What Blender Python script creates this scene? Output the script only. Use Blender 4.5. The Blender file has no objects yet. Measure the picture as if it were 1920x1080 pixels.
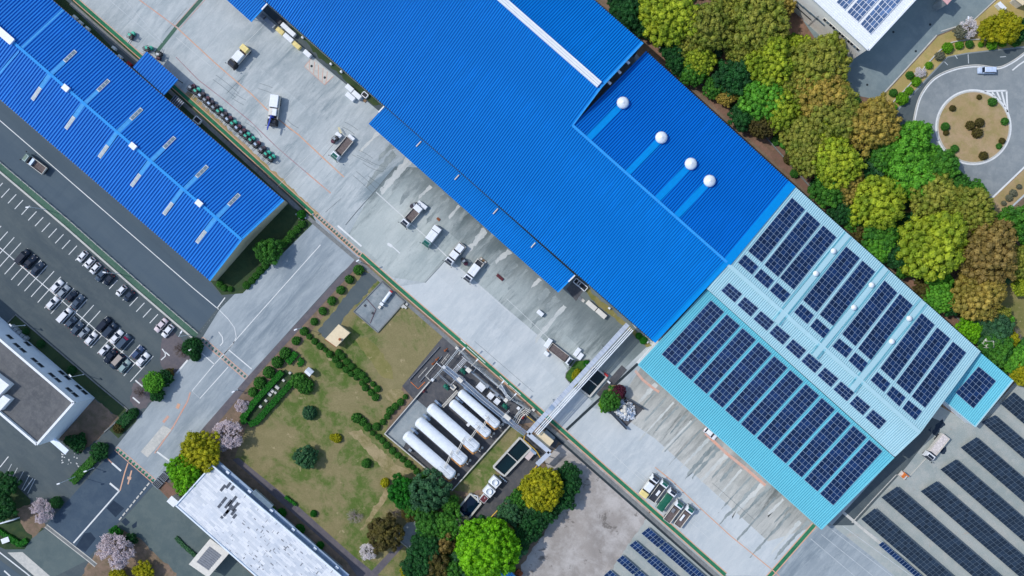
import bpy, math, random
from mathutils import Vector, Matrix, noise, Quaternion
random.seed(7)
SC = bpy.context.scene; COL = SC.collection
S, H = 0.15, 230.0            # metres per photograph pixel on the ground, height of the drone
R = random.Random(11)
def G(px, py, h=0.0):
    k = S*(1-h/H)
    return Vector(((px-960)*k, (540-py)*k, h))
CAM = Vector((0, 0, H))
def hit(px, py, p0, n):       # the point of a plane seen at a pixel
    d = G(px, py, 0)-CAM
    return CAM + d*((p0-CAM).dot(n)/d.dot(n))
def pl(a, b, c):
    n = (b-a).cross(c-a).normalized()
    return (a, n if n.z > 0 else -n)
def ang(dx, dy): return math.atan2(-dy, dx)
def lerp(a, b, t): return a+(b-a)*t
ORD = 'zeroth first second third fourth fifth sixth seventh eighth ninth tenth eleventh twelfth thirteenth fourteenth fifteenth sixteenth seventeenth eighteenth nineteenth twentieth'.split()
# ------------------------------------------------------------------ materials
def lin(c): return tuple(((v/255)/12.92 if v/255 <= .04045 else ((v/255+.055)/1.055)**2.4) for v in c)+(1,)
MATS = {}; VALLEY_SHADE = {}
def newmat(name):
    m = bpy.data.materials.new(name); m.use_nodes = True; nt = m.node_tree
    b = nt.nodes['Principled BSDF']; MATS[name] = m
    return m, nt, b
def nd(nt, typ, **kw):
    n = nt.nodes.new(typ)
    for k, v in kw.items():
        if k == 'i':
            for kk, vv in v.items():
                if hasattr(vv, 'is_output'): nt.links.new(vv, n.inputs[kk])
                else: n.inputs[kk].default_value = vv
        else: setattr(n, k, v)
    return n
def pos(nt, rot=0.0, scale=(1, 1, 1), obj=False):
    if obj: o = nd(nt, 'ShaderNodeTexCoord').outputs['Object']
    else: o = nd(nt, 'ShaderNodeNewGeometry').outputs['Position']
    m = nd(nt, 'ShaderNodeMapping'); nt.links.new(o, m.inputs['Vector'])
    r = nd(nt, 'ShaderNodeMapping'); r.inputs['Rotation'].default_value = (0, 0, rot)
    nt.links.new(o, r.inputs['Vector']); nt.links.new(r.outputs[0], m.inputs['Vector']); m.inputs['Scale'].default_value = scale
    return m.outputs[0]
def noi(nt, vec, scale=1, detail=4, rough=.55, dist=0):
    return nd(nt, 'ShaderNodeTexNoise', i={'Vector': vec, 'Scale': scale, 'Detail': detail, 'Roughness': rough, 'Distortion': dist}).outputs['Fac']
def mr(nt, v, a, b, c=0., d=1., smooth=True):
    n = nd(nt, 'ShaderNodeMapRange', i={'Value': v, 'From Min': a, 'From Max': b, 'To Min': c, 'To Max': d})
    if smooth: n.interpolation_type = 'SMOOTHSTEP'
    return n.outputs[0]
def mul(nt, a, b, op='MULTIPLY'):
    n = nd(nt, 'ShaderNodeMath', operation=op)
    for k, v in enumerate((a, b)):
        if hasattr(v, 'is_output'): nt.links.new(v, n.inputs[k])
        else: n.inputs[k].default_value = v
    return n.outputs[0]
def mix(nt, f, a, b, mode='MIX'):
    n = nd(nt, 'ShaderNodeMix', data_type='RGBA', blend_type=mode)
    for k, v in ((0, f), (6, a), (7, b)):
        if hasattr(v, 'is_output'): nt.links.new(v, n.inputs[k])
        else: n.inputs[k].default_value = v
    return n.outputs[2]
def bump(nt, b, h, strength=.3, dist=.05):
    n = nd(nt, 'ShaderNodeBump', i={'Height': h, 'Strength': strength, 'Distance': dist})
    nt.links.new(n.outputs[0], b.inputs['Normal'])
def sc(c, k): return (c[0]*k, c[1]*k, c[2]*k, 1)
def flat(name, c, rough=.6, metal=0., var=.12, scale=1.2, spec=.4):
    if name in MATS: return MATS[name]
    m, nt, b = newmat(name); L = lin(c)
    f = noi(nt, pos(nt, obj=True), scale, 5, .6)
    nt.links.new(mix(nt, mr(nt, f, .3, .7), sc(L, 1-var), sc(L, 1+var)), b.inputs['Base Color'])
    b.inputs['Roughness'].default_value = rough; b.inputs['Metallic'].default_value = metal
    b.inputs['Specular IOR Level'].default_value = spec
    return m
UA = math.atan2(.659, .752)   # turns the yard's long axis on to x
def ground_mat(name, cols, sc_big=.03, sc_mid=.35, streak=0., streakcol=None, stretch=(1, 1, 1), rough=.9, rot=UA, fine=.12, lo=.35, hi=.65, joints=None, spots=None, near=None, slabs=None):
    m, nt, b = newmat(name)
    c1, c2, c3 = [lin(c) for c in cols]
    p = pos(nt, rot, stretch); q = pos(nt)
    big = mr(nt, noi(nt, p, sc_big, 8, .68, .4), lo, hi)
    mid = mr(nt, noi(nt, p, sc_mid, 8, .72, .2), .40, .66)
    col = mix(nt, big, c1, c2)
    col = mix(nt, mul(nt, mid, .65), col, c3)
    if near:   # weathering that fades away from a wall line
        sx = nd(nt, 'ShaderNodeSeparateXYZ', i={0: pos(nt, rot)}).outputs[1]
        wv = mul(nt, sx, mul(nt, noi(nt, pos(nt, rot, (.17, .06, 1)), 1., 9, .75), near[3]), 'ADD')
        col = mix(nt, mul(nt, mr(nt, wv, near[0], near[1]), near[4]), col, lin(near[2]))
    if streak:
        s = mr(nt, noi(nt, pos(nt, rot, (.20, .030, 1)), 1., 9, .78, .35), .50, .62)
        s2 = mr(nt, noi(nt, p, .05, 3, .5), .38, .62)
        col = mix(nt, mul(nt, mul(nt, s, s2), streak), col, lin(streakcol))
        s3 = mr(nt, noi(nt, pos(nt, rot, (.9, .07, 1)), 1., 8, .76, .2), .53, .66)
        col = mix(nt, mul(nt, s3, streak*.4), col, lin(streakcol))
    if slabs:
        bs = nd(nt, 'ShaderNodeTexBrick', i={'Vector': pos(nt, rot), 'Scale': 1., 'Mortar Size': .0, 'Brick Width': slabs[0], 'Row Height': slabs[1], 'Color1': (0, 0, 0, 1), 'Color2': (1, 1, 1, 1)}); bs.offset = .37
        tone = mr(nt, bs.outputs['Color'], .1, .9, smooth=False); k_ = slabs[2]
        col = mix(nt, 1., col, mix(nt, tone, (1-k_, 1-k_*.9, 1-k_*.85, 1), (1+k_*.8, 1+k_*.8, 1+k_*.8, 1)), 'MULTIPLY')
        gr = mr(nt, noi(nt, pos(nt, rot, (1.6, .35, 1)), 1., 8, .78), .52, .74)
        col = mix(nt, mul(nt, mul(nt, gr, mr(nt, noi(nt, q, .06, 4, .6), .4, .65)), slabs[3]), col, lin(streakcol))
    if spots:
        v = mr(nt, noi(nt, q, spots[0], 8, .72, .3), spots[1], spots[1]+.06)
        col = mix(nt, mul(nt, v, spots[2]), col, lin(spots[3]))
    if joints:
        br = nd(nt, 'ShaderNodeTexBrick', i={'Vector': pos(nt, rot, (1, 1, 1)), 'Scale': 1., 'Mortar Size': joints[2], 'Brick Width': joints[0], 'Row Height': joints[1], 'Mortar Smooth': .3})
        br.offset = .0
        wob = mr(nt, noi(nt, q, .12, 3, .5), .4, .6)
        col = mix(nt, mul(nt, mul(nt, br.outputs['Fac'], wob), joints[3]), col, lin(joints[4]))
    f = noi(nt, q, 2.6, 6, .75)
    col = mix(nt, 1., col, mix(nt, mr(nt, f, .25, .75, smooth=False), (1-fine,)*3+(1,), (1+fine,)*3+(1,)), 'MULTIPLY')
    col = mix(nt, 1., col, (1.01, .995, .955, 1), 'MULTIPLY')
    nt.links.new(col, b.inputs['Base Color']); b.inputs['Roughness'].default_value = rough
    b.inputs['Specular IOR Level'].default_value = .08
    bump(nt, b, noi(nt, q, 3., 5, .7), .25, .06)
    return m
def leaf_mat(name, c, c2, k=1.):
    m, nt, b = newmat(name)
    A, B = sc(lin(c), k), sc(lin(c2), k)
    o = nd(nt, 'ShaderNodeTexCoord').outputs['Object']
    oi = nd(nt, 'ShaderNodeObjectInfo').outputs['Random']
    big = mr(nt, noi(nt, o, 2.2, 3, .5), .36, .64)
    isl = nd(nt, 'ShaderNodeNewGeometry').outputs['Random Per Island']
    col = mix(nt, big, A, B)
    col = mix(nt, 1., col, mix(nt, isl, (.72,)*3+(1,), (1.25, 1.25, 1.15, 1)), 'MULTIPLY')
    col = mix(nt, 1., col, mix(nt, oi, (.88, .9, .9, 1), (1.1, 1.08, 1., 1)), 'MULTIPLY')
    nt.links.new(col, b.inputs['Base Color'])
    b.inputs['Roughness'].default_value = .6; b.inputs['Specular IOR Level'].default_value = .25
    tr = nd(nt, 'ShaderNodeBsdfTranslucent'); nt.links.new(col, tr.inputs['Color'])
    mx = nd(nt, 'ShaderNodeMixShader', i={0: .22})
    nt.links.new(b.outputs[0], mx.inputs[1]); nt.links.new(tr.outputs[0], mx.inputs[2])
    nt.links.new(mx.outputs[0], nt.nodes['Material Output'].inputs['Surface'])
    return m
def roof_mat(name, c, var=.08, rough=.4, rot=UA, dirt=None):
    m, nt, b = newmat(name); L = lin(c)
    sheet = noi(nt, pos(nt, rot, (1.6, .012, 1)), 1., 2, .5)
    big = noi(nt, pos(nt, rot, (.03, .03, 1)), 1., 5, .6)
    col = mix(nt, mr(nt, sheet, .3, .7), sc(L, 1-var), sc(L, 1+var))
    col = mix(nt, mr(nt, big, .3, .7), sc(L, 1-var*.9), col)
    if dirt:
        d = mr(nt, noi(nt, pos(nt, rot, (.5, .05, 1)), 1., 5, .6), .55, .75)
        col = mix(nt, mul(nt, d, dirt[0]), col, lin(dirt[1]))
    nt.links.new(col, b.inputs['Base Color']); b.inputs['Roughness'].default_value = rough
    b.inputs['Specular IOR Level'].default_value = .12
    return m
# ------------------------------------------------------------------ mesh builder
class MB:
    def __init__(s): s.v = []; s.f = []; s.m = []; s.sm = []
    def add(s, vs, fs, m=0, sm=False):
        o = len(s.v); s.v += [tuple(v) for v in vs]
        for f in fs: s.f.append(tuple(o+i for i in f)); s.m.append(m); s.sm.append(sm)
        return s
    def poly(s, pts, m=0): return s.add(pts, [tuple(range(len(pts)))], m)
    def hexa(s, b, t, m=0):   # bottom ring, top ring (counter-clockwise from above)
        n = len(b)
        return s.add(list(b)+list(t), [tuple(range(n-1, -1, -1)), tuple(range(n, 2*n))]+[(i, (i+1) % n, n+(i+1) % n, n+i) for i in range(n)], m)
    def box(s, x0, x1, y0, y1, z0, z1, m=0):
        return s.hexa([(x0, y0, z0), (x1, y0, z0), (x1, y1, z0), (x0, y1, z0)], [(x0, y0, z1), (x1, y0, z1), (x1, y1, z1), (x0, y1, z1)], m)
    def obox(s, c, u, hl, hw, z0, z1, m=0):   # box about a centre, long axis u in plan
        u = Vector((u[0], u[1], 0)).normalized(); w = Vector((-u.y, u.x, 0)); c = Vector((c[0], c[1], 0))
        P = [c-u*hl-w*hw, c+u*hl-w*hw, c+u*hl+w*hw, c-u*hl+w*hw]
        return s.hexa([(p.x, p.y, z0) for p in P], [(p.x, p.y, z1) for p in P], m)
    def slab(s, pts, dz, m=0):  # closed slab, pts are the top face
        pts = [Vector(p) for p in pts]
        if sum((a.x*b.y-b.x*a.y) for a, b in zip(pts, pts[1:]+pts[:1])) < 0: pts.reverse()
        return s.hexa([p-Vector((0, 0, dz)) for p in pts], pts, m)
    def beam(s, a, b, w, h, m=0):
        a = Vector(a); b = Vector(b); d = (b-a)
        if d.length < 1e-6: return s
        d.normalize(); up = Vector((0, 0, 1)) if abs(d.z) < .95 else Vector((1, 0, 0))
        r = d.cross(up).normalized(); u = r.cross(d)
        q = [-r*w/2-u*h/2, r*w/2-u*h/2, r*w/2+u*h/2, -r*w/2+u*h/2]
        return s.add([a+k for k in q]+[b+k for k in q], [(3, 2, 1, 0), (4, 5, 6, 7), (0, 1, 5, 4), (1, 2, 6, 5), (2, 3, 7, 6), (3, 0, 4, 7)], m)
    def tube(s, a, b, r0, r1=None, n=8, m=0, cap=True):
        a = Vector(a); b = Vector(b); r1 = r0 if r1 is None else r1; d = b-a
        if d.length < 1e-6: return s
        d.normalize(); up = Vector((0, 0, 1)) if abs(d.z) < .95 else Vector((1, 0, 0))
        x = d.cross(up).normalized(); y = x.cross(d)
        vs = []
        for p, r in ((a, r0), (b, r1)):
            for i in range(n):
                t = 2*math.pi*i/n; vs.append(p+(x*math.cos(t)+y*math.sin(t))*r)
        s.add(vs, [(i, (i+1) % n, n+(i+1) % n, n+i) for i in range(n)], m, n > 5)
        if cap: s.add(vs, [tuple(range(n-1, -1, -1)), tuple(range(n, 2*n))], m)
        return s
    def path(s, pts, r, n=6, m=0):
        for a, b in zip(pts, pts[1:]): s.tube(a, b, r, r, n, m)
        return s
    def lathe(s, prof, c=(0, 0, 0), n=16, m=0, axis=None):  # prof: (radius, height) list
        c = Vector(c); ax = Vector((0, 0, 1)) if axis is None else Vector(axis).normalized()
        up = Vector((0, 0, 1)) if abs(ax.z) < .9 else Vector((1, 0, 0))
        x = ax.cross(up).normalized(); y = ax.cross(x)
        vs = []
        for r, z in prof:
            for i in range(n):
                t = 2*math.pi*i/n; vs.append(c+ax*z+(x*math.cos(t)+y*math.sin(t))*max(r, .001))
        fs = [(j*n+i, j*n+(i+1) % n, (j+1)*n+(i+1) % n, (j+1)*n+i) for j in range(len(prof)-1) for i in range(n)]
        return s.add(vs, fs, m, True)
    def strip(s, pts, w, z=0., m=0, off=0.):   # ribbon lying on the ground along world points
        pts = [Vector((p[0], p[1], 0)) for p in pts]; L = []; Rr = []
        for i, p in enumerate(pts):
            d = (pts[min(i+1, len(pts)-1)]-pts[max(i-1, 0)]).normalized(); nrm = Vector((-d.y, d.x, 0))
            L.append(p+nrm*(off+w/2)); Rr.append(p+nrm*(off-w/2))
        for i in range(len(pts)-1):
            s.poly([(Rr[i].x, Rr[i].y, z), (Rr[i+1].x, Rr[i+1].y, z), (L[i+1].x, L[i+1].y, z), (L[i].x, L[i].y, z)], m)
        return s
    def wallstrip(s, pts, w, z0, z1, m=0, off=0.):
        pts = [Vector((p[0], p[1], 0)) for p in pts]; A = []; B = []
        for i, p in enumerate(pts):
            d = (pts[min(i+1, len(pts)-1)]-pts[max(i-1, 0)]).normalized(); nrm = Vector((-d.y, d.x, 0))
            A.append(p+nrm*(off+w/2)); B.append(p+nrm*(off-w/2))
        n = len(pts); vs = []
        for i in range(n):
            vs += [(A[i].x, A[i].y, z0), (B[i].x, B[i].y, z0), (B[i].x, B[i].y, z1), (A[i].x, A[i].y, z1)]
        fs = []
        for i in range(n-1):
            o = 4*i
            for k in range(4): fs.append((o+k, o+(k+1) % 4, o+4+(k+1) % 4, o+4+k))
        fs += [(3, 2, 1, 0), tuple(4*(n-1)+k for k in range(4))]
        return s.add(vs, fs, m)
    def folded(s, A, B, C, D, pitch, depth, m=0, valley_shade=True):   # folded-plate sheet: A-B eave, D-C ridge
        n = max(1, round(((B-A).length+(C-D).length)/2/pitch)); nr = (B-A).cross(D-A).normalized()
        if nr.z < 0: nr = -nr
        ts = []
        for i in range(n):
            for fr, h in ((0, 0), (.34, 0), (.48, 1), (.86, 1)): ts.append(((i+fr)/n, h))
        ts.append((1., 0))
        vs = []
        for t, h in ts: vs += [lerp(A, B, t)+nr*depth*h, lerp(D, C, t)+nr*depth*h]
        k = len(ts)
        fl = (B-A).cross(D-A).z > 0
        s.add(vs, [((2*i, 2*i+2, 2*i+3, 2*i+1) if fl else (2*i+1, 2*i+3, 2*i+2, 2*i)) for i in range(k-1)], m)
        if valley_shade:
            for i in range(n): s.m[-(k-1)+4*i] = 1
        return s
    def build(s, name, mats, parent=None, loc=None, origin=None, kind=None):
        me = bpy.data.meshes.new(name)
        v = s.v
        if origin is not None: v = [(a-origin[0], b-origin[1], c-origin[2]) for a, b, c in v]
        me.from_pydata(v, [], s.f)
        if not isinstance(mats, (list, tuple)): mats = [mats, VALLEY_SHADE[mats.name]] if mats.name in VALLEY_SHADE and max(s.m, default=0) == 1 else [mats]
        if len(mats) == 1: s.m = [0]*len(s.m)
        for m in mats: me.materials.append(m)
        me.polygons.foreach_set('material_index', s.m); me.polygons.foreach_set('use_smooth', s.sm)
        me.update()
        o = bpy.data.objects.new(name, me); COL.objects.link(o)
        if parent is not None: o.parent = parent
        if loc is not None: o.location = loc
        if kind: o['kind'] = kind
        return o
def tag(o, label, cat, group=None, kind=None):
    o['label'] = label; o['category'] = cat
    if group: o['group'] = group
    if kind: o['kind'] = kind
    return o
def thing(name, label, cat, loc=(0, 0, 0), rotz=0., group=None):
    o = bpy.data.objects.new(name, None); COL.objects.link(o); o.empty_display_size = .5
    o.location = loc; o.rotation_euler = (0, 0, rotz)
    return tag(o, label, cat, group)
def single(mb, name, mats, label, cat, group=None, kind=None):   # a one-mesh thing built in world coordinates
    n = len(mb.v); c = Vector((sum(v[0] for v in mb.v)/n, sum(v[1] for v in mb.v)/n, min(v[2] for v in mb.v)))
    return tag(mb.build(name, mats, loc=c, origin=c), label, cat, group, kind)
def struct(mb, name, mats, label, kind='structure'):
    return tag(mb.build(name, mats), label, name.replace('_', ' '), None, kind)
KIDS = {}
def dup(root, loc, rotz, label, group=None, paint=None, scale=None):
    r = root.copy(); COL.objects.link(r); r.location = loc; r.rotation_euler = (0, 0, rotz); r['label'] = label
    if group: r['group'] = group
    if scale: r.scale = scale
    if paint and r.type == 'MESH': repaint(r, paint)
    for ch in KIDS.setdefault(root.name, list(root.children)):
        c = ch.copy(); COL.objects.link(c); c.parent = r
        if paint: repaint(c, paint)
        for g in KIDS.setdefault(ch.name, list(ch.children)):
            d = g.copy(); COL.objects.link(d); d.parent = c
            if paint: repaint(d, paint)
    return r
def repaint(o, paint):
    for s_ in o.material_slots:
        if s_.material and s_.material.name in paint:
            new = paint[s_.material.name]; s_.link = 'OBJECT'; s_.material = new
# ------------------------------------------------------------------ surfaces of the setting
M = {}
M['soil'] = ground_mat('soil', ((150, 128, 112), (120, 104, 92), (96, 92, 72)), .06, .5)
M['soil_red'] = ground_mat('soil_red', ((150, 118, 104), (124, 98, 88), (104, 92, 74)), .06, .6)
M['concrete'] = ground_mat('concrete', ((184, 192, 196), (158, 169, 175), (198, 204, 207)), .05, .45, .75, (112, 130, 140), (1, .35, 1), fine=.09, joints=(11., 26., .006, .55, (112, 124, 132)), slabs=(11., 26., .06, .5))
M['concrete_stained'] = ground_mat('concrete_stained', ((176, 185, 185), (150, 162, 164), (190, 197, 196)), .045, .3, .7, (92, 105, 108), (1, .3, 1), fine=.09, joints=(10., 19., .008, .6, (205, 212, 214)), slabs=(10., 19., .10, .7), near=(8., 21., (84, 97, 101), 22., .72))
M['concrete_smooth'] = ground_mat('concrete_smooth', ((196, 203, 207), (182, 191, 197), (205, 210, 213)), .05, .5, .3, (146, 160, 171), (1, .4, 1), fine=.06, joints=(13., 11., .004, .4, (140, 152, 162)), slabs=(13., 11., .03, .3))
M['concrete_streaked'] = ground_mat('concrete_streaked', ((194, 194, 190), (172, 176, 174), (206, 205, 200)), .05, .4, .85, (92, 100, 100), (1.2, .3, 1), fine=.1, joints=(8., 40., .006, .5, (120, 126, 126)), slabs=(8., 40., .06, .6), near=(8., 22., (94, 101, 101), 22., .6))
M['concrete_road'] = ground_mat('concrete_road', ((162, 172, 180), (140, 152, 162), (178, 187, 193)), .05, .4, .6, (112, 127, 139), (1, .25, 1), fine=.07, slabs=(7., 30., .05, .5))
M['concrete_bay'] = ground_mat('concrete_bay', ((150, 160, 166), (128, 140, 148), (165, 172, 176)), .1, .5, .5, (110, 120, 128), fine=.08)
M['asphalt'] = ground_mat('asphalt', ((90, 101, 106), (79, 90, 97), (98, 107, 110)), .03, .3, .25, (62, 75, 88), (.4, 1, 1), fine=.06)
M['asphalt_road'] = ground_mat('asphalt_road', ((84, 99, 112), (74, 89, 103), (91, 105, 116)), .03, .2, .25, (66, 81, 97), (.2, 1, 1), fine=.05)
M['asphalt_new'] = ground_mat('asphalt_new', ((76, 93, 110), (68, 84, 102), (85, 100, 114)), .04, .3, fine=.05)
M['asphalt_patch'] = ground_mat('asphalt_patch', ((48, 62, 80), (44, 57, 74), (56, 70, 86)), .1, .5, fine=.05)
M['asphalt_green'] = ground_mat('asphalt_green', ((96, 110, 112), (85, 100, 104), (106, 118, 118)), .04, .3, fine=.06)
M['asphalt_dark'] = ground_mat('asphalt_dark', ((90, 92, 98), (76, 79, 86), (106, 105, 107)), .08, .6, fine=.1)
M['asphalt_light'] = ground_mat('asphalt_light', ((142, 150, 155), (128, 137, 143), (156, 162, 165)), .05, .3, .2, (118, 126, 134), fine=.05)
M['asphalt_yard'] = ground_mat('asphalt_yard', ((128, 144, 150), (116, 132, 140), (140, 154, 158)), .05, .3, fine=.05)
M['path'] = ground_mat('path', ((108, 104, 110), (94, 92, 101), (118, 112, 115)), .1, .6, fine=.08)
M['grass'] = ground_mat('grass', ((132, 125, 90), (86, 108, 52), (146, 136, 102)), .055, .34, fine=.22, lo=.45, hi=.56, spots=(.28, .605, .6, (180, 166, 132)))
M['grass_dry'] = ground_mat('grass_dry', ((134, 128, 82), (112, 116, 66), (152, 140, 100)), .06, .22, fine=.15, spots=(.5, .6, .6, (178, 164, 128)))
M['straw'] = ground_mat('straw', ((158, 144, 112), (128, 122, 82), (176, 160, 126)), .12, .5, fine=.2, lo=.4, hi=.6)
M['grass_tan'] = ground_mat('grass_tan', ((190, 168, 118), (172, 152, 102), (150, 148, 84)), .07, .3, fine=.12)
M['grass_pink'] = ground_mat('grass_pink', ((182, 158, 130), (168, 146, 108), (142, 136, 84)), .05, .3, fine=.12)
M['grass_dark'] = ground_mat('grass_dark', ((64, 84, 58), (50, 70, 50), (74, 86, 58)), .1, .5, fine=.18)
M['gravel'] = ground_mat('gravel', ((170, 164, 160), (148, 143, 140), (200, 197, 196)), .035, .14, fine=.1, spots=(.16, .58, .7, (98, 94, 90)))
M['gravel_green'] = ground_mat('gravel_green', ((170, 178, 177), (152, 163, 163), (182, 184, 181)), .05, .3, fine=.1, spots=(.12, .62, .5, (176, 158, 144)))
M['lane_green'] = ground_mat('lane_green', ((52, 124, 92), (46, 110, 82), (66, 134, 102)), .1, .8, fine=.08)
M['lane_faded'] = ground_mat('lane_faded', ((78, 112, 98), (70, 102, 90), (96, 122, 108)), .1, .8, fine=.08)
M['white_paint'] = ground_mat('white_paint', ((226, 230, 232), (208, 214, 218), (232, 234, 236)), .2, 1.5, fine=.08)
M['faded_paint'] = ground_mat('faded_paint', ((196, 204, 210), (180, 190, 197), (205, 212, 217)), .2, 1.5, fine=.1)
M['orange_paint'] = ground_mat('orange_paint', ((218, 172, 146), (202, 176, 160), (216, 160, 128)), .3, 1.2, fine=.1)
M['orange_faded'] = ground_mat('orange_faded', ((212, 164, 146), (196, 174, 166), (208, 150, 128)), .3, 1.2, fine=.1)
M['red_faded'] = ground_mat('red_faded', ((176, 128, 134), (172, 160, 166), (150, 120, 128)), .3, 1.2, fine=.1)
M['kerb'] = ground_mat('kerb', ((200, 200, 196), (182, 184, 182), (212, 210, 205)), .2, 1.2, fine=.08)
M['kerb_dark'] = ground_mat('kerb_dark', ((128, 132, 134), (112, 117, 120), (142, 144, 144)), .2, 1.2, fine=.1)
M['drain'] = flat('drain', (40, 52, 58), .8)
# ------------------------------------------------------------------ ground sheets
LVL = {}
def ragged(pts, amp=2.2, step=4.):
    out = []
    for a, b in zip(pts, pts[1:]+pts[:1]):
        a, b = Vector(a), Vector(b); n = max(1, int((b-a).length/step)); d = (b-a).normalized(); w = Vector((-d.y, d.x))
        for i in range(n):
            q = lerp(a, b, i/n); out.append(tuple(q+w*amp*(noise.noise(Vector((q.x*.09, q.y*.09, 0)))*1.6+.9*noise.noise(Vector((q.x*.31, q.y*.31, 5))))))
    return out
RAG = ('straw_track', 'bare_patch', 'straw_slope', 'gravel_yard', 'plant_lawn', 'bank_grass', 'glade_grass', 'office_soil', 'corner_soil', 'cherry_soil', 'bare_bed', 'stub_path', 'wall_grass', 'service_strip', 'dock_strip')
def sheet(name, pts, mat, level, label, kind='structure'):
    if name in RAG: pts = ragged(pts)
    LVL[level] = LVL.get(level, 0)+1; z = .004*level+.0003*LVL[level] if level != 5 else .0202+.00012*LVL[5]; mb = MB()
    mb.poly([(G(*p).x, G(*p).y, z) for p in pts][::-1])
    return struct(mb, name, M[mat], label, kind)
mb = MB(); mb.poly([(-420, -330, 0), (420, -330, 0), (420, 330, 0), (-420, 330, 0)])
struct(mb, 'ground', M['soil'], 'bare brown ground under the whole works site')
GREEN = [(-60, -178), (140, -3), (262, 104), (420, 247), (587, 400), (677, 477), (742, 535), (860, 637), (960, 724), (1060, 812), (1360, 1078), (1500, 1202)]
sheet('asphalt_ground', [(-400, -260), (60, -80), (140, -3), (587, 400), (670, 485), (290, 905), (440, 1080), (520, 1230), (-400, 1230)], 'asphalt', 1, 'dark asphalt of the car park and western roads')
sheet('concrete_apron', GREEN[:-2]+[(1360, 1078), (1450, 1158), (1560, 1000), (1720, 800), (1500, 400), (1100, 10), (900, -200), (200, -300)], 'concrete', 2, 'grey concrete apron between the blue roofed buildings')
sheet('stained_concrete', [(742, 312), (880, 318), (1085, 520), (1180, 600), (1215, 648), (1100, 760), (1040, 655), (960, 587), (840, 482), (797, 530), (735, 520), (650, 448), (690, 372)], 'concrete_stained', 3, 'stained older concrete along the blue canopy')
sheet('smooth_concrete', [(742, 538), (797, 530), (840, 482), (960, 587), (1040, 655), (1090, 735), (1110, 752), (1062, 808), (960, 722), (860, 635)], 'concrete_smooth', 4, 'smooth pale concrete lane beside the green walkway')
sheet('streaked_concrete', [(1207, 680), (1560, 985), (1527, 990), (1440, 1015), (1228, 822), (1150, 770)], 'concrete_streaked', 3, 'streaky weathered concrete along the pale solar roof')
sheet('smooth_lane', [(1150, 770), (1228, 822), (1440, 1015), (1520, 990), (1443, 1080), (1360, 1078), (1065, 812), (1110, 765)], 'concrete_smooth', 4, 'smooth pale concrete lane with five parked trucks')
sheet('drive_concrete', [(1533, 990), (1560, 985), (1640, 1048), (1760, 1150), (1500, 1202), (1446, 1082)], 'concrete_road', 4, 'grey concrete drive past the solar field')
sheet('concrete_road', [(585, 402), (676, 482), (640, 512), (465, 706), (292, 905), (216, 840), (375, 640), (412, 580), (520, 470)], 'concrete_road', 3, 'grey concrete cross road between lot and garden')
sheet('side_road', [(-40, 166), (-300, -60), (-40, 140), (395, 530), (420, 562), (372, 622), (-60, 265)], 'asphalt_road', 2, 'grey blue asphalt side road along the blue workshop')
sheet('entrance_road', [(216, 842), (291, 905), (218, 985), (165, 1047), (84, 987), (160, 902), (200, 858)], 'asphalt_new', 3, 'dark blue asphalt entrance road')
sheet('entrance_apron', [(84, 992), (165, 1050), (95, 1085), (15, 1035)], 'asphalt_green', 3, 'worn asphalt in front of the gate track')
sheet('street', [(-80, 985), (0, 1050), (60, 1095), (110, 1160), (-80, 1160)], 'asphalt_road', 4, 'public street at the lower corner')
sheet('pavement', [(14, 1036), (42, 1035), (96, 1082), (130, 1120), (110, 1120)], 'kerb', 5, 'pale paved footway along the street')
sheet('building_lot', [(292, 906), (330, 945), (480, 1085), (500, 1140), (330, 1140), (222, 985)], 'asphalt_green', 3, 'greenish asphalt lot beside the pale flat roof')
for k, p in enumerate(([(200, 953), (213, 938), (233, 953), (217, 970)], [(158, 1000), (170, 998), (180, 1010), (160, 1035), (142, 1025)], [(227, 978), (235, 971), (244, 979), (236, 987)], [(247, 985), (257, 977), (256, 988), (249, 991)])):
    sheet('asphalt_patch', p, 'asphalt_patch', 5, 'dark square repair patch in the entrance asphalt')
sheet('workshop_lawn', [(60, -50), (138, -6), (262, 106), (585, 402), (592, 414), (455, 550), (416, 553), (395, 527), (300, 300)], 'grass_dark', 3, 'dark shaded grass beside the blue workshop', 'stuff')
sheet('service_path', [(110, -14), (118, -14), (270, 128), (285, 150), (276, 156), (250, 130)], 'asphalt', 4, 'narrow asphalt path beside the blue workshop')
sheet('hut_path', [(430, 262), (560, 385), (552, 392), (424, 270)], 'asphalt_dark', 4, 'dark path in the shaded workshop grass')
sheet('dock_strip', [(345, 176), (352, 170), (480, 290), (600, 402), (593, 408), (470, 300)], 'grass_pink', 5, 'worn tan strip behind the forklift row')
sheet('garden_lawn', [(676, 500), (745, 545), (834, 628), (756, 722), (722, 812), (850, 920), (900, 960), (960, 1010), (880, 1140), (720, 1080), (700, 1076), (440, 858), (462, 800), (520, 700), (640, 552)], 'grass', 2, 'patchy green and straw lawn of the works garden', 'stuff')
sheet('north_lawn', [(700, 505), (745, 545), (834, 628), (752, 724), (720, 740), (640, 655), (655, 580)], 'grass', 3, 'patchy green lawn north of the shrub row', 'stuff')
sheet('straw_track', [(652, 808), (676, 806), (700, 830), (742, 870), (770, 885), (748, 902), (742, 908), (690, 985), (675, 995), (730, 905), (733, 895)], 'straw', 4, 'worn straw coloured track across the lawn', 'stuff')
sheet('bare_patch', [(722, 740), (735, 728), (758, 735), (757, 748), (742, 756), (728, 750)], 'straw', 4, 'bare straw patch at the end of the shrub row', 'stuff')
sheet('straw_slope', [(665, 635), (690, 632), (715, 660), (735, 690), (738, 712), (715, 706), (690, 672)], 'grass_dry', 4, 'dry straw slope in the north lawn', 'stuff')
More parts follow.
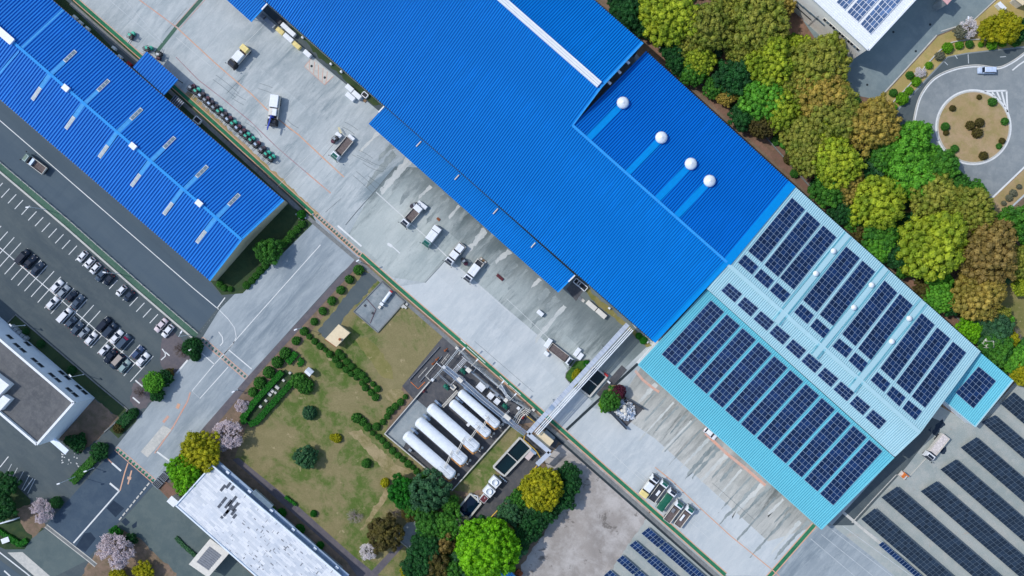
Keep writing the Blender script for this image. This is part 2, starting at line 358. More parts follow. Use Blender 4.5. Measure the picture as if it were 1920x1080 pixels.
sheet('garden_path', [(669, 483), (679, 490), (480, 706), (318, 905), (300, 905), (296, 900), (465, 706)], 'path', 4, 'narrow purple grey path along the road')
sheet('stub_path', [(683, 512), (700, 510), (712, 520), (640, 603), (632, 628), (612, 640), (596, 620)], 'asphalt', 5, 'short dark path to the cream hut')
sheet('foot_path', [(436, 862), (447, 858), (560, 950), (660, 1040), (697, 1070), (745, 1020), (757, 1024), (708, 1078), (720, 1110), (690, 1110), (650, 1052)], 'path', 5, 'purple grey footpath behind the pale flat roof')
sheet('stone_bed', [(455, 785), (480, 752), (535, 692), (552, 704), (480, 795), (465, 796)], 'grass_dark', 4, 'dark planted bed between two clipped hedges', 'stuff')
sheet('plant_yard', [(754, 724), (832, 629), (872, 657), (1002, 776), (1012, 790), (955, 798), (848, 918), (722, 812), (775, 748)], 'asphalt_dark', 5, 'dark asphalt yard of the gas tank plant')
sheet('tank_pad', [(724, 812), (780, 748), (812, 775), (800, 795), (768, 815), (756, 840)], 'concrete_bay', 6, 'pale concrete pad at the tank heads')
sheet('plant_lawn', [(957, 797), (972, 805), (985, 815), (925, 878), (950, 905), (880, 925), (850, 918)], 'grass', 3, 'rough grass between tanks and water basin', 'stuff')
sheet('service_strip', [(985, 815), (1060, 815), (1030, 850), (985, 905), (930, 965), (885, 1000), (870, 990), (940, 900)], 'asphalt_dark', 4, 'dark service strip beside the water basins')
sheet('gravel_yard', [(1068, 822), (1085, 830), (1220, 958), (1200, 990), (1130, 1090), (1090, 1140), (940, 1140), (985, 1050), (1050, 955), (1020, 860)], 'gravel', 3, 'rough pale gravel yard with dark stains', 'stuff')
sheet('gravel_field', [(1222, 958), (1360, 1085), (1400, 1130), (1110, 1130), (1140, 1060)], 'gravel_green', 2, 'grey gravel under the small solar rows')
sheet('solar_field', [(1560, 985), (1700, 845), (1760, 760), (1830, 800), (1905, 715), (2050, 830), (2050, 1200), (1700, 1200)], 'gravel_green', 3, 'pale green grey gravel of the solar field')
sheet('shade_road', [(1600, 985), (1700, 875), (1765, 790), (1745, 782), (1560, 985)], 'asphalt', 4, 'asphalt strip behind the pale solar roof')
sheet('forest_floor', [(1090, -60), (1150, -20), (1500, -40), (1560, 130), (1650, 200), (1760, 300), (1870, 400), (1960, 460), (1960, 760), (1890, 705), (1480, 330), (1210, 80)], 'soil_red', 1, 'brown leaf litter under the tree belt', 'stuff')
sheet('bank_grass', [(1900, 500), (1960, 480), (1960, 660), (1885, 620), (1870, 560)], 'grass_dry', 2, 'dry grass clearing among the trees', 'stuff')
sheet('glade_grass', [(1600, 300), (1665, 330), (1700, 395), (1740, 410), (1710, 425), (1640, 370)], 'grass_dry', 2, 'small grassy gap among the trees', 'stuff')
sheet('rear_yard', [(1440, -60), (1880, -60), (1866, 0), (1822, 40), (1757, 66), (1647, 187), (1600, 178), (1560, 120)], 'asphalt_yard', 2, 'grey yard beside the white solar building')
sheet('verge_grass', [(1650, 187), (1759, 68), (1824, 42), (1870, 0), (1890, -40), (1990, -40), (1990, 95), (1890, 92), (1800, 102), (1775, 108), (1672, 218), (1640, 215)], 'grass_tan', 3, 'dry straw verge between yard and loop road', 'stuff')
sheet('loop_road', [(1672, 214), (1776, 106), (1812, 99), (1990, 78), (1990, 250), (1850, 383), (1800, 330), (1700, 260)], 'asphalt_light', 4, 'pale grey asphalt of the turning loop')
sheet('loop_footway', [(1676, 216), (1777, 108), (1813, 101), (1990, 82), (1990, 95), (1920, 99), (1895, 117), (1870, 127), (1830, 123), (1790, 129), (1752, 147), (1727, 178), (1714, 222), (1712, 242), (1690, 245)], 'asphalt', 5, 'darker asphalt footway round the loop')
sheet('lower_footway', [(1850, 383), (1990, 253), (1990, 300), (1872, 408)], 'grass_pink', 5, 'dusty footway beside the loop road')
mb = MB(); c = G(1825, 238.5); rr = 66.5*S
mb.poly([(c.x+rr*math.cos(a*math.pi/36), c.y+rr*math.sin(a*math.pi/36), .12) for a in range(72)])
struct(mb, 'island_grass', M['grass_pink'], 'round straw coloured grass island in the loop road', 'stuff')
# ditch, kerb and drain lines along the green walkway
def px(pts, h=0): return [G(p[0], p[1], h) for p in pts]
def offs(pts, d):
    out = []
    for i, p in enumerate(pts):
        a = Vector(pts[max(i-1, 0)]); b = Vector(pts[min(i+1, len(pts)-1)]); t = (b-a).normalized()
        out.append((p[0]-t.y*d, p[1]+t.x*d))
    return out
GR = GREEN[1:-1]
A = [p for p in GR if p[0] <= 587]; B = [GR[4]]+[(633, 440), (677, 477)]; Cc = [p for p in GR if p[0] >= 677]
mb = MB(); mb.strip(px(A), 6*S, .030); struct(mb, 'green_walkway', M['lane_green'], 'green painted walkway beside the forklift row')
mb = MB(); mb.strip(px(Cc), 6.5*S, .030); struct(mb, 'green_walkway', M['lane_green'], 'green painted walkway past the tanks and parked trucks')
mb = MB(); mb.strip(px([(1527, 984), (1443, 1080), (1400, 1128)]), 7*S, .030); struct(mb, 'green_walkway', M['lane_green'], 'green painted walkway from the teal roof corner')
mb = MB()
for d in (-4.2, 4.2): mb.strip(px(offs(A, d)), .22, .034); mb.strip(px(offs(Cc, d)), .26, .034)
for d in (-4.6, 4.6): mb.strip(px(offs([(1527, 984), (1443, 1080), (1400, 1128)], d)), .3, .034)
struct(mb, 'walkway_edge_lines', M['orange_paint'], 'thin orange lines edging the green walkway')
mb = MB(); mb.wallstrip(px(offs(A+B[1:]+Cc[1:], 12)), 1.1, 0, .08); struct(mb, 'ditch_kerb', M['kerb_dark'], 'grey concrete kerb strip beside the green walkway')
mb = MB(); mb.strip(px(offs(Cc[3:], 17)), .9, .028); struct(mb, 'drain_channel', M['drain'], 'dark open drain beside the grey kerb strip')
mb = MB(); mb.strip(px([(1240-4, 430/6+573), (1062, 806)]), 5*S, .034); struct(mb, 'drain_channel', M['drain'], 'dark grated drain crossing the concrete apron')
mb = MB()
for t in (0, .11, .22, .33, .44, .55, .66, .77, .88, 1.):   # row of dark grate slots at the crossing
    p = lerp(Vector((607, 424)), Vector((668, 478)), t); mb.obox(G(p.x-4, p.y+5), (.752, -.659), .5, .3, .02, .045)
struct(mb, 'drain_grates', M['drain'], 'row of dark drain slots beside the orange crossing')
def ladder(name, p0, p1, n, w, fill, lab):
    mb = MB(); a = Vector(p0); b = Vector(p1); d = (b-a).normalized(); nn = Vector((-d.y, d.x))
    for sgn in (-1, 1): mb.strip(px([a+nn*sgn*w, b+nn*sgn*w]), .2, .042)
    for i in range(n+1):
        q = lerp(a, b, i/n); mb.strip(px([q-nn*w, q+nn*w]), .17, .038)
    struct(mb, name, M['orange_paint'], lab)
    mb = MB()
    for i in range(n):
        q = lerp(a, b, (i+.3)/n); r_ = lerp(a, b, (i+.72)/n); mb.strip(px([q, r_]), w*1.25*S, .038)
    struct(mb, name.replace('lines', 'fill'), M[fill], lab.replace('orange', 'green').replace('lines', 'squares'))
ladder('crossing_lines', (592, 402), (676, 478), 18, 4, 'lane_faded', 'orange ladder lines of the walkway crossing at the apron')
ladder('crossing_lines', (378, 635), (462, 708), 14, 4, 'lane_faded', 'orange ladder lines of the walkway crossing at the car park')
ladder('crossing_lines', (218, 841), (290, 903), 12, 4.2, 'lane_green', 'orange ladder lines of the walkway crossing at the entrance')
# kerb + fence of the western green strip
WG = [(-60, 262), (0, 312), (128, 420), (264, 540), (368, 630)]
mb = MB(); mb.strip(px(WG), 12*S, .028); struct(mb, 'green_verge', M['lane_faded'], 'faded green strip between road and car park')
mb = MB(); mb.wallstrip(px(offs(WG, 7.5)[:-1]+[(362, 634)]), .5, 0, .35); single(mb, 'kerb_wall', M['kerb'], 'low pale concrete kerb wall along the car park', 'wall')
mb = MB()
for a, b in zip(WG, WG[1:]):
    n = max(1, int((Vector(b)-Vector(a)).length/16))
    for i in range(n):
        p = G(*offs([lerp(Vector(a), Vector(b), i/n), lerp(Vector(a), Vector(b), (i+1)/n)], -7)[0]); mb.box(p.x-.09, p.x+.09, p.y-.09, p.y+.09, 0, .95)
fo = MB()
for z in (.45, .8): fo.wallstrip(px(offs(WG, -7)), .07, z, z+.09)
t = thing('guard_fence', 'thin pale guard fence on the green strip beside the road', 'fence', G(128, 413))
mb.build('fence_post', M['kerb'], t, origin=t.location)['kind'] = 'stuff'
fo.build('fence_rail', M['kerb'], t, origin=t.location)
# ------------------------------------------------------------------ painted markings
mk = {k: MB() for k in ('white_paint', 'faded_paint', 'orange_paint', 'orange_faded', 'red_faded')}
def line(kind, pts, w=.22, z=.046): mk[kind].strip(px(pts), w, z)
pk = MB()
for i in range(-3, 25): pk.strip(px([(18+12.65*i, 353.75+10.7*i), (2.5+12.65*i, 370.5+10.7*i)]), .22, .046)
struct(pk, 'parking_lines', M['white_paint'], 'white bay lines of the row along the green strip')
pk = MB(); pk.strip(px([(79.5-12.4*10, 532.5-10.6*10), (79.5+12.4*15, 532.5+10.6*15)]), .24, .046)
for i in range(-10, 16):
    c0 = (79.5+12.4*i, 532.5+10.6*i); pk.strip(px([(c0[0]+22, c0[1]-24), (c0[0]-21, c0[1]+24)]), .22, .050)
struct(pk, 'parking_lines', M['white_paint'], 'white herringbone bay lines of the double parking row')
for k in range(5): line('faded_paint', [(22-12*0+k*11, 890+k*7-20), (8+k*11, 915+k*7-18)], .18)
for k, (a, b) in enumerate((((16, 856), (0, 876)), ((62, 897), (45, 920)))): line('white_paint', [a, b], .25)
line('white_paint', [(-60, 176), (0, 226), (51, 270), (362, 540), (410, 580)], .24)
line('white_paint', [(407, 578), (422, 558)], .3)
for k in range(12):   # worn rumble line at the road mouth
    t_ = k/12; p = lerp(Vector((376, 622)), Vector((424, 562)), t_); q = lerp(Vector((376, 622)), Vector((424, 562)), t_+.05)
    mk['white_paint'].strip(px([p, q]), .01, .046)
line('white_paint', [(412, 582), (428, 598), (440, 615), (443, 632), (437, 645), (420, 664)], .2)
line('white_paint', [(601, 459), (484, 590), (440, 640), (420, 664), (402, 683), (360, 733), (375, 747), (428, 688)], .24)
line('white_paint', [(377, 661), (402, 683)], .3); line('white_paint', [(429, 656), (472, 692)], .3)
line('white_paint', [(592, 417), (617, 439)], .5); line('white_paint', [(633, 423), (678, 462)], .5)
line('white_paint', [(726, 456), (738, 464), (750, 475)], .3); line('white_paint', [(727, 457), (735, 462)], .8, .05)
line('white_paint', [(293, 846), (319, 865)], .5); line('white_paint', [(410, 622), (417, 632), (418, 642), (413, 648)], .3)
line('white_paint', [(331, 700), (352, 675)], .5); line('white_paint', [(254, 713), (270, 727)], .4); line('white_paint', [(249, 745), (262, 756)], .4)
line('white_paint', [(304, 654), (310, 662), (310, 668), (302, 675)], .3); line('white_paint', [(310, 660), (318, 667)], .35)
line('orange_faded', [(357, 735), (352, 752), (343, 768), (325, 800), (290, 850)], .4); line('orange_paint', [(336, 757), (332, 766)], .9)
line('orange_faded', [(316, 780), (306, 792)], .7)
line('orange_paint', [(240, 868), (234, 886), (225, 920)], .35); line('orange_paint', [(247, 882), (244, 893), (240, 908)], .4); line('orange_paint', [(243, 894), (242, 899)], 1.1, .05)
line('white_paint', [(210, 868), (227, 883)], .5); line('white_paint', [(206, 906), (223, 920)], .5); line('white_paint', [(224, 920), (138, 1018)], .4)
line('orange_faded', [(202, 860), (210, 868)], .3)
mkb = MB(); mkb.strip(px([(263, 847), (307, 800), (315, 803), (277, 858)]), 0.01, .046)
mkb.poly([(G(*p).x, G(*p).y, .05) for p in [(264, 847), (306, 797), (322, 806), (277, 858)]][::-1])
struct(mkb, 'pale_patch', M['kerb'], 'pale concrete traffic island strip in the road')
for k in range(9):     # dashed kerb blocks of the entrance road
    p = lerp(Vector((278, 908)), Vector((226, 972)), k/8); mb = MB()
    mb.obox(G(p.x, p.y), (-.63, -.78), .55, .2, 0, .14); tag(mb.build('kerb_block', M['kerb']), 'low pale kerb block, %s from the crossing along the entrance road' % ORD[k+1], 'kerb block', 'kerb blocks of the entrance road')
line('white_paint', [(-60, 985), (0, 1036), (50, 1075), (90, 1110)], .35); line('white_paint', [(8, 1070), (22, 1083)], .4)
# orange guide lines of the apron
line('orange_faded', [(255, -5), (300, 28), (332, 52)], .3); line('orange_paint', [(332, 52), (400, 115), (448, 157), (470, 175), (500, 205)], .32)
line('orange_paint', [(530, 230), (560, 253), (610, 300), (645, 332)], .34); line('orange_faded', [(500, 205), (530, 230)], .3)
line('red_faded', [(330, 107), (372, 150), (420, 187), (470, 228), (520, 277), (575, 324)], .2); line('orange_faded', [(575, 324), (620, 362)], .32)
line('orange_paint', [(1228, 876), (1262, 903), (1310, 950), (1370, 1005), (1445, 1066)], .28); line('orange_faded', [(1445, 1066), (1475, 1092)], .28)
line('orange_faded', [(1191, 695), (1205, 712), (1225, 728), (1236, 735)], .7); line('orange_faded', [(1322, 812), (1362, 850), (1400, 880), (1435, 910)], .8)
line('faded_paint', [(180, -60), (305, 80)], .15); line('faded_paint', [(205, 0), (300, 80)], .15)
lg = MB(); lg.strip(px([(380, -4), (332, 50)]), 1., .042); lg.strip(px([(330, 52), (292, 100)]), 1., .042)
struct(lg, 'green_lane', M['lane_faded'], 'worn green cross lane on the apron')
line('orange_faded', [(374, -4), (327, 50)], .14); line('orange_faded', [(386, -2), (337, 53)], .14)
bx = MB(); bx.poly([(G(*p).x, G(*p).y, .042) for p in [(571, 125), (585, 108), (626, 142), (608, 159)]][::-1])
struct(bx, 'pale_slab', M['kerb'], 'pale square slab hatched in orange with two manholes')
for a, b in (((571, 125), (609, 159)), ((609, 159), (625, 143)), ((571, 125), (584, 109)), ((580, 131), (580, 114)), ((588, 138), (590, 116)), ((597, 147), (597, 122)), ((604, 154), (606, 128)), ((611, 156), (614, 134))):
    line('orange_faded', [a, b], .18, .05)
for p in ((584.3, 124), (609, 145.5)):
    m2 = MB(); m2.lathe([(.0, .07), (.33, .07), (.36, .06), (.36, .04)], G(*p), 14); tag(m2.build('manhole_cover', M['drain']), 'round black manhole cover at the %s end of the hatched slab' % ('upper' if p[0] < 590 else 'lower'), 'manhole')
# loop road paint
def curve(pts, n=6):
    out = []
    for i in range(len(pts)-1):
        p = [Vector(pts[max(i-1, 0)]), Vector(pts[i]), Vector(pts[i+1]), Vector(pts[min(i+2, len(pts)-1)])]
        for k in range(n):
            t = k/n; out.append(.5*((2*p[1])+(p[2]-p[0])*t+(2*p[0]-5*p[1]+4*p[2]-p[3])*t*t+(-p[0]+3*p[1]-3*p[2]+p[3])*t**3))
    return out+[Vector(pts[-1])]
OUTER = curve([(1714, 244), (1716, 222), (1727, 182), (1752, 149), (1790, 131), (1830, 125), (1870, 129), (1896, 119), (1922, 101), (1960, 70)])
line('white_paint', OUTER, .4); mb = MB(); mb.wallstrip(px(offs(OUTER, -3)), .3, 0, .14); struct(mb, 'loop_kerb', M['kerb'], 'pale kerb round the outside of the loop road')
ring = [(1825+70*math.cos(a*math.pi/36), 238.5+69.5*math.sin(a*math.pi/36)) for a in range(73)]
line('white_paint', ring, .5); mb = MB(); mb.wallstrip(px([(1825+67*math.cos(a*math.pi/36), 238.5+66.5*math.sin(a*math.pi/36)) for a in range(73)]), .3, 0, .16); struct(mb, 'island_kerb', M['kerb'], 'pale kerb ring round the grass island')
for a, b in (((1846, 171), (1887, 170)), ((1887, 170), (1889, 210)), ((1860, 173), (1865, 180)), ((1869, 172), (1876, 188)), ((1878, 172), (1885, 200))): line('white_paint', [a, b], .5)
line('white_paint', [(1898, 132), (1910, 122), (1925, 112)], .4); line('white_paint', [(1850, 381), (1990, 247)], .5); line('faded_paint', [(1876, 407), (1990, 302)], .5)
for a, b in (((1771, 116), (1777, 122)), ((1815, 102), (1816, 119)), ((1790, 103), (1795, 110)), ((1875, 107), (1886, 106))): line('faded_paint', [a, b], .2)
mb = MB(); mb.wallstrip(px([(1646, 187), (1700, 128), (1756, 66)]), .35, 0, .15); mb.wallstrip(px([(1764, 59), (1822, 41), (1866, 0), (1900, -40)]), .3, 0, .15); struct(mb, 'yard_kerb', M['kerb'], 'pale kerb between yard and straw verge')
mb = MB(); mb.wallstrip(px(curve([(1660, 205), (1700, 164), (1740, 118), (1765, 92), (1787, 79), (1840, 74), (1885, 79), (1925, 55)])), .3, 0, .35); single(mb, 'garden_wall', M['kerb'], 'low pale curving wall through the straw verge', 'wall')
for k, (a, b) in enumerate((((864, 637), (873, 645)), ((876, 650), (910, 681)), ((937, 705), (952, 720)), ((955, 722), (976, 740)))): line('white_paint', [a, b], .2)
for p in ((1675, 60), (1756, 15), (1744, 46), (1717, 96), (1626, 159), (1519, 73)):
    line('faded_paint', [(p[0]-.6, p[1]), (p[0]+.6, p[1])], .01)
    m2 = MB(); m2.lathe([(.0, .05), (.3, .05), (.34, .03), (.34, .0)], G(*p), 12); tag(m2.build('manhole_cover', M['drain']), 'small round manhole cover in the grey yard', 'manhole', 'yard manhole covers')
M['stain_dark'] = ground_mat('stain_dark', ((150, 160, 162), (122, 134, 137), (168, 176, 176)), .12, .9, .5, (98, 110, 113), (1, .35, 1), fine=.12)
M['stain_pale'] = ground_mat('stain_pale', ((200, 204, 203), (184, 191, 192), (208, 210, 208)), .12, .9, .4, (160, 168, 170), (1, .35, 1), fine=.1)
for nm_, a_, b_, n_, l0, l1, w0, w1, seed in (('stained', (705, 240), (1065, 566), 22, 25, 95, 5, 15, 4), ('streaked', (1222, 712), (1520, 978), 26, 45, 118, 3, 9, 9)):
    r_ = random.Random(seed)
    for i in range(n_):
        t_ = (i+r_.uniform(.1, .9))/n_; p = lerp(Vector(a_), Vector(b_), t_); d_ = Vector((-.66+r_.uniform(-.06, .06), .75)).normalized(); e_ = Vector((.75, .66)); L_ = r_.uniform(l0, l1); w_ = r_.uniform(w0, w1); s0 = r_.uniform(0, 14)
        q = [p+d_*s0, p+d_*s0+e_*w_, p+d_*(s0+L_)+e_*w_*r_.uniform(.4, .9), p+d_*(s0+L_*r_.uniform(.75, 1))]
        sheet('weather_stain', ragged([tuple(v) for v in q], min(2.2, w_*.22), 3.), 'stain_dark' if i % 3 else 'stain_pale', 5, '%s weather streak on the concrete along the %s roof edge' % ('dark' if i % 3 else 'pale', 'blue canopy' if nm_ == 'stained' else 'teal'))
# scattered worn lettering dabs on the small lot
for k in range(22):
    q = (120+R.uniform(-7, 26), 860+R.uniform(-14, 14)); line('white_paint', [q, (q[0]+R.uniform(-2, 3), q[1]+R.uniform(-3, 3))], .22)
# gate track
for d, m_ in ((-3, 'kerb'), (3, 'kerb'), (0, 'kerb_dark')):
    mb = MB(); mb.wallstrip(px(offs([(86, 986), (168, 1050), (180, 1060)], d)), .3 if d else .7, 0, .06); struct(mb, 'gate_track', M[m_], 'pale steel gate track across the entrance')
# drive joints
for k in range(5): line('faded_paint', [(1520+k*20, 1010-k*8), (1640+k*24, 1112-k*10)], .14)
mk['seam_dark'] = MB(); mk['seam_pale'] = MB(); M['seam_dark'] = ground_mat('seam_dark', ((104, 114, 120), (92, 103, 110), (116, 124, 128)), .3, 1.2); M['seam_pale'] = ground_mat('seam_pale', ((206, 211, 213), (192, 200, 203), (212, 216, 217)), .3, 1.2)
for pts, w in (([(742, 312), (722, 335), (700, 362), (672, 393), (648, 422)], .2), ([(840, 482), (822, 503), (797, 530)], .16), ([(690, 330), (720, 352)], .1), ([(610, 398), (640, 372)], .09), ([(600, 300), (632, 262)], .08), ([(310, 60), (350, 15)], .08), ([(425, 175), (452, 148)], .08), ([(700, 310), (660, 290)], .08), ([(1290, 893), (1298, 886)], .25), ([(1335, 905), (1415, 975)], .08), ([(890, 640), (1000, 735)], .07)):
    line('seam_dark', curve(pts, 4) if len(pts) > 2 else pts, w, .036)
for pts, w in (([(705, 360), (760, 410), (800, 445), (837, 480)], .3), ([(837, 480), (860, 502), (960, 590)], .14), ([(440, 100), (480, 62), (500, 40)], .12), ([(330, 70), (396, 125)], .12), ([(520, 350), (600, 270)], .1), ([(1105, 812), (1220, 915), (1330, 1010)], .12), ([(1190, 880), (1350, 1015)], .08), ([(950, 560), (1035, 640)], .12)):
    line('seam_pale', curve(pts, 4) if len(pts) > 2 else pts, w, .036)
for k in range(14):     # tyre marks of the trucks
    x0, y0 = R.uniform(380, 700), R.uniform(90, 330)
    if not 0 < (x0*.66-y0*.75) < 260: continue
    a = R.uniform(-.5, .2)+.72; L_ = R.uniform(25, 70); c_ = R.uniform(-.012, .012); P_ = []
    for i in range(8): P_.append((x0, y0)); x0 += math.cos(a)*L_/8; y0 += math.sin(a)*L_/8; a += c_*8
    for d_ in (-5, 5): line('seam_dark', offs(P_, d_), .09, .035)
for k, m_ in mk.items():
    struct(m_, {'white_paint': 'white_road_markings', 'faded_paint': 'faded_road_markings', 'orange_paint': 'orange_road_markings', 'orange_faded': 'worn_orange_markings', 'red_faded': 'worn_red_markings', 'seam_dark': 'dark_concrete_seams', 'seam_pale': 'pale_concrete_seams'}[k], M[k], k.replace('_', ' ')+' markings on roads and apron')
for k, q in enumerate((offs([(1650, 1030), (1560, 985)], 0), )):
    mb = MB(); mb.wallstrip(px([(1580, 960), (1640, 1010), (1700, 1060), (1760, 1110)]), .8, 0, .12); struct(mb, 'field_kerb', M['kerb'], 'pale kerb between drive and solar field')
    mb = MB(); mb.wallstrip(px([(1597, 980), (1635, 938), (1680, 890), (1705, 893), (1740, 855)]), .2, 0, .2); single(mb, 'field_wall', M['kerb'], 'thin pale wall at the edge of the solar field', 'wall')
mb = MB(); mb.wallstrip(px([(1130, -10), (1190, 45), (1260, 112), (1330, 170), (1420, 240), (1545, 380), (1660, 482), (1720, 530), (1810, 610), (1880, 690)]), .35, 0, .3); single(mb, 'boundary_wall', M['kerb_dark'], 'low grey wall between warehouse and tree belt', 'wall')
# ------------------------------------------------------------------ building materials
M['roof_blue'] = roof_mat('roof_blue', (2, 131, 214), .07, .5)
M['roof_blue_lower'] = roof_mat('roof_blue_lower', (2, 117, 208), .07, .5)  # lower roof sheets, a deeper blue than the main roof
M['roof_navy'] = roof_mat('roof_navy', (34, 129, 216), .08, .5)
for k_, c_ in (('roof_blue', (2, 94, 180)), ('roof_blue_lower', (2, 83, 173)), ('roof_navy', (12, 92, 180)), ('roof_pale', (140, 188, 203)), ('roof_teal', (84, 173, 196)), ('roof_annex', (94, 182, 204))): VALLEY_SHADE[k_] = roof_mat(k_+'_valley_shade', c_, .08, .6)  # rib shade painted as a darker colour into the roof valleys
M['flash_blue'] = flat('flash_blue', (50, 150, 226), .6, var=.06, spec=.1)
M['strip_blue'] = flat('strip_blue', (72, 154, 218), .6, var=.08, spec=.1)
M['strip_deep'] = flat('strip_deep', (4, 138, 216), .6, var=.05, spec=.08)
M['roof_pale'] = roof_mat('roof_pale', (172, 210, 219), .04, .5, dirt=(.25, (150, 200, 214)))
M['roof_teal'] = roof_mat('roof_teal', (112, 196, 213), .05, .5)
M['roof_annex'] = roof_mat('roof_annex', (118, 202, 218), .05, .5)
M['white'] = flat('white', (232, 236, 240), .5, var=.05)
M['white_metal'] = flat('white_metal', (226, 232, 238), .35, var=.06)
M['off_white'] = flat('off_white', (220, 216, 206), .6, var=.07)
M['cream'] = flat('cream', (226, 208, 172), .6, var=.06)
M['beige_wall'] = flat('beige_wall', (196, 188, 162), .7, var=.06, scale=.4)
M['wall_blue'] = flat('wall_blue', (228, 238, 250), .6, var=.05, scale=.3)
M['wall_grey'] = flat('wall_grey', (150, 158, 162), .7)
M['wall_cream'] = flat('wall_cream', (250, 246, 238), .6, var=.04, scale=.5)
M['dark'] = flat('dark', (30, 34, 40), .6)
M['dark_metal'] = flat('dark_metal', (58, 62, 70), .5)
M['steel'] = flat('steel', (150, 158, 166), .4, .3)
M['slate'] = flat('slate', (84, 90, 100), .8, var=.25, scale=2.5)
M['steel_pale'] = flat('steel_pale', (196, 204, 208), .5)
M['steel_blue'] = flat('steel_blue', (150, 170, 194), .45, .2)
M['grey'] = flat('grey', (128, 132, 138), .6)
M['rust'] = flat('rust', (150, 84, 48), .8)
M['yellow'] = flat('yellow', (214, 176, 72), .6)
M['pale_yellow'] = flat('pale_yellow', (232, 212, 140), .6)
M['orange'] = flat('orange', (222, 122, 52), .6)
M['red'] = flat('red', (176, 40, 44), .6)
M['maroon'] = flat('maroon', (104, 48, 56), .7)
M['green_pump'] = flat('green_pump', (34, 118, 98), .5)
M['wood'] = flat('wood', (150, 122, 92), .8)
M['brown_slats'] = flat('brown_slats', (108, 98, 96), .8, var=.3, scale=3)
M['glass'] = flat('glass', (34, 44, 58), .12, var=.1, spec=.6)
M['pane_pale'] = flat('pane_pale', (166, 178, 182), .4)
M['glass_green'] = flat('glass_green', (22, 92, 80), .15, var=.15, spec=.6)
M['glass_grey'] = flat('glass_grey', (112, 130, 142), .2, spec=.5)
M['pv'] = flat('pv', (16, 42, 82), .3, var=.22, scale=.35, spec=.45)
M['pv_dark'] = flat('pv_dark', (34, 48, 64), .35, var=.18, scale=.4, spec=.4)
M['pv_pale'] = flat('pv_pale', (84, 110, 150), .3, var=.25, scale=.3, spec=.5)
M['pv_frame'] = flat('pv_frame', (150, 172, 196), .5, var=.05)
M['pv_frame_dark'] = flat('pv_frame_dark', (96, 112, 126), .5, var=.05)
for k_, amt in (('pv', .35), ('pv_dark', .3), ('pv_pale', .25)):
    nt_ = M[k_].node_tree; b_ = nt_.nodes['Principled BSDF']; src = b_.inputs['Base Color'].links[0].from_socket
    isl = nd(nt_, 'ShaderNodeNewGeometry').outputs['Random Per Island']
    nt_.links.new(mix(nt_, 1., src, mix(nt_, isl, (1-amt,)*3+(1,), (1+amt,)*3+(1,)), 'MULTIPLY'), b_.inputs['Base Color'])
M['water'] = flat('water', (8, 34, 38), .06, var=.2, scale=.15, spec=.5)
M['water_navy'] = flat('water_navy', (10, 30, 52), .06, var=.2, scale=.15, spec=.5)
m, nt, b = newmat('panel_roof')
p = pos(nt, UA+.02)
br = nd(nt, 'ShaderNodeTexBrick', i={'Vector': p, 'Scale': 1., 'Mortar Size': .012, 'Brick Width': 1.9, 'Row Height': .75, 'Color1': lin((226, 229, 232)), 'Color2': lin((186, 194, 203)), 'Mortar': lin((166, 175, 187)), 'Bias': -.2})
br2 = nd(nt, 'ShaderNodeTexBrick', i={'Vector': p, 'Scale': 1., 'Mortar Size': .0, 'Brick Width': 1.1, 'Row Height': .19, 'Color1': (0, 0, 0, 1), 'Color2': (1, 1, 1, 1)})
dk = mul(nt, mr(nt, br2.outputs['Color'], .88, .94), mr(nt, noi(nt, p, .12, 3), .45, .6))
col = mix(nt, mul(nt, dk, .6), br.outputs['Color'], lin((150, 162, 180)))
col = mix(nt, mr(nt, noi(nt, pos(nt), .3, 5), .45, .8), col, lin((196, 204, 214)))
nt.links.new(col, b.inputs['Base Color']); b.inputs['Roughness'].default_value = .7; M['panel_roof'] = m
M['office_roof'] = ground_mat('office_roof', ((106, 108, 112), (92, 95, 100), (116, 118, 120)), .12, .7, joints=(2.2, 2.2, .04, .35, (70, 74, 80)))

def zpl(z): return (Vector((0, 0, z)), Vector((0, 0, 1)))
def down(p, z): return Vector((p.x, p.y, z))
def wall_quad(mb, a, b, z0, z1a, z1b=None, th=.15, m=0):
    z1b = z1a if z1b is None else z1b
    d = Vector((b.x-a.x, b.y-a.y, 0)).normalized(); n = Vector((-d.y, d.x, 0))*th/2
    A, Bq = Vector((a.x, a.y, 0)), Vector((b.x, b.y, 0))
    mb.add([down(A-n, z0), down(Bq-n, z0), down(Bq+n, z0), down(A+n, z0), down(A-n, z1a), down(Bq-n, z1b), down(Bq+n, z1b), down(A+n, z1a)],
           [(3, 2, 1, 0), (4, 5, 6, 7), (0, 1, 5, 4), (1, 2, 6, 5), (2, 3, 7, 6), (3, 0, 4, 7)], m)
def inset(p, c, d): v = Vector((c.x-p.x, c.y-p.y, 0)); return p+v.normalized()*d
def edge_trim(mb, a, b, w, h, up=.12, m=0): mb.beam(a+Vector((0, 0, up)), b+Vector((0, 0, up)), w, h, m)
def lid_strip(mb, a, b, w, th, m=0):      # flat cover strip lying on a roof
    mb.beam(a, b, w, th, m)
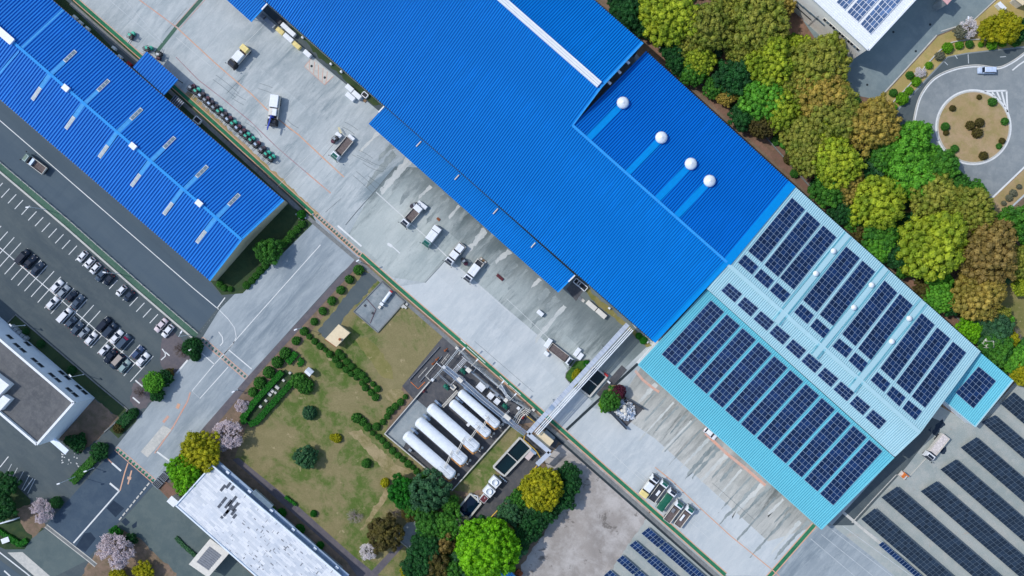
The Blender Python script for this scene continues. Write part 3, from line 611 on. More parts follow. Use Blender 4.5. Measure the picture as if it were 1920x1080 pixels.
# ------------------------------------------------------------------ left blue workshop
t = thing('blue_workshop', 'long blue gabled workshop with white skylights beside the car park', 'building', G(300, 330))
O = t.location
u = Vector((.7566, .6539)); Lx = 770
def ext(p, L=Lx): return (p[0]-u.x*L, p[1]-u.y*L)
he, hr = 5.4, 8.2
sw1, sw0 = G(393, 526, he), G(*ext((393, 526)), he); ne1, ne0 = G(532, 375, he), G(*ext((532, 375)), he); r1, r0 = G(453, 449, hr), G(*ext((453, 449)), hr)
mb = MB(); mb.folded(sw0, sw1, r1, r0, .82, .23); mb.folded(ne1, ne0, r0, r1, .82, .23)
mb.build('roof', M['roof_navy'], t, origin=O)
mb = MB(); mb.beam(r0+Vector((0, 0, .22)), r1+Vector((0, 0, .22)), .75, .08)
for a, b_ in ((sw1, r1), (r1, ne1)): mb.beam(a+Vector((0, 0, .16)), b_+Vector((0, 0, .16)), .55, .12)
mb.build('ridge_cap', M['flash_blue'], t, origin=O)
mb = MB(); cc = (sw1+ne1)/2
for a, b_ in ((sw0, sw1), (ne0, ne1)): wall_quad(mb, inset(a, r0, .5), inset(b_, r1, .5), 0, he-.1)
for a, b_ in ((sw1, r1), (ne1, r1)): wall_quad(mb, inset(a, cc, .3)-Vector((.2, .2, 0)), b_-Vector((.2, .2, 0)), 0, he-.1, hr-.1)
mb.build('wall', M['beige_wall'], t, origin=O)
mb = MB()
for a, b_ in ((sw0, sw1), (ne0, ne1)): mb.beam(a-Vector((0, 0, .08)), b_-Vector((0, 0, .08)), .25, .2)
mb.build('gutter', M['dark_metal'], t, origin=O)
PSW, PNE = pl(sw0, sw1, r1), pl(ne0, ne1, r1)
SKN = [(132, 106), (194.5, 161), (256, 214.5), (318, 268), (379, 322), (439, 375)]
SKS = [(69.5, 176), (132.5, 230.5), (195, 284), (255.5, 338), (316, 391), (378, 444)]
rd = (r1-r0).normalized()
for side, lst, P in (('NE', SKN, PNE), ('SW', SKS, PSW)):
    for k, (x, y) in enumerate(lst):
        c0 = hit(x, y, *P); q = r0+rd*((c0-r0).dot(rd)); dv = (q-c0); dist = dv.length; dv.normalize(); n_ = P[1]*.24
        f = MB(); f.beam(c0-dv*2.1+n_, c0+dv*2.1+n_, 1.05, .2); fo = f.build('skylight', M['steel_pale'], t, origin=O)
        g = MB()
        for j in range(3): g.beam(c0+dv*(-1.85+j*1.27)+n_*1.45, c0+dv*(-1.85+j*1.27+1.14)+n_*1.45, .72, .06)
        g.build('pane', M['glass_grey'] if side == 'NE' else M['pane_pale'], fo, origin=O)
        s_ = MB(); s_.beam(c0+dv*2.1+n_*.85, q+n_*.85, 1.15, .07); s_.build('cover_strip', M['strip_blue'], t, origin=O)
for (x, y) in ((126, 166), (251, 275.5), (374, 383)):
    q = r0+rd*((hit(x, y, *pl(sw0, sw1, r1))-r0).dot(rd)); v = MB()
    w_ = Vector((-rd.y, rd.x, 0)); v.obox(q, rd, .85, .65, hr-.1, hr+.75); v.obox(q, rd, .95, .75, hr+.75, hr+.9); v.build('ridge_vent', M['white'], t, origin=O)
q0 = r0+rd*((hit(30, 80, *PSW)-r0).dot(rd)); v = MB()
v.obox(q0-rd*16, rd, 15.5, .7, hr-.1, hr+.9); v.obox(q0-rd*16, rd, 15.7, 1.0, hr+.9, hr+1.05); v.build('ridge_monitor', M['white'], t, origin=O)
for a_, b_ in (((119, 19), (42, 90)), ((36, 96), (-10, 150))):
    P = PNE if a_[0] > 100 else PSW; s_ = MB(); s_.beam(hit(*a_, *P)+P[1]*.2, hit(*b_, *P)+P[1]*.2, .55, .06); s_.build('seam_strip', M['strip_blue'], t, origin=O)
ca = [G(275, 96, 4.6), G(335, 149, 4.6), G(308, 179, 4.9), G(249, 126, 4.9)]
mb = MB(); mb.folded(ca[0], ca[1], ca[2], ca[3], .8, .16)
cn = mb.build('canopy', M['roof_navy'], t, origin=O); mb = MB()
for q in (lerp(ca[0], ca[2], .06), lerp(ca[1], ca[3], .06)): mb.tube(down(q, 0), q, .12)
mb.beam(ca[0], ca[1], .2, .25); mb.build('canopy_frame', M['dark_metal'], cn, origin=O)
# ------------------------------------------------------------------ main blue warehouse
t = thing('blue_warehouse', 'huge blue ribbed warehouse with a long white ridge vent and four domes', 'building', G(1000, 300)); O = t.location
E0 = G(1225, 640, 8.2); E1 = G(345, -131, 8.2); L1 = G(1363, 492, 12.2); L0 = G(1073, 235, 12.2)
R0_ = G(1127, 163, 14.0); R1_ = G(860, -82, 14.0); N0 = G(1205, 80, 12.0); N1 = G(1040, -83, 12.0)
def xy_int(p, d, q, e):
    det = d.x*(-e.y)+e.x*d.y; w = q-p; s_ = (w.x*(-e.y)+e.x*w.y)/det; return p+d*s_
ed = (E0-E1); pd = (L0-R0_); EL = xy_int(down(L0, 0), down(pd, 0), down(E1, 0), down(ed, 0)); EL = down(EL, 8.2)
tR = (E1-E0).length/(EL-E0).length
R1x = R0_+(E1-EL)+Vector((0, 0, 0)); N1x = N0+(E1-EL)
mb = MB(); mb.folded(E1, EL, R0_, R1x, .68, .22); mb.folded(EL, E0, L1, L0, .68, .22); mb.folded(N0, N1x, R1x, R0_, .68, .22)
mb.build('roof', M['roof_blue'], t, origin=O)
D0 = G(1211, 96, 8.9); D1 = G(1485, 345, 8.9)
LL0, LL1 = L0-Vector((0, 0, .12)), L1-Vector((0, 0, .12))
dR = (N0-R0_); n_in = down(D1-D0, 0).normalized()
mb = MB(); mb.folded(D1, D0, LL0, LL1, .68, .22); mb.build('lower_roof', M['roof_blue_lower'], t, origin=O)
PD = pl(D0, D1, LL1); PS = pl(EL, E0, L1)
mb = MB()
mb.beam(L0+Vector((0, 0, .2)), L1+Vector((0, 0, .2)), .7, .1)
for a, b_ in ((L0, R0_), (R0_, N0)): mb.beam(a+Vector((0, 0, .16)), b_+Vector((0, 0, .16)), .6, .14)
mb.build('ridge_cap', M['flash_blue'], t, origin=O)
mb = MB(); mb.beam(E0+Vector((0, 0, .17)), L1+Vector((0, 0, .17)), 1.3, .1); mb.beam(D1+Vector((0, 0, .17)), L1+Vector((0, 0, .17)), 2.3, .1); mb.build('edge_flashing', M['strip_deep'], t, origin=O)
mb = MB()
for a, b_ in ((E1, E0), (N1x, N0), (D0, D1)): mb.beam(a-Vector((0, 0, .1)), b_-Vector((0, 0, .1)), .3, .25)
mb.build('gutter', M['dark'], t, origin=O)
mb = MB(); ctr = (E0+D0)/2
wall_quad(mb, inset(E1, ctr, .6), inset(E0, L1, .6), 0, 8.0); wall_quad(mb, inset(E0, L1, .6), L1, 0, 8.0, 12.0); wall_quad(mb, L1, inset(D1, L1, .5), 0, 12.0, 8.7)
wall_quad(mb, inset(D1, L1, .5), inset(D0, L0, .5), 0, 8.7); wall_quad(mb, inset(N1x, R1x, .5), inset(N0, R0_, .5), 0, 11.8)
wall_quad(mb, inset(L0, D1, -.3), inset(R0_, L0, .2)-n_in*.4, 8, 12.0, 13.8); wall_quad(mb, R0_-n_in*.4, inset(N0, R0_, .4)-n_in*.4, 7, 13.8, 11.8)
mb.build('wall', M['wall_grey'], t, origin=O)
# ridge vent: three long white ribs
mb = MB(); rd = (R0_-R1x).normalized(); w_ = Vector((-rd.y, rd.x, 0)); e1 = R0_-rd*.7; e0 = R1x
for off_, wd, z in ((0, 1.75, .25), (-.62, .44, .75), (0.02, .5, .6), (.62, .44, .75)): mb.beam(e0+w_*off_+Vector((0, 0, z)), e1+w_*off_+Vector((0, 0, z)), wd, .35)
mb.beam(e0+w_*.9+Vector((0, 0, .7)), e1+w_*.9+Vector((0, 0, .7)), .06, .5)
mb.build('ridge_vent', M['white'], t, origin=O)
for k, (x, y) in enumerate(((1171, 191), (1243, 256), (1298, 305), (1333, 337))):
    c0 = hit(x-4, y+3, *PD); mb = MB()
    mb.lathe([(1.0, -.3), (1.0, .7), (1.55, .75), (1.6, .9), (1.55, 1.15), (1.25, 1.5), (.8, 1.75), (.35, 1.92), (.12, 2.05), (0, 2.08)], c0, 28)
    mb.lathe([(1.62, .88), (1.66, .93), (1.62, .98)], c0, 28); mb.build('dome_ventilator', M['white_metal'], t, origin=O)
    dv = (LL0-D0).normalized(); q = hit(x, y, *PD); tt = (LL0-q).dot(dv); 
    ln = down(L1-L0, 0).normalized(); nn = Vector((-ln.y, ln.x, 0)); tt = abs((q-LL0).dot(nn))/abs(dv.dot(nn))
    s_ = MB(); s_.beam(q+dv*.9+PD[1]*.21, q+dv*(tt-.3)+PD[1]*.21, 1.75, .06); s_.build('cover_strip', M['strip_deep'], t, origin=O)
for (x, y) in ((1176, 120), (1160, 138), (1141.5, 158)):
    q = hit(x, y, *PD); v = MB(); v.obox(q, n_in, .5, .32, q.z+1.3, q.z+1.75); v.obox(q-n_in*.9, n_in, .9, .06, q.z+1.5, q.z+1.6); v.build('wall_lamp', M['white_metal'], t, origin=O)
for k, (pts, nm) in enumerate((([(691, 232), (1046, 548), (1075, 519), (719, 201)], 0), ([(300, -112), (471, 41), (501, 8), (330, -145)], 1))):
    a = [G(pts[0][0], pts[0][1], 5.2), G(pts[1][0], pts[1][1], 5.2), G(pts[2][0]+3, pts[2][1]-3, 6.2), G(pts[3][0]+3, pts[3][1]-3, 6.2)]
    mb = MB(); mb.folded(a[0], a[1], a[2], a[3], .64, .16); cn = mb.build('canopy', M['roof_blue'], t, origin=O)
    mb = MB(); mb.beam(a[1]+Vector((.0, 0, .1)), a[2]+Vector((0, 0, .1)), .25, .25)
    mb.build('canopy_trim', M['flash_blue'], cn, origin=O)
    for e0, e1 in ((a[1], a[2]),)+(((a[0], a[3]),) if not k else ()):
        mb = MB(); mb.beam(lerp(e0, e1, .62)+Vector((0, 0, .3)), e1+Vector((0, 0, .3)), .35, .2); mb.build('canopy_end_plate', M['white'], cn, origin=O)
    mb = MB()
    for i in range(8): q = lerp(lerp(a[0], a[1], (i+.3)/8), lerp(a[3], a[2], (i+.3)/8), .12); mb.tube(down(q, 0), q, .1)
    mb.build('canopy_post', M['steel'], cn, origin=O)['kind'] = 'stuff'
    if not k:
        PC = pl(a[0], a[1], a[2])
        for (x0, y0, x1, y1) in ((790, 265, 781, 275), (861, 328, 853, 337), (934, 391, 925, 401), (1004, 455, 996, 464)):
            v = MB(); v.tube(hit(x0, y0, *PC)+PC[1]*.35, hit(x1, y1, *PC)+PC[1]*.35, .17, n=6); v.build('downpipe', M['off_white'], t, origin=O)
# ------------------------------------------------------------------ pale solar warehouse (two levels) and its annex
def solar(name, quad, planes, off, nx, ny, lab, grp, pv='pv', fr='pv_frame', gap=.09):
    tl, tr, brr, bl = [hit(x, y, *planes)+planes[1]*off for x, y in quad]
    c = (tl+tr+brr+bl)/4; th = thing(name, lab, 'solar array', (c.x, c.y, c.z-.2), 0, grp); o = th.location
    n = planes[1]; mb = MB()
    gx = gap/(tr-tl).length; gy = gap/(bl-tl).length
    def P(s_, r_): return lerp(lerp(tl, tr, s_), lerp(bl, brr, s_), r_)
    for i in range(nx):
        for j in range(ny):
            s0, s1, t0, t1 = i/nx+gx/2, (i+1)/nx-gx/2, j/ny+gy/2, (j+1)/ny-gy/2
            q = [P(s0, t0), P(s0, t1), P(s1, t1), P(s1, t0)]
            mb.hexa([v+n*.05 for v in q], [v+n*.09 for v in q])
    mb.build('module_field', M[pv], th, origin=o)
    fb = MB(); q = [P(-gx/2, -gy/2), P(-gx/2, 1+gy/2), P(1+gx/2, 1+gy/2), P(1+gx/2, -gy/2)]; fb.hexa(q, [v+n*.05 for v in q]); fb.build('mounting_frame', M[fr], th, origin=o)
    return th
t = thing('solar_warehouse', 'pale cyan gabled warehouse roofed with solar arrays and a teal lean-to', 'building', G(1500, 670)); O = t.location
ne0, ne1 = G(1486, 346, 8.7), G(1837, 658, 8.7); ri0, ri1 = G(1365, 496, 12.0), G(1724, 811, 12.0); so0, so1 = G(1326, 541, 11.0), G(1677, 855, 11.0)
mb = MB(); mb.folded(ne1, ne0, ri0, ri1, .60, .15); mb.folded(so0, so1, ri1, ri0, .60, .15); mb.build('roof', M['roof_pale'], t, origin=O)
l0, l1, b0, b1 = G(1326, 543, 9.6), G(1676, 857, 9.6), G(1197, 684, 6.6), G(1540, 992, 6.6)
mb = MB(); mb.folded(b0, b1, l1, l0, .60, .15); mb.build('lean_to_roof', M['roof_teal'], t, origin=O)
mb = MB(); mb.beam(ri0+Vector((0, 0, .2)), ri1+Vector((0, 0, .2)), 1.1, .08)
for a, b_ in ((ne1, ri1), (ri1, so1)): mb.beam(a+Vector((0, 0, .12)), b_+Vector((0, 0, .12)), .4, .12)
mb.beam(so0+Vector((0, 0, .13)), so1+Vector((0, 0, .13)), .25, .1)
mb.build('ridge_cap', M['roof_pale'], t, origin=O)
mb = MB()
for a, b_ in ((b0, l0), (b1, l1), (b0, b1)): mb.beam(a+Vector((0, 0, .1)), b_+Vector((0, 0, .1)), .3, .14)
mb.build('edge_flashing', M['roof_annex'], t, origin=O)
mb = MB()
for a, b_ in ((ne0, ne1), (b0, b1)): mb.beam(a-Vector((0, 0, .12)), b_-Vector((0, 0, .12)), .28, .22)
mb.build('gutter', M['dark_metal'], t, origin=O)
mb = MB(); ctr = (ne0+b1)/2
wall_quad(mb, inset(ne0, ctr, .7), inset(ne1, ctr, .7), 0, 8.4); wall_quad(mb, inset(ne1, ctr, .7), inset(ri1, ctr, .5), 0, 8.4, 11.7); wall_quad(mb, inset(ri1, ctr, .5), inset(so1, ctr, .5), 0, 11.7, 10.7)
wall_quad(mb, so0+Vector((.2, .2, 0)), so1+Vector((.2, .2, 0)), 8, 10.8); wall_quad(mb, inset(l1, ctr, .6), inset(b1, ctr, .6), 0, 9.2, 6.3); wall_quad(mb, inset(b1, ctr, .6), inset(b0, ctr, .6), 0, 6.3); wall_quad(mb, inset(b0, ctr, .6), inset(l0, ctr, .6), 0, 6.3, 9.2)
mb.build('wall', M['white'], t, origin=O)
PN, PM, PL = pl(ne0, ne1, ri1), pl(so0, so1, ri1), pl(b0, b1, l1)
for k, (x, y) in enumerate(((1564, 470), (1531, 512), (1635, 533.5), (1602, 575.5), (1705.5, 596), (1673, 639))):
    c0 = hit(x-3, y+1, *PN); mb = MB(); mb.lathe([(.5, -.2), (.5, .5), (.78, .55), (.8, .75), (.62, 1.05), (.3, 1.25), (0, 1.3)], c0, 20); mb.build('roof_ventilator', M['white_metal'], t, origin=O)
dN = (ri0-ne0).normalized()
for (x0, y0, x1, y1) in ((1590, 440, 1455, 605), (1661, 503, 1526, 668), (1731, 566, 1596, 731)):
    for dx, w, mt in ((0, 1.5, 'roof_pale'), (-8.6, .12, 'roof_teal'), (8.6, .12, 'roof_teal'), (-6.5, .1, 'roof_teal'), (6.5, .1, 'roof_teal')):
        a = hit(x0+dx*.75, y0+dx*.66, *PN); b_ = hit(x1+dx*.75, y1+dx*.66, *PN); s_ = MB(); s_.beam(a+PN[1]*.2, b_+PN[1]*.2, w, .07); s_.build('cover_strip', M[mt], t, origin=O)
nl = 'north east slope of the pale solar roof'
LONG = [[(1484, 371), (1508, 393), (1427, 492), (1402, 471)], [(1512.5, 397.5), (1537, 420), (1457.5, 519), (1432.5, 497)], [(1542.5, 423), (1567, 445), (1487, 543), (1461.5, 521)],
        [(1585.5, 462.5), (1611, 484), (1530, 585), (1505, 563)], [(1616, 489), (1639.5, 509.5), (1561, 611), (1536, 590)], [(1657.5, 526), (1681, 549), (1602.5, 649), (1578, 626.5)], [(1686, 551), (1710, 572.5), (1632, 675), (1607.5, 653.5)],
        [(1727, 587.5), (1751, 609), (1674, 713), (1649.5, 690.5)], [(1756, 614), (1780.5, 635), (1704, 739), (1679, 717)], [(1785.5, 640.5), (1810, 661), (1733, 764.5), (1708, 743)]]
for k, q in enumerate(LONG): solar('solar_array', q, PN, .26, 4, 14, 'long dark solar array, %s from the blue roof on the upper pale slope' % ORD[k+1], 'long solar arrays on the pale roof')
SHORT = [[(1396, 477.5), (1421, 500), (1409, 515), (1383, 492.5)], [(1426, 504), (1450, 526), (1438, 541), (1413, 519)], [(1456, 530), (1481, 552), (1467.5, 567), (1442.5, 545)], [(1501, 570), (1525, 591), (1512.5, 607.5), (1488, 585.5)], [(1530.5, 597), (1555, 619), (1543, 634.5), (1518, 612)],
         [(1572.5, 634.5), (1597, 655), (1585, 671), (1559.5, 649.5)], [(1602.5, 660.5), (1626, 681), (1614, 698), (1590, 676)], [(1644, 697.5), (1668, 719), (1656, 735), (1631, 712.5)], [(1672.5, 724), (1697, 745), (1685, 762), (1661, 739)], [(1702, 750), (1727.5, 771), (1715, 787.5), (1690.5, 765.5)]]
for k, q in enumerate(SHORT): solar('solar_array', q, PN, .26, 4, 2, 'short dark solar array, %s from the blue roof just above the pale ridge' % ORD[k+1], 'short solar arrays above the pale ridge')
for k in range(10):
    x, y = 1366+30*k, 530+26.4*k; solar('solar_array', [(x, y), (x+25, y+21), (x+11, y+37), (x-14, y+15)], PM, .26, 4, 3, 'small dark solar array, %s from the blue roof just below the pale ridge' % ORD[k+1], 'small solar arrays below the pale ridge')
for k in range(11):
    x, y = 1332.5+29.65*k, 563+26.1*k; dd = .0*k
    solar('solar_array', [(x, y), (x+24.5, y+21.5), (x-67.5, y+122.5), (x-92, y+101)], PL, .26, 4, 14, 'tall dark solar array, %s from the pipe bridge end on the teal lean-to' % ORD[k+1], 'tall solar arrays on the teal lean-to')
t = thing('teal_annex', 'small teal shed with one solar array at the solar warehouse end', 'building', G(1830, 730)); O = t.location
a = [G(1838, 661, 6.6), G(1899, 713, 6.2), G(1828, 800, 4.9), G(1770, 752, 5.3)]
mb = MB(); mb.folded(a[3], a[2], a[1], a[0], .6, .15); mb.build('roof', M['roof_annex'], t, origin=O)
mb = MB(); c_ = sum(a, Vector())/4
for i in range(4): wall_quad(mb, inset(a[i], c_, .4), inset(a[(i+1) % 4], c_, .4), 0, a[i].z-.2, a[(i+1) % 4].z-.2)
mb.build('wall', M['white'], t, origin=O)
mb = MB(); mb.beam(a[1]+Vector((0, 0, .12)), a[2]+Vector((0, 0, .12)), .4, .14); mb.beam(a[2]+Vector((0, 0, .12)), a[3]+Vector((0, 0, .12)), .3, .14); mb.build('edge_flashing', M['roof_pale'], t, origin=O)
solar('solar_array', [(1834, 687), (1866, 714), (1824, 765), (1791, 736)], pl(a[0], a[1], a[2]), .26, 5, 7, 'single dark solar array on the small teal annex roof', None)
mb = MB(); q = G(1832, 643, 0); mb.obox(q, (.752, -.659), 1.5, .9, 5.2, 5.35); mb.obox(q+Vector((1.2, .6, 0)), (.659, .752), .8, .5, 4.2, 4.3)
for dx, dy in ((-1, -.9), (1, -.9), (1, .9), (-1, .9)): mb.tube(q+Vector((dx, dy, 0)), q+Vector((dx, dy, 6.3)), .07, n=5)
for z in (5.9, 6.3):
    for (p1, p2) in (((-1, -.9), (1, -.9)), ((1, -.9), (1, .9)), ((1, .9), (-1, .9))): mb.tube(q+Vector((*p1, z)), q+Vector((*p2, z)), .05, n=4)
for k in range(8): mb.obox(q+Vector((1.6+.32*k, -.3, 0)), (1, 0), .12, .45, 5.0-.6*k, 5.1-.6*k)
single(mb, 'access_stair', M['off_white'], 'pale metal stair platform beside the solar warehouse eave', 'stair')
# ------------------------------------------------------------------ office building
t = thing('office_building', 'pale blue office block with dark flat roof beside the car park', 'building', G(60, 700)); O = t.location
hO = 10.7; gA, gB, gC = G(13, 605), G(178, 746), G(111, 822); gD = gC+(gA-gB)*1.6; gA = gB+(gA-gB)*1.6
pts = [gA, gB, gC, gD]; mb = MB(); cen = sum(pts, Vector())/4
mb.hexa([down(p, 0) for p in pts][::-1], [down(p, hO-.9) for p in pts][::-1]); mb.build('wall', M['wall_blue'], t, origin=O)
ins = [p+(cen-p).normalized()*1.0 for p in pts]
mb = MB(); mb.slab([down(p, hO-.87) for p in [x+(cen-x).normalized()*.05 for x in pts]], .02); mb.build('roof', M['office_roof'], t, origin=O)
mb = MB()
for i in range(4): wall_quad(mb, pts[i]+(cen-pts[i]).normalized()*.35, pts[(i+1) % 4]+(cen-pts[(i+1) % 4]).normalized()*.35, hO-.9, hO, th=.6)
mb.build('parapet', M['white'], t, origin=O)
d = (gB-gA).normalized(); nw = Vector((-d.y, d.x, 0)); nw = nw if nw.y > 0 else -nw
PW = (gB, nw)
for (x, y) in ((31.2, 647.7), (51.2, 645), (42.5, 657.2), (64.2, 675.5), (75.5, 685), (96.7, 703.5), (115, 699.2), (108.2, 713), (126.2, 708.7), (129.2, 731), (146.7, 726.5), (140.5, 740.5), (158, 736), (18, 632)):
    q = hit(x, y, *PW); f = MB(); f.beam(q-d*.95+nw*.03-Vector((0, 0, 0)), q+d*.95+nw*.03, .16, 1.7); fo = f.build('window', M['wall_grey'], t, origin=O)
    g = MB(); g.beam(q-d*.8+nw*.1, q+d*.8+nw*.1, .08, 1.4); g.build('pane', M['glass'], fo, origin=O)
for pts_, z0, z1, lab in (([(-46, 676), (-12, 700), (17, 722), (-20, 760)], hO-.9, 12.2, 'penthouse'), ([(-20, 768), (6, 741), (19, 749), (0, 770)], hO-.9, 11.8, 'stair_head')):
    q = [G(*p, z1) for p in pts_]; mb = MB(); mb.hexa([down(p, z0) for p in q], q)
    pn = mb.build(lab, M['white'], t, origin=O)
mb = MB(); q = G(118, 829); mb.obox(q, (.752, -.659), 3.5, .8, 2.6, 2.8); mb.obox(q+Vector((-2.6, 1.6, 0)), (.752, -.659), .5, .5, 2.4, 2.6); mb.build('entrance_canopy', M['wall_blue'], t, origin=O)
for k in range(5):
    q = G(28+k*6.2, 612+k*5.4); mb = MB(); mb.obox(q, d, .5, .42, 0, 1.5); mb.lathe([(.28, 1.5), (.28, 1.6), (.1, 1.6)], q, 10)
    single(mb, 'outdoor_unit', M['wall_grey'], 'grey cooling unit, %s from the pole end behind the office' % ORD[k+1], 'cooling unit', 'cooling units behind the office')
mb = MB(); mb.wallstrip(px([(14, 606), (30, 590), (100, 650), (182, 720), (240, 768), (228, 782), (196, 810)]), .35, 0, .25); single(mb, 'garden_kerb', M['kerb_dark'], 'grey kerb edging the dark grass beside the office', 'kerb')
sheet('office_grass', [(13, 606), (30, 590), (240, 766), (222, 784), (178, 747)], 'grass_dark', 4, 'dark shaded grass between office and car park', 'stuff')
sheet('office_soil', [(178, 747), (222, 784), (196, 812), (150, 850), (128, 832), (111, 823)], 'soil', 4, 'bare brown soil at the end of the office')
sheet('corner_lawn', [(-60, 860), (4, 884), (58, 938), (52, 965), (82, 992), (62, 1006), (46, 1030), (10, 1030), (-60, 1000)], 'grass_dark', 3, 'dark green lawn in the lower corner', 'stuff')
sheet('corner_soil', [(30, 955), (60, 945), (85, 985), (62, 1008), (40, 985)], 'soil', 4, 'bare soil under the pale blossom tree')
sheet('cherry_soil', [(222, 990), (262, 1010), (330, 1075), (345, 1110), (180, 1110), (150, 1090), (165, 1055)], 'soil', 4, 'brown bed under the large blossom tree')
sheet('hedge_bed', [(205, 806), (242, 768), (258, 778), (255, 790), (222, 822)], 'grass_dark', 4, 'planted island at the car park exit', 'stuff')
sheet('bare_bed', [(304, 632), (322, 618), (345, 640), (372, 650), (378, 664), (352, 676), (318, 708), (300, 680)], 'path', 4, 'purple grey bed under the bare car park tree')
sheet('bare_bed', [(250, 720), (275, 700), (300, 722), (285, 752), (262, 770), (243, 752)], 'path', 4, 'purple grey bed beside the lime tree')
# ------------------------------------------------------------------ pale flat roofed hall
t = thing('white_hall', 'low hall with pale flat panel roof beside the garden', 'building', G(480, 1010)); O = t.location
hW = 6.; a = [G(398, 872, hW), G(640, 1080, hW), G(572, 1160, hW), G(330, 947, hW)]
mb = MB(); mb.slab(a, .3); mb.build('roof', M['panel_roof'], t, origin=O)
mb = MB(); c_ = sum(a, Vector())/4
for i in range(4): wall_quad(mb, inset(a[i], c_, .9), inset(a[(i+1) % 4], c_, .9), 0, hW-.3)
mb.build('wall', M['wall_grey'], t, origin=O)
mb = MB()
for i in range(4): mb.beam(a[i]+Vector((0, 0, .1)), a[(i+1) % 4]+Vector((0, 0, .1)), .35, .5)
mb.build('roof_edge', M['wall_blue'], t, origin=O)
e = [G(410, 864, 4.6), G(655, 1078, 4.6), G(645, 1086, 4.6), G(398, 873, 4.6)]; mb = MB(); mb.slab(e, .2); mb.build('side_eave', M['steel_blue'], t, origin=O)
mb = MB()
for k in range(6): q = lerp(e[0], e[1], (k+.5)/6); mb.obox(q-Vector((.4, .5, 0)), (.752, -.659), .5, .35, 4.6, 5.1)
mb.build('eave_bracket', M['wall_blue'], t, origin=O)['kind'] = 'stuff'
rb = MB(); q = [G(478, 918, 5.4), G(512, 948, 5.4), G(506, 955, 5.4), G(472, 925, 5.4)]; rb.slab(q, 1.); rb.build('light_hood', M['glass_grey'], t, origin=O)
for (x, y, n_) in ((418, 915, 3), (430, 908, 4), (436, 915, 2), (420, 938, 3), (412, 948, 2), (428, 945, 4), (436, 940, 5), (430, 955, 4), (441, 950, 4), (424, 962, 3), (438, 960, 3), (416, 970, 1), (440, 968, 2)):
    q = G(x, y, hW); mb = MB(); mb.obox(q, (.62, .78), .35*n_, .38, hW+.004, hW+.03); mb.build('roof_patch', M['slate'], t, origin=O)
mb = MB()
for k in range(95):
    q = lerp(lerp(a[0], a[1], R.uniform(.25, .95)), lerp(a[3], a[2], R.uniform(.25, .95)), R.random()); mb.obox(q, (.62, .78) if R.random() < .5 else (.752, -.659), R.uniform(.1, .55), R.choice((.05, .07, .14)), hW+.005, hW+.02)
mb.build('roof_scuffs', M['grey'], t, origin=O)['kind'] = 'stuff'
q = [G(394, 1010, 4.), G(430, 1037, 4.), G(390, 1083, 4.), G(354, 1058, 4.)]; mb = MB(); mb.slab(q, .3); cn = mb.build('porch', M['off_white'], t, origin=O)
cc = sum(q, Vector())/4; i_ = [lerp(p, cc, .38)+Vector((0, 0, .02)) for p in q]
mb = MB(); mb.folded(i_[0], i_[3], i_[2], i_[1], .6, .1); mb.build('porch_roof_light', M['grey'], cn, origin=O)
mb = MB()
for p in q: mb.tube(down(lerp(p, cc, .1), 0), lerp(p, cc, .1)-Vector((0, 0, .3)), .15)
mb.build('porch_post', M['off_white'], cn, origin=O)
mb = MB(); mb.obox(G(332, 935), (.752, -.659), 1.1, .9, 0, 2.9); mb.obox(G(332, 935), (.752, -.659), 1.25, 1.05, 2.9, 3.1); single(mb, 'gate_hut', M['white'], 'small white gate hut at the corner of the pale hall', 'hut')
sheet('brick_pad', [(296, 915), (310, 900), (336, 930), (318, 937)], 'soil_red', 5, 'dark red paved pad at the hall corner')
for k, (x, y) in enumerate(((297, 906), (309, 893))):
    mb = MB(); c0 = G(x, y)
    for j in range(6): mb.obox(c0+Vector((.752, -.659, 0))*(j-2.5)*.4, (.659, .752), 1., .05, .02, .7)
    for s_ in (-1, 1): mb.obox(c0+Vector((.659, .752, 0))*s_, (.752, -.659), 1.2, .06, .02, .8)
    single(mb, 'bicycle_rack', M['steel'], 'pale grey rack %s the red paved pad' % ('next to' if k == 0 else 'above'), 'rack')
# ------------------------------------------------------------------ white solar building at the top
t = thing('white_solar_building', 'tall white building with blue solar arrays beside the loop road', 'building', G(1600, 20)); O = t.location
hB = 12.8; c1 = G(1628, 94, hB); dl = Vector((-.72, .69, 0)); rr1 = G(1715, 0, hB); ll1 = G(1527, 0, hB)
d1 = (rr1-c1).normalized(); d2 = (ll1-c1).normalized(); a = [c1, c1+d1*45, c1+d1*45+d2*40, c1+d2*40]
mb = MB(); mb.folded(a[0], a[1], a[2], a[3], .6, .12); mb.build('roof', M['white'], t, origin=O)
mb = MB(); cen = sum(a, Vector())/4
ain = [p+(cen-p).normalized()*.3 for p in a]
mb.hexa([down(p, 0) for p in ain], [down(p, hB-.15) for p in ain]); mb.build('wall', M['wall_cream'], t, origin=O)
mb = MB(); mb.beam(a[0]+Vector((0, 0, .02)), a[1]+Vector((0, 0, .02)), .5, .35); mb.beam(a[0]+Vector((0, 0, .02)), a[3]+Vector((0, 0, .02)), .4, .35); mb.build('roof_edge', M['white'], t, origin=O)
PW = (ain[0], Vector((d2.y, -d2.x, 0)) if Vector((d2.y, -d2.x, 0)).y < 0 else Vector((-d2.y, d2.x, 0)))
for k in range(12):
    q = hit(1545+k*5.2 if k < 9 else 1500+k*4, 35+k*5.2 if k < 9 else 8, *PW)
    if k < 9 or True:
        q = hit(1547+k*5.6, 37+k*5., *PW); f = MB(); f.beam(q-d2*.5+PW[1]*.06, q+d2*.5+PW[1]*.06, .14, 1.3); fo = f.build('window', M['off_white'], t, origin=O)
        g = MB(); g.beam(q-d2*.42+PW[1]*.12, q+d2*.42+PW[1]*.12, .06, 1.1); g.build('pane', M['glass'] if k % 3 != 1 else M['glass_grey'], fo, origin=O)
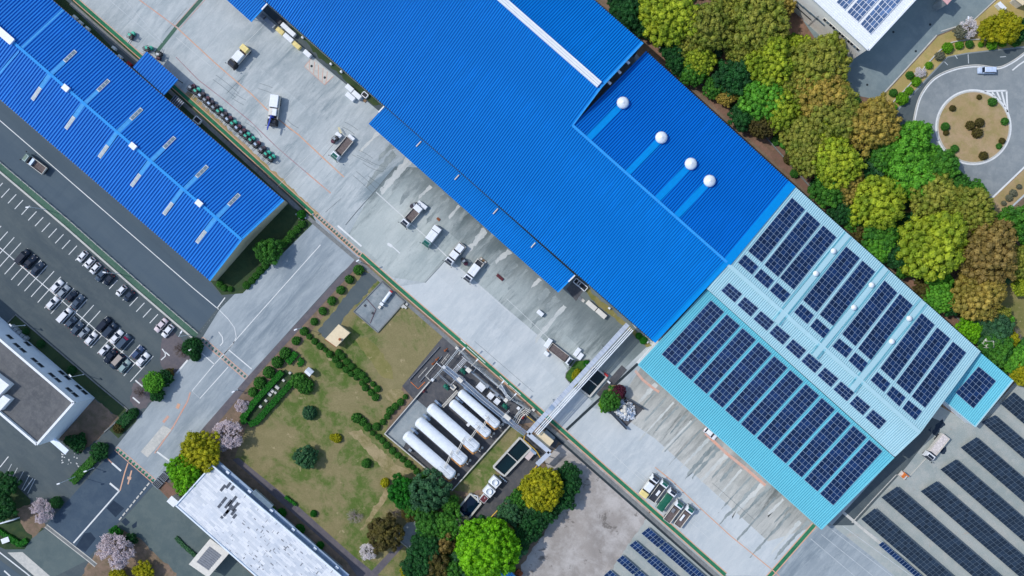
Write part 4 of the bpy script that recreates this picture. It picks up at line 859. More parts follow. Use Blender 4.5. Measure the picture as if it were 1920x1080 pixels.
q = hit(1480, 0, *PW); q2 = hit(1521, 37, *PW); mb = MB(); mb.beam(q+PW[1]*.1, q2+PW[1]*.1, .1, .35); mb.build('vent_louvre', M['dark'], t, origin=O)
for k in range(4):
    q = hit(1500+k*13, 8+k*11, *PW); f = MB(); f.beam(q-d2*1.5+PW[1]*.05, q+d2*1.5+PW[1]*.05, .1, .8); f.build('window_band', M['glass_grey'], t, origin=O)
q = hit(1512, 50, *PW); q2 = hit(1535, 29, *PW); mb = MB(); mb.tube(q+PW[1]*.15, q2+PW[1]*.15, .06, n=5); mb.obox(q+PW[1]*.4, d2, .4, .3, q.z-.5, q.z+.3); mb.build('wall_pipe', M['grey'], t, origin=O)
mb = MB(); q = G(1583, 112); mb.lathe([(.4, 0), (.45, 1.6), (.3, 2.0), (0, 2.1)], q, 12); single(mb, 'hydrant_cabinet', M['red'], 'small red cabinet at the white solar building corner', 'cabinet')
PB = (c1, Vector((0, 0, 1)))
for q, nx, ny, lb in (([(1652, -46), (1690, -2), (1632, 64), (1612, 46)], 0, 0, ''),): pass
solar('solar_array', [(1690, 0-0), (1712, -24), (1631, 64.5), (1612, 46)][0:0] or [(1686, -38), (1706, -18), (1631, 64.5), (1612, 46)], PB, .3, 4, 9, 'blue solar array nearest the shaded yard edge', 'solar arrays on the white building', 'pv_pale', 'white', .16)
solar('solar_array', [(1661, -60), (1682, -40), (1608, 41.5), (1587, 23.5)], PB, .3, 4, 9, 'blue solar array in the middle of the white roof', 'solar arrays on the white building', 'pv_pale', 'white', .16)
solar('solar_array', [(1640, -78), (1656, -62), (1583, 19), (1567, 5)], PB, .3, 3, 9, 'narrow blue solar array at the far side of the white roof', 'solar arrays on the white building', 'pv_pale', 'white', .16)
t2 = thing('stair_tower', 'pink topped stair tower at the frame edge above the yard', 'tower', G(1770, -20)); O = t2.location
hT = 5.5; a = [G(1767, -1, hT), G(1776, 8, hT), G(1790, -8, hT), G(1781, -17, hT)]; mb = MB(); mb.hexa([down(p, 0) for p in a], a); mb.build('wall', M['wall_grey'], t2, origin=O)
mb = MB(); cc = sum(a, Vector())/4; mb.slab([lerp(p, cc, -.1)+Vector((0, 0, .2)) for p in a], .2); mb.build('roof', flat('pink_roof', (216, 170, 170), .7), t2, origin=O)
# ------------------------------------------------------------------ vehicles
for k_, c_ in dict(car_white=(228, 230, 234), car_black=(36, 46, 62), car_grey=(70, 86, 104), car_silver=(150, 160, 170), car_blue=(66, 84, 116), car_pink=(216, 204, 208), car_beige=(168, 158, 150), car_dark=(52, 66, 84), car_teal=(150, 172, 172)).items():
    M[k_] = flat(k_, c_, .18, .0, var=.04, spec=.18)
M['tyre'] = flat('tyre', (26, 26, 28), .85); M['rim'] = flat('rim', (160, 164, 168), .35, .6); M['lamp'] = flat('lamp', (225, 228, 224), .2); M['tail'] = flat('tail', (150, 24, 28), .3)
def wheel(par, x, y, r, w):
    mb = MB(); s_ = 1 if y > 0 else -1
    mb.lathe([(r*.55, -w/2), (r, -w/2+.02), (r, w/2-.02), (r*.55, w/2)], (x, y, r), 14, 0, (0, 1, 0)); o = mb.build('wheel', M['tyre'], par)
    q = MB(); q.lathe([(0, w/2*.9), (r*.6, w/2*.9), (r*.62, w/2*.7)], (x, y, r), 12, 0, (0, s_, 0)); q.build('rim', M['rim'], o)
def car(name, label, L, W, Hh, hood, tail, paint, cat='car', boxy=.0):
    t = thing(name, label, cat)
    hw = W/2; belt = Hh*.58; xs = [-.5, -.485, -.44, -.3, 0, .25, .40, .47, .495, .5]
    tops = [.45, belt*.86, belt*.97, belt, belt, belt*.98, belt*.9, belt*.82, belt*.66, .42]; ws = [.82, .9, .96, 1, 1, 1, .98, .93, .86, .78]
    if boxy: tops = [.5, belt*.95, belt, belt, belt, belt, belt*.98, belt*.93, belt*.8, .45]; ws = [.9, .95, .98, 1, 1, 1, 1, .96, .9, .85]
    mb = MB(); n = 8; vs = []
    for x, tp, w in zip(xs, tops, ws):
        y = hw*w
        for a, z in ((-.92, .2), (-1, .32), (-1, min(.62, tp*.8)), (-.9, tp), (.9, tp), (1, min(.62, tp*.8)), (1, .32), (.92, .2)): vs.append((x*L, y*a, z))
    k = len(xs); fs = [(i*n+j, i*n+(j+1) % n, (i+1)*n+(j+1) % n, (i+1)*n+j) for i in range(k-1) for j in range(n)]+[tuple(range(n-1, -1, -1)), tuple((k-1)*n+j for j in range(n))]
    mb.add(vs, fs, 0, True); mb.build('body', M[paint], t)
    xf, xr = L/2-hood, -L/2+tail; rk, rb = (.75 if not boxy else .45), (.45 if not boxy else .18)
    yb, yt = hw*.9, hw*.76 if not boxy else hw*.84
    mb = MB(); mb.hexa([(xr, -yb, belt-.03), (xf, -yb, belt-.03), (xf, yb, belt-.03), (xr, yb, belt-.03)], [(xr+rb, -yt, Hh-.05), (xf-rk, -yt, Hh-.05), (xf-rk, yt, Hh-.05), (xr+rb, yt, Hh-.05)]); mb.build('windows', M['glass'], t)
    mb = MB(); x0, x1 = xr+rb*.75, xf-rk*.92; xm = .12
    mb.hexa([(x0, -yt, Hh-.07), (x1, -yt, Hh-.07), (x1, yt, Hh-.07), (x0, yt, Hh-.07)], [(x0+xm, -yt+.08, Hh), (x1-xm, -yt+.08, Hh), (x1-xm, yt-.08, Hh), (x0+xm, yt-.08, Hh)])
    for y in (-1, 1):
        for p, q in (((xf-.02, yb, belt), (xf-rk, yt, Hh-.05)), ((xr+.02, yb, belt), (xr+rb, yt, Hh-.05))): mb.beam((p[0], p[1]*y, p[2]), (q[0], q[1]*y, q[2]), .09, .06)
    mb.build('roof', M[paint], t)
    for sx in (-1, 1):
        for sy in (-1, 1): wheel(t, sx*L*.31, sy*(hw-.1), .3, .2)
    for sy in (-1, 1):
        mb = MB(); mb.box(L/2-.22, L/2-.05, sy*hw*.62-.17, sy*hw*.62+.17, belt*.62, belt*.78); mb.build('headlight', M['lamp'], t)
        mb = MB(); mb.box(-L/2-.01, -L/2+.1, sy*hw*.68-.14, sy*hw*.68+.14, belt*.7, belt*.88); mb.build('tail_light', M['tail'], t)
        mb = MB(); mb.box(xf-.45, xf-.3, sy*(hw+.08)-.09, sy*(hw+.08)+.09, belt, belt+.14); mb.build('side_mirror', M[paint], t)
    return t
PROTO = {}
CARS = [  # x, y, type, paint, nose ('d' lower left, 'u' upper right), look
 (154.7, 480.8, 'kei', 'car_white', 'd', 'white small hatchback'), (168.3, 492.5, 'kei', 'car_white', 'd', 'white small hatchback'), (178.8, 503.3, 'kei', 'car_white', 'd', 'white small hatchback'), (190, 515.8, 'hatch', 'car_grey', 'd', 'dark grey hatchback'), (204.2, 524.2, 'kei', 'car_black', 'd', 'black small hatchback'), (227.5, 545, 'kei', 'car_white', 'd', 'white small hatchback'), (241.7, 555, 'kei', 'car_dark', 'd', 'dark small hatchback'), (301.7, 610, 'sedan', 'car_pink', 'd', 'pale pinkish saloon'), (314.2, 620.8, 'hatch', 'car_white', 'd', 'white hatchback'),
 (43.3, 481.7, 'van', 'car_black', 'u', 'black people carrier'), (56.7, 490.8, 'sedan', 'car_black', 'u', 'black saloon'), (70, 503.3, 'sedan', 'car_dark', 'u', 'dark saloon'), (106.7, 536.7, 'hatch', 'car_white', 'u', 'white hatchback'), (119.2, 546.7, 'hatch', 'car_silver', 'u', 'silver grey hatchback'), (135, 555, 'kei', 'car_black', 'u', 'black small hatchback'), (145.8, 565.8, 'sedan', 'car_grey', 'u', 'dark grey saloon'), (195, 608.3, 'van', 'car_black', 'u', 'black people carrier'), (206.7, 619.2, 'van', 'car_dark', 'u', 'dark people carrier'), (218.3, 631.7, 'sedan', 'car_white', 'u', 'white saloon'), (232.5, 640.8, 'van', 'car_grey', 'u', 'dark people carrier with red windscreen shade'), (258.3, 660.8, 'hatch', 'car_blue', 'u', 'slate blue hatchback'), (267.5, 674.2, 'sedan', 'car_white', 'u', 'white saloon'),
 (98.3, 568.3, 'hatch', 'car_white', 'u', 'white hatchback'), (121.7, 591.7, 'van', 'car_white', 'u', 'white people carrier'), (134.2, 604.2, 'kei', 'car_grey', 'u', 'dark grey small car'), (145, 615.8, 'hatch', 'car_grey', 'u', 'grey hatchback'), (157.5, 624.2, 'kei', 'car_silver', 'u', 'silver small car'), (170.8, 635, 'hatch', 'car_white', 'u', 'white hatchback'), (195.8, 656.7, 'kei', 'car_white', 'u', 'white small car'), (206.7, 668.3, 'sedan', 'car_black', 'd', 'black saloon'), (220, 677.5, 'van', 'car_beige', 'd', 'dark people carrier with beige roof'), (233.3, 686.7, 'hatch', 'car_teal', 'u', 'pale teal grey hatchback')]
DIM = {'kei': (3.5, 1.5, 1.5, .75, .15, .0), 'hatch': (4.1, 1.7, 1.48, 1.05, .3, .0), 'sedan': (4.5, 1.75, 1.42, 1.2, .8, .0), 'van': (4.8, 1.78, 1.85, .95, .1, 1.)}
rows = [('row beside green strip', 0, 9), ('upper double row', 9, 22), ('lower double row', 22, 32)]
for rn, a, z in rows:
    for i in range(a, z):
        x, y, ty, pt, nose, look = CARS[i]; L_, W_, H_, ho, ta, bo = DIM[ty]
        lab = '%s, %s car from upper left, %s' % (look, ORD[i-a+1], rn); lc = G(x, y, .7); lc.z = .05
        rz = math.radians(48+R.uniform(-2, 2)) + (0 if nose == 'u' else math.pi)
        if ty not in PROTO:
            PROTO[ty] = t = car('parked_car' if ty != 'van' else 'parked_van', lab, L_, W_, H_, ho, ta, pt, 'car', bo); t['paint'] = pt; t.location = lc; t.rotation_euler = (0, 0, rz); t['group'] = 'cars parked in the car park'
        else:
            p0 = PROTO[ty]; t = dup(p0, lc, rz, lab, 'cars parked in the car park', {p0['paint']: M[pt]})
        if 'beige roof' in look:
            for c in t.children:
                if c.name.startswith('body'): repaint(c, {'car_beige': M['car_dark']}) ; c.material_slots[0].link = 'OBJECT'; c.material_slots[0].material = M['car_dark']
        if 'red windscreen' in look:
            mb = MB(); mb.hexa([(1.15, -.6, 1.62), (1.5, -.72, 1.2), (1.5, .72, 1.2), (1.15, .6, 1.62)], [(1.2, -.6, 1.66), (1.55, -.72, 1.24), (1.55, .72, 1.24), (1.2, .6, 1.66)]); mb.build('windscreen_shade', flat('magenta', (176, 40, 84), .6), t)
lc = G(1850, 132, .8); lc.z = .05; t = dup(PROTO['van'], lc, math.pi, 'pale blue van driving round the loop road', None, {PROTO['van']['paint']: flat('van_blue', (196, 212, 236), .3)}); t['category'] = 'van'
if 'group' in t: del t['group']
lc = G(1332, 813, .7); lc.z = .05; t = dup(PROTO['hatch'], lc, ang(.75, .66), 'white car half under the edge of the teal lean-to roof', None, {PROTO['hatch']['paint']: M['car_white']})
if 'group' in t: del t['group']
# trucks
def crate_at(c, u, L, W, z0, h, mat, label, group, ribs=True):
    u = Vector((u[0], u[1], 0)).normalized(); w = Vector((-u.y, u.x, 0)); c = Vector((c.x, c.y, 0))
    rz = math.atan2(u.y, u.x); t = thing('crate', label, 'crate', (c.x, c.y, z0), rz, group)
    mb = MB(); mb.box(-L/2, L/2, -W/2, W/2, .1, h-.08); mb.box(-L/2+.1, -L/2+.3, -W/2, W/2, 0, .1); mb.box(L/2-.3, L/2-.1, -W/2, W/2, 0, .1)
    for k in range(int(L/.55)): x = -L/2+.2+k*.55; mb.box(x, x+.06, -W/2-.03, W/2+.03, .15, h-.1)
    mb.build('box', mat, t)
    mb = MB(); e = .04; mb.hexa([(-L/2-e, -W/2-e, h-.08), (L/2+e, -W/2-e, h-.08), (L/2+e, W/2+e, h-.08), (-L/2-e, W/2+e, h-.08)], [(-L/2+e, -W/2+e, h), (L/2-e, -W/2+e, h), (L/2-e, W/2-e, h), (-L/2+e, W/2-e, h)])
    mb.build('lid', mat, t); return t
def truck(px_, L, W, heading, label, cab='white', glass='glass', bed='brown_slats', side=.45, name='parked_truck', sidemat='off_white'):
    c = G(*px_, 1.2); t = thing(name, label, 'truck', (c.x, c.y, .03), heading)
    hw = W/2; cabL = 1.75; xf = L/2
    mb = MB(); mb.hexa([(xf-cabL, -hw, .5), (xf-.02, -hw, .5), (xf-.02, hw, .5), (xf-cabL, hw, .5)], [(xf-cabL, -hw, 1.35), (xf, -hw, 1.35), (xf, hw, 1.35), (xf-cabL, hw, 1.35)])
    mb.hexa([(xf-cabL, -hw, 1.35), (xf, -hw, 1.35), (xf, hw, 1.35), (xf-cabL, hw, 1.35)], [(xf-cabL+.05, -hw+.14, 2.5), (xf-.62, -hw+.14, 2.5), (xf-.62, hw-.14, 2.5), (xf-cabL+.05, hw-.14, 2.5)])
    mb.box(xf-cabL+.1, xf-.7, -hw+.2, hw-.2, 2.5, 2.56); cb = mb.build('cab', M[cab], t)
    mb = MB(); mb.hexa([(xf+.005, -hw+.08, 1.4), (xf+.03, -hw+.08, 1.4), (xf+.03, hw-.08, 1.4), (xf+.005, hw-.08, 1.4)], [(xf-.55, -hw+.24, 2.42), (xf-.5, -hw+.24, 2.42), (xf-.5, hw-.24, 2.42), (xf-.55, hw-.24, 2.42)]); mb.build('windscreen', M[glass], cb)
    mb = MB(); mb.box(xf-1.32, xf-.62, -hw+.36, hw-.36, 2.56, 2.6); mb.build('roof_hatch', M[glass], cb)
    for s_ in (-1, 1):
        mb = MB(); mb.box(xf-.05, xf+.04, s_*hw*.72-.16, s_*hw*.72+.16, .7, .95); mb.build('headlight', M['lamp'], cb)
        mb = MB(); mb.beam((xf-.1, s_*hw, 1.9), (xf+.1, s_*(hw+.3), 1.9), .05, .05); mb.box(xf+.02, xf+.2, s_*(hw+.28)-.12, s_*(hw+.28)+.12, 1.6, 2.05); mb.build('side_mirror', M['dark'], cb)
    mb = MB(); mb.box(-L/2, xf-.2, -.45, .45, .55, .85); mb.box(-L/2, -L/2+.15, -hw, hw, .5, .7); mb.build('chassis', M['dark_metal'], t)
    b0, b1 = -L/2, xf-cabL-.18
    mb = MB(); mb.box(b0, b1, -hw, hw, .95, 1.1)
    if bed == 'brown_slats':
        n = int((b1-b0)/.36)
        for k in range(n): x = b0+.1+k*.36; mb.box(x, x+.24, -hw+.08, hw-.08, 1.1, 1.13+.03*(k % 2))
    bd = mb.build('bed', M[bed], t)
    for s_ in (-1, 1):
        mb = MB(); mb.box(b0, b1, s_*(hw-.04)-.05, s_*(hw-.04)+.05, 1.1, 1.1+side); mb.build('side_board', M[sidemat], bd)
    mb = MB(); mb.box(b0, b0+.09, -hw+.1, hw-.1, 1.1, 1.1+side); mb.build('tail_board', M[sidemat], bd)
    mb = MB(); mb.box(b1-.09, b1, -hw+.1, hw-.1, 1.1, 1.1+side+.6); mb.build('head_board', M['dark_metal'], bd)
    for x in (xf-.95, -L/2+1.0)+((-L/2+2.1,) if L > 7.6 else ()):
        for s_ in (-1, 1): wheel(t, x, s_*(hw-.18), .45, .3)
    return t, b0, b1
def on_bed(t, x, y=0): return t.matrix_basis @ Vector((x, y, 0)) if False else Vector((t.location.x+math.cos(t.rotation_euler.z)*x-math.sin(t.rotation_euler.z)*y, t.location.y+math.sin(t.rotation_euler.z)*x+math.cos(t.rotation_euler.z)*y, 0))
def load(t, x, y, L, W, h, mat, label, z0=1.16):
    a = t.rotation_euler.z; return crate_at(on_bed(t, x, y), (math.cos(a), math.sin(a)), L, W, z0, h, M[mat], label, 'crates loaded on trucks')
DL = ang(-.66, .76)
t, b0, b1 = truck((449, 107), 7.3, 2.45, ang(-.66, .75), 'truck with black cab, white load and cream tail box on the upper apron', cab='dark')
load(t, .1, -.05, 2.9, 2.1, 1.3, 'white', 'white crate in the middle of the black cab truck'); load(t, -2.7, 0, 1.5, 2.2, 1.7, 'pale_yellow', 'cream yellow crate on the tail of the black cab truck')
t, b0, b1 = truck((514.5, 208), 8.6, 2.6, ang(-.13, .99), 'long truck with dark cab and blue crane boom on the apron', cab='dark', side=.9)
load(t, -2.5, -.05, 3.4, 2.25, 1.6, 'white', 'larger white crate at the tail of the crane truck'); load(t, .55, .45, 1.9, 1.1, 1.5, 'white', 'white crate beside the crane boom of the long truck'); load(t, .55, -.65, 2., 1.0, 1.4, 'off_white', 'pale crate on the other side of the crane boom')
mb = MB(); mb.box(1.7, 2.3, -.35, .35, 1.1, 2.9); mb.beam((1.6, -.1, 3.1), (5.4, -.55, 3.4), .36, .36); mb.beam((5.0, -.5, 3.38), (5.9, -.6, 3.4), .24, .24); mb.build('crane_boom', flat('boom_blue', (44, 70, 168), .4), t)
mb = MB(); mb.box(2.0, 2.5, -1.0, -.5, 1.1, 2.7); mb.build('crane_base', M['white'], t)
t, b0, b1 = truck((641, 279), 7.2, 2.4, ang(-.64, .77), 'white flatbed truck with green windscreen and empty slatted bed near dark forklift', glass='glass_green')
t, b0, b1 = truck((772, 405), 7.2, 2.4, ang(-.66, .75), 'white flatbed truck with slatted bed and one crate on its tail')
load(t, b0+.9, 0, 1.5, 2.2, 1.1, 'white', 'white crate on the tail of the slatted flatbed')
t, b0, b1 = truck((810, 443), 6.6, 2.4, ang(-.6, .8), 'white truck with teal windscreen fully loaded with white crates', glass='glass_green', cab='car_teal')
load(t, -.05, .56, 2.9, 1.08, 1.3, 'white', 'long white crate on the near side of the teal windscreen truck'); load(t, -.05, -.56, 2.9, 1.08, 1.3, 'white', 'long white crate on the far side of the teal windscreen truck'); load(t, -2.4, 0, 1.3, 2.3, 1.4, 'white', 'wide white crate at the tail of the teal windscreen truck')
t, b0, b1 = truck((853.5, 476.5), 6.9, 2.4, ang(-.62, .78), 'white truck with dark bed rim and white crates beside the pink forklift', side=.6, sidemat='off_white', bed='dark_metal')
load(t, .35, .52, 1.9, 1.0, 1.1, 'white', 'front white crate on the near side of the dark rimmed truck'); load(t, .35, -.52, 1.9, 1.0, 1.1, 'white', 'front white crate on the far side of the dark rimmed truck'); load(t, -2.1, .5, 2., .9, .9, 'white', 'rear white crate on the near side of the dark rimmed truck'); load(t, -2.1, -.5, 2., .9, .9, 'white', 'rear white crate on the far side of the dark rimmed truck')
t, b0, b1 = truck((888, 508), 6.9, 2.4, ang(-.6, .8), 'white truck with two long crates and open tail near pallets', side=.6, bed='dark_metal')
load(t, -.3, .55, 3.2, 1.02, 1.2, 'white', 'long white crate on the near side of the open tail truck'); load(t, -.3, -.55, 3.2, 1.02, 1.2, 'white', 'long white crate on the far side of the open tail truck')
mb = MB()
for s_ in (-1, 1): mb.path([(-3.35, s_*1.0, 1.2), (-3.35, s_*1.0, 2.1), (-2.2, s_*1.0, 2.1)], .06, 5)
mb.tube((-3.35, -1, 2.1), (-3.35, 1, 2.1), .06, n=5); mb.build('rail', M['off_white'], t)
t, b0, b1 = truck((1052, 665), 7.8, 2.3, ang(.8, .62), 'white flatbed truck with empty brown slatted bed near the pipe bridge')
ROWT = [((1217, 911), 7.0, 'white truck with white load and cream tail box, first of the parked five', 'glass'), ((1235, 920), 7.0, 'white truck with one small crate on its grey bed, second of the parked five', 'glass_green'), ((1250, 936), 7.0, 'white truck with dark green tarpaulin bed, third of the parked five', 'glass'), ((1263, 959), 6.8, 'white truck with brown slatted bed and teal hatch, fourth of the parked five', 'glass_green'), ((1283, 968), 6.8, 'white truck with brown bed and long crate, last of the parked five', 'glass_green')]
for k, (p, L_, lb, gl) in enumerate(ROWT):
    t, b0, b1 = truck(p, L_, 2.3, ang(.60, -.80), lb, glass=gl, bed='brown_slats' if k > 2 else 'dark_metal'); t['group'] = 'trucks parked by the walkway'
    if k == 0: load(t, -.2, 0, 2.4, 2., 1.2, 'white', 'white crate on the truck nearest the basin'); load(t, -2.6, 0, 1.5, 2.1, 1.5, 'pale_yellow', 'cream yellow crate on the tail of the truck nearest the basin')
    if k == 1: load(t, -.6, -.2, 1.6, .6, .5, 'white', 'small white crate on the second parked truck')
    if k == 2:
        mb = MB(); vs = []; fs = []
        for i in range(7):
            for j in range(6): vs.append((b0-.1+i*(b1-b0+.1)/6, -1.25+j*.5, 1.5+.12*math.sin(i*1.7+j)+(.25 if 0 < j < 5 else -.1)))
        for i in range(6):
            for j in range(5): fs.append((i*6+j, (i+1)*6+j, (i+1)*6+j+1, i*6+j+1))
        mb.add(vs, fs, 0, True); mb.build('tarpaulin', flat('tarpaulin', (22, 98, 76), .7, var=.15), t)
    if k == 3: load(t, .2, .3, 1.2, .8, .5, 'grey', 'grey crate on the fourth parked truck')
    if k == 4: load(t, -.6, .3, 2., .5, .5, 'white', 'long white crate on the last parked truck')
t, b0, b1 = truck((66, 307), 7.1, 2.3, ang(-.80, -.60), 'white and green truck with tarped grey load on the side road', glass='glass_green', cab='car_teal', bed='brown_slats', side=.7)
mb = MB(); mb.box(.4, 1.2, -1., 1., 1.1, 1.9); mb.build('load_cover', M['steel_blue'], t)
t, b0, b1 = truck((1754, 838), 8.2, 2.5, ang(-.62, .78), 'dusty white tipper truck behind the pale solar warehouse', side=1.1, bed='off_white', cab='white')
mb = MB(); mb.box(b0, b1, -1.1, 1.1, 1.8, 2.0); mb.box(b0+.2, b1-.2, -.9, .9, 2.0, 2.12); mb.build('tipper_cover', flat('dusty', (216, 208, 204), .8, var=.2, scale=2), t)
c = G(1691, 890); t = thing('yard_cart', 'small orange and white utility cart behind the solar warehouse', 'cart', (c.x, c.y, .03), ang(.75, .66))
mb = MB(); mb.box(-1.1, 1.1, -.75, .75, .35, .8); mb.build('body', M['off_white'], t); mb = MB(); mb.box(-.25, .35, -.7, .7, .8, 1.3); mb.build('seat_box', M['orange'], t)
mb = MB(); [mb.tube((x, y, .8), (x, y, 1.7), .04, n=5) for x in (-.9, .9) for y in (-.6, .6)]; mb.box(-1.0, 1.0, .45, .7, 1.7, 1.76); mb.build('canopy_frame', M['orange'], t)
for x in (-.7, .7):
    for y in (-.65, .65): wheel(t, x, y, .3, .2)
# forklifts
def forklift(label, paint, loc, rz, group=None):
    t = thing('forklift', label, 'forklift', loc, rz, group)
    mb = MB(); mb.box(-.3, 1.0, -.52, .52, .3, .95); mb.box(.2, 1.0, -.52, -.3, .95, 1.05); mb.build('body', M['dark_metal'], t)
    mb = MB(); vs = []; n = 9
    for z, k in ((.25, .94), (.5, 1), (1.05, 1), (1.18, .86)):
        for i in range(n):
            a = math.pi/2+math.pi*i/(n-1); vs.append((-.35+math.cos(a)*.85*k, math.sin(a)*.62*k, z))
    fs = [(j*n+i, (j+1)*n+i, (j+1)*n+(i+1) % n, j*n+(i+1) % n) for j in range(3) for i in range(n)]+[tuple(3*n+i for i in range(n))[::-1]]
    mb.add(vs, fs); mb.build('counterweight', M[paint], t)
    mb = MB()
    for x, y in ((-.35, -.5), (-.35, .5), (.95, -.5), (.95, .5)): mb.tube((x, y, .9), (x*.9+.02, y*.94, 2.1), .05, n=5)
    for k in range(6): mb.box(-.32+.235*k, -.25+.235*k, -.5, .5, 2.08, 2.14)
    for y in (-.5, .5): mb.box(-.36, .95, y-.04, y+.04, 2.08, 2.16)
    mb.build('overhead_guard', M['dark_metal'], t)
    mb = MB(); mb.box(-.05, .5, -.42, .38, 2.15, 2.22); mb.build('guard_roof', M[paint if paint == 'forklift_teal' else 'car_silver'], t)
    mb = MB(); mb.box(-.1, .35, -.25, .25, .95, 1.1); mb.box(-.2, -.08, -.25, .25, 1.0, 1.5); mb.build('seat', M['dark'], t)
    mb = MB()
    for y in (-.32, .32): mb.box(1.12, 1.24, y-.06, y+.06, .1, 2.2)
    for z in (.3, 1.2, 2.1): mb.box(1.14, 1.22, -.35, .35, z, z+.08)
    mb.build('mast', M['dark'], t)
    for y in (-.25, .25):
        mb = MB(); mb.box(1.26, 1.32, y-.06, y+.06, .08, .7); mb.box(1.3, 2.4, y-.06, y+.06, .08, .13); mb.build('fork', M['steel'], t)
    for x, r_ in ((.8, .32), (-.6, .26)):
        for y in (-.48, .48): wheel(t, x, y, r_, .22)
    return t
M['forklift_teal'] = flat('forklift_teal', (30, 178, 150), .4); M['forklift_plum'] = flat('forklift_plum', (84, 38, 60), .5); M['forklift_dark'] = flat('forklift_dark', (56, 50, 66), .5)
FK = [(359, 163, 'plum'), (368.5, 169.5, 'teal'), (377, 178, 'dark'), (386, 186, 'plum'), (394, 193, 'dark'), (402, 200.5, 'dark'), (411, 207.5, 'teal'), (419.5, 215, 'dark'), (428, 222.5, 'plum'), (437, 230.5, 'teal'), (445.5, 238.5, 'plum'), (454, 246.5, 'plum'), (462, 253.5, 'teal'), (471, 261, 'teal'), (481, 269.5, 'plum'), (491, 279, 'dark'), (500, 287.5, 'teal'), (509, 295, 'teal')]
rzF = ang(-.68, .73); f0 = None
CN = {'plum': 'dark plum', 'teal': 'bright teal', 'dark': 'dark grey'}
for k, (x, y, cn) in enumerate(FK):
    p = G(x+1, y+1, 1); p.z = .035; lb = '%s forklift, %s from the workshop canopy in the long parked row' % (CN[cn], ORD[k+1]); rz = rzF+math.radians(R.uniform(-5, 5))
    if f0 is None: f0 = forklift(lb, 'forklift_plum', p, rz, 'forklifts parked in a row')
    else: dup(f0, p, rz, lb, 'forklifts parked in a row', {'forklift_plum': M['forklift_'+cn], 'car_silver': M['forklift_teal' if cn == 'teal' else ('car_silver' if k % 2 else 'steel_blue')]})
for x, y, cn, rz, lb in ((247, 66, 'teal', ang(-.55, .83), 'dark teal forklift standing alone on the upper apron'), (279, 91, 'teal', ang(-.9, .3), 'dark teal forklift above the workshop canopy corner'), (298, 105, 'plum', ang(.3, -.9), 'dark forklift half hidden beside the workshop canopy'), (627, 262, 'plum', ang(.75, -.66), 'dark plum forklift carrying a white crate behind the flatbed'), (776, 385, 'dark', ang(.8, -.3), 'dark forklift behind the slatted flatbed with one crate'), (871, 491, 'plum', ang(-.6, -.8), 'plum forklift between two loaded trucks')):
    p = G(x, y, 1); p.z = .035; dup(f0, p, rz, lb, None, {'forklift_plum': M['forklift_'+cn], 'car_silver': M['forklift_teal' if cn == 'teal' else 'steel']})
    
# ------------------------------------------------------------------ crates, pallets and bins on the apron
UU = (.752, -.659)
def crate(px_, L, W, h, mat, label, group=None, u=UU): return crate_at(G(px_[0], px_[1], h/2), u, L, W, .04, h, M[mat], label, group)
gB_ = 'storage bins along the warehouse wall'
for k, (x, y, L_, W_, mt, lb) in enumerate(((493, 31, 1.2, 1.1, 'grey', 'small grey bin next to the upper canopy'), (507, 44, 3.4, 1.2, 'steel', 'long grey bin below the upper canopy'), (534, 50, 1.9, 1.2, 'white', 'short white bin nearest the grass by the upper canopy'), (546, 61, 2.9, 1.2, 'white', 'long white bin nearest the warehouse wall'), (526, 59, 2.3, 1.2, 'pale_yellow', 'cream yellow bin between two white bins'), (541.5, 72, 3.1, 1.2, 'white', 'long white bin below the cream yellow bin'), (557, 86, 2.3, 1.2, 'pale_yellow', 'cream yellow bin at the lower end of the bin cluster'), (577, 101.5, 2.3, 1.2, 'white', 'white bin just above the hatched slab'), (656, 166, 2.3, 1.3, 'white', 'white bin first below the hatched slab'), (657.5, 182, 2.8, 1.3, 'white', 'white bin standing out on the concrete'), (669.5, 179, 2.7, 1.3, 'white', 'white bin nearest the canopy corner'), (524, 41, 1.3, 1.2, 'dark_metal', 'dark open bin against the warehouse wall'), (1109, 573, 3.2, 1.3, 'off_white', 'long pale bin, upper of two below the canopy end'), (1127, 588, 3.2, 1.3, 'off_white', 'long pale bin, lower of two below the canopy end'))):
    crate((x, y), L_, W_, 1.3, mt, lb, gB_)
crate((659, 259), 1.9, 1.1, 1.1, 'white', 'small white crate alone beside the green windscreen flatbed'); crate((635.5, 253.5), 1.7, 1., 1.1, 'white', 'white crate on the forks of the plum forklift')
crate((792, 385), 2.9, 1.1, 1.2, 'white', 'long white crate lying behind the slatted flatbed', None, (.8, -.6)); crate((1013, 587), 1.9, 1.1, 1.2, 'white', 'single white crate alone in the middle of the apron')
crate((1028, 643), 2.6, 1.3, 1.4, 'white', 'white crate with blue ends near the slatted truck', None, (.55, .83)); crate((1025, 663), 1.3, 1., .9, 'white', 'tiny white crate at the tail of the slatted truck')
crate((1082, 660), 2.5, 1.1, 1.2, 'white', 'tall white crate of the pair by the pipe bridge', None, (.6, .8)); crate((1088, 668), 1.9, 1.2, .9, 'white', 'white crate on a dark pallet by the pipe bridge', None, (.6, .8))
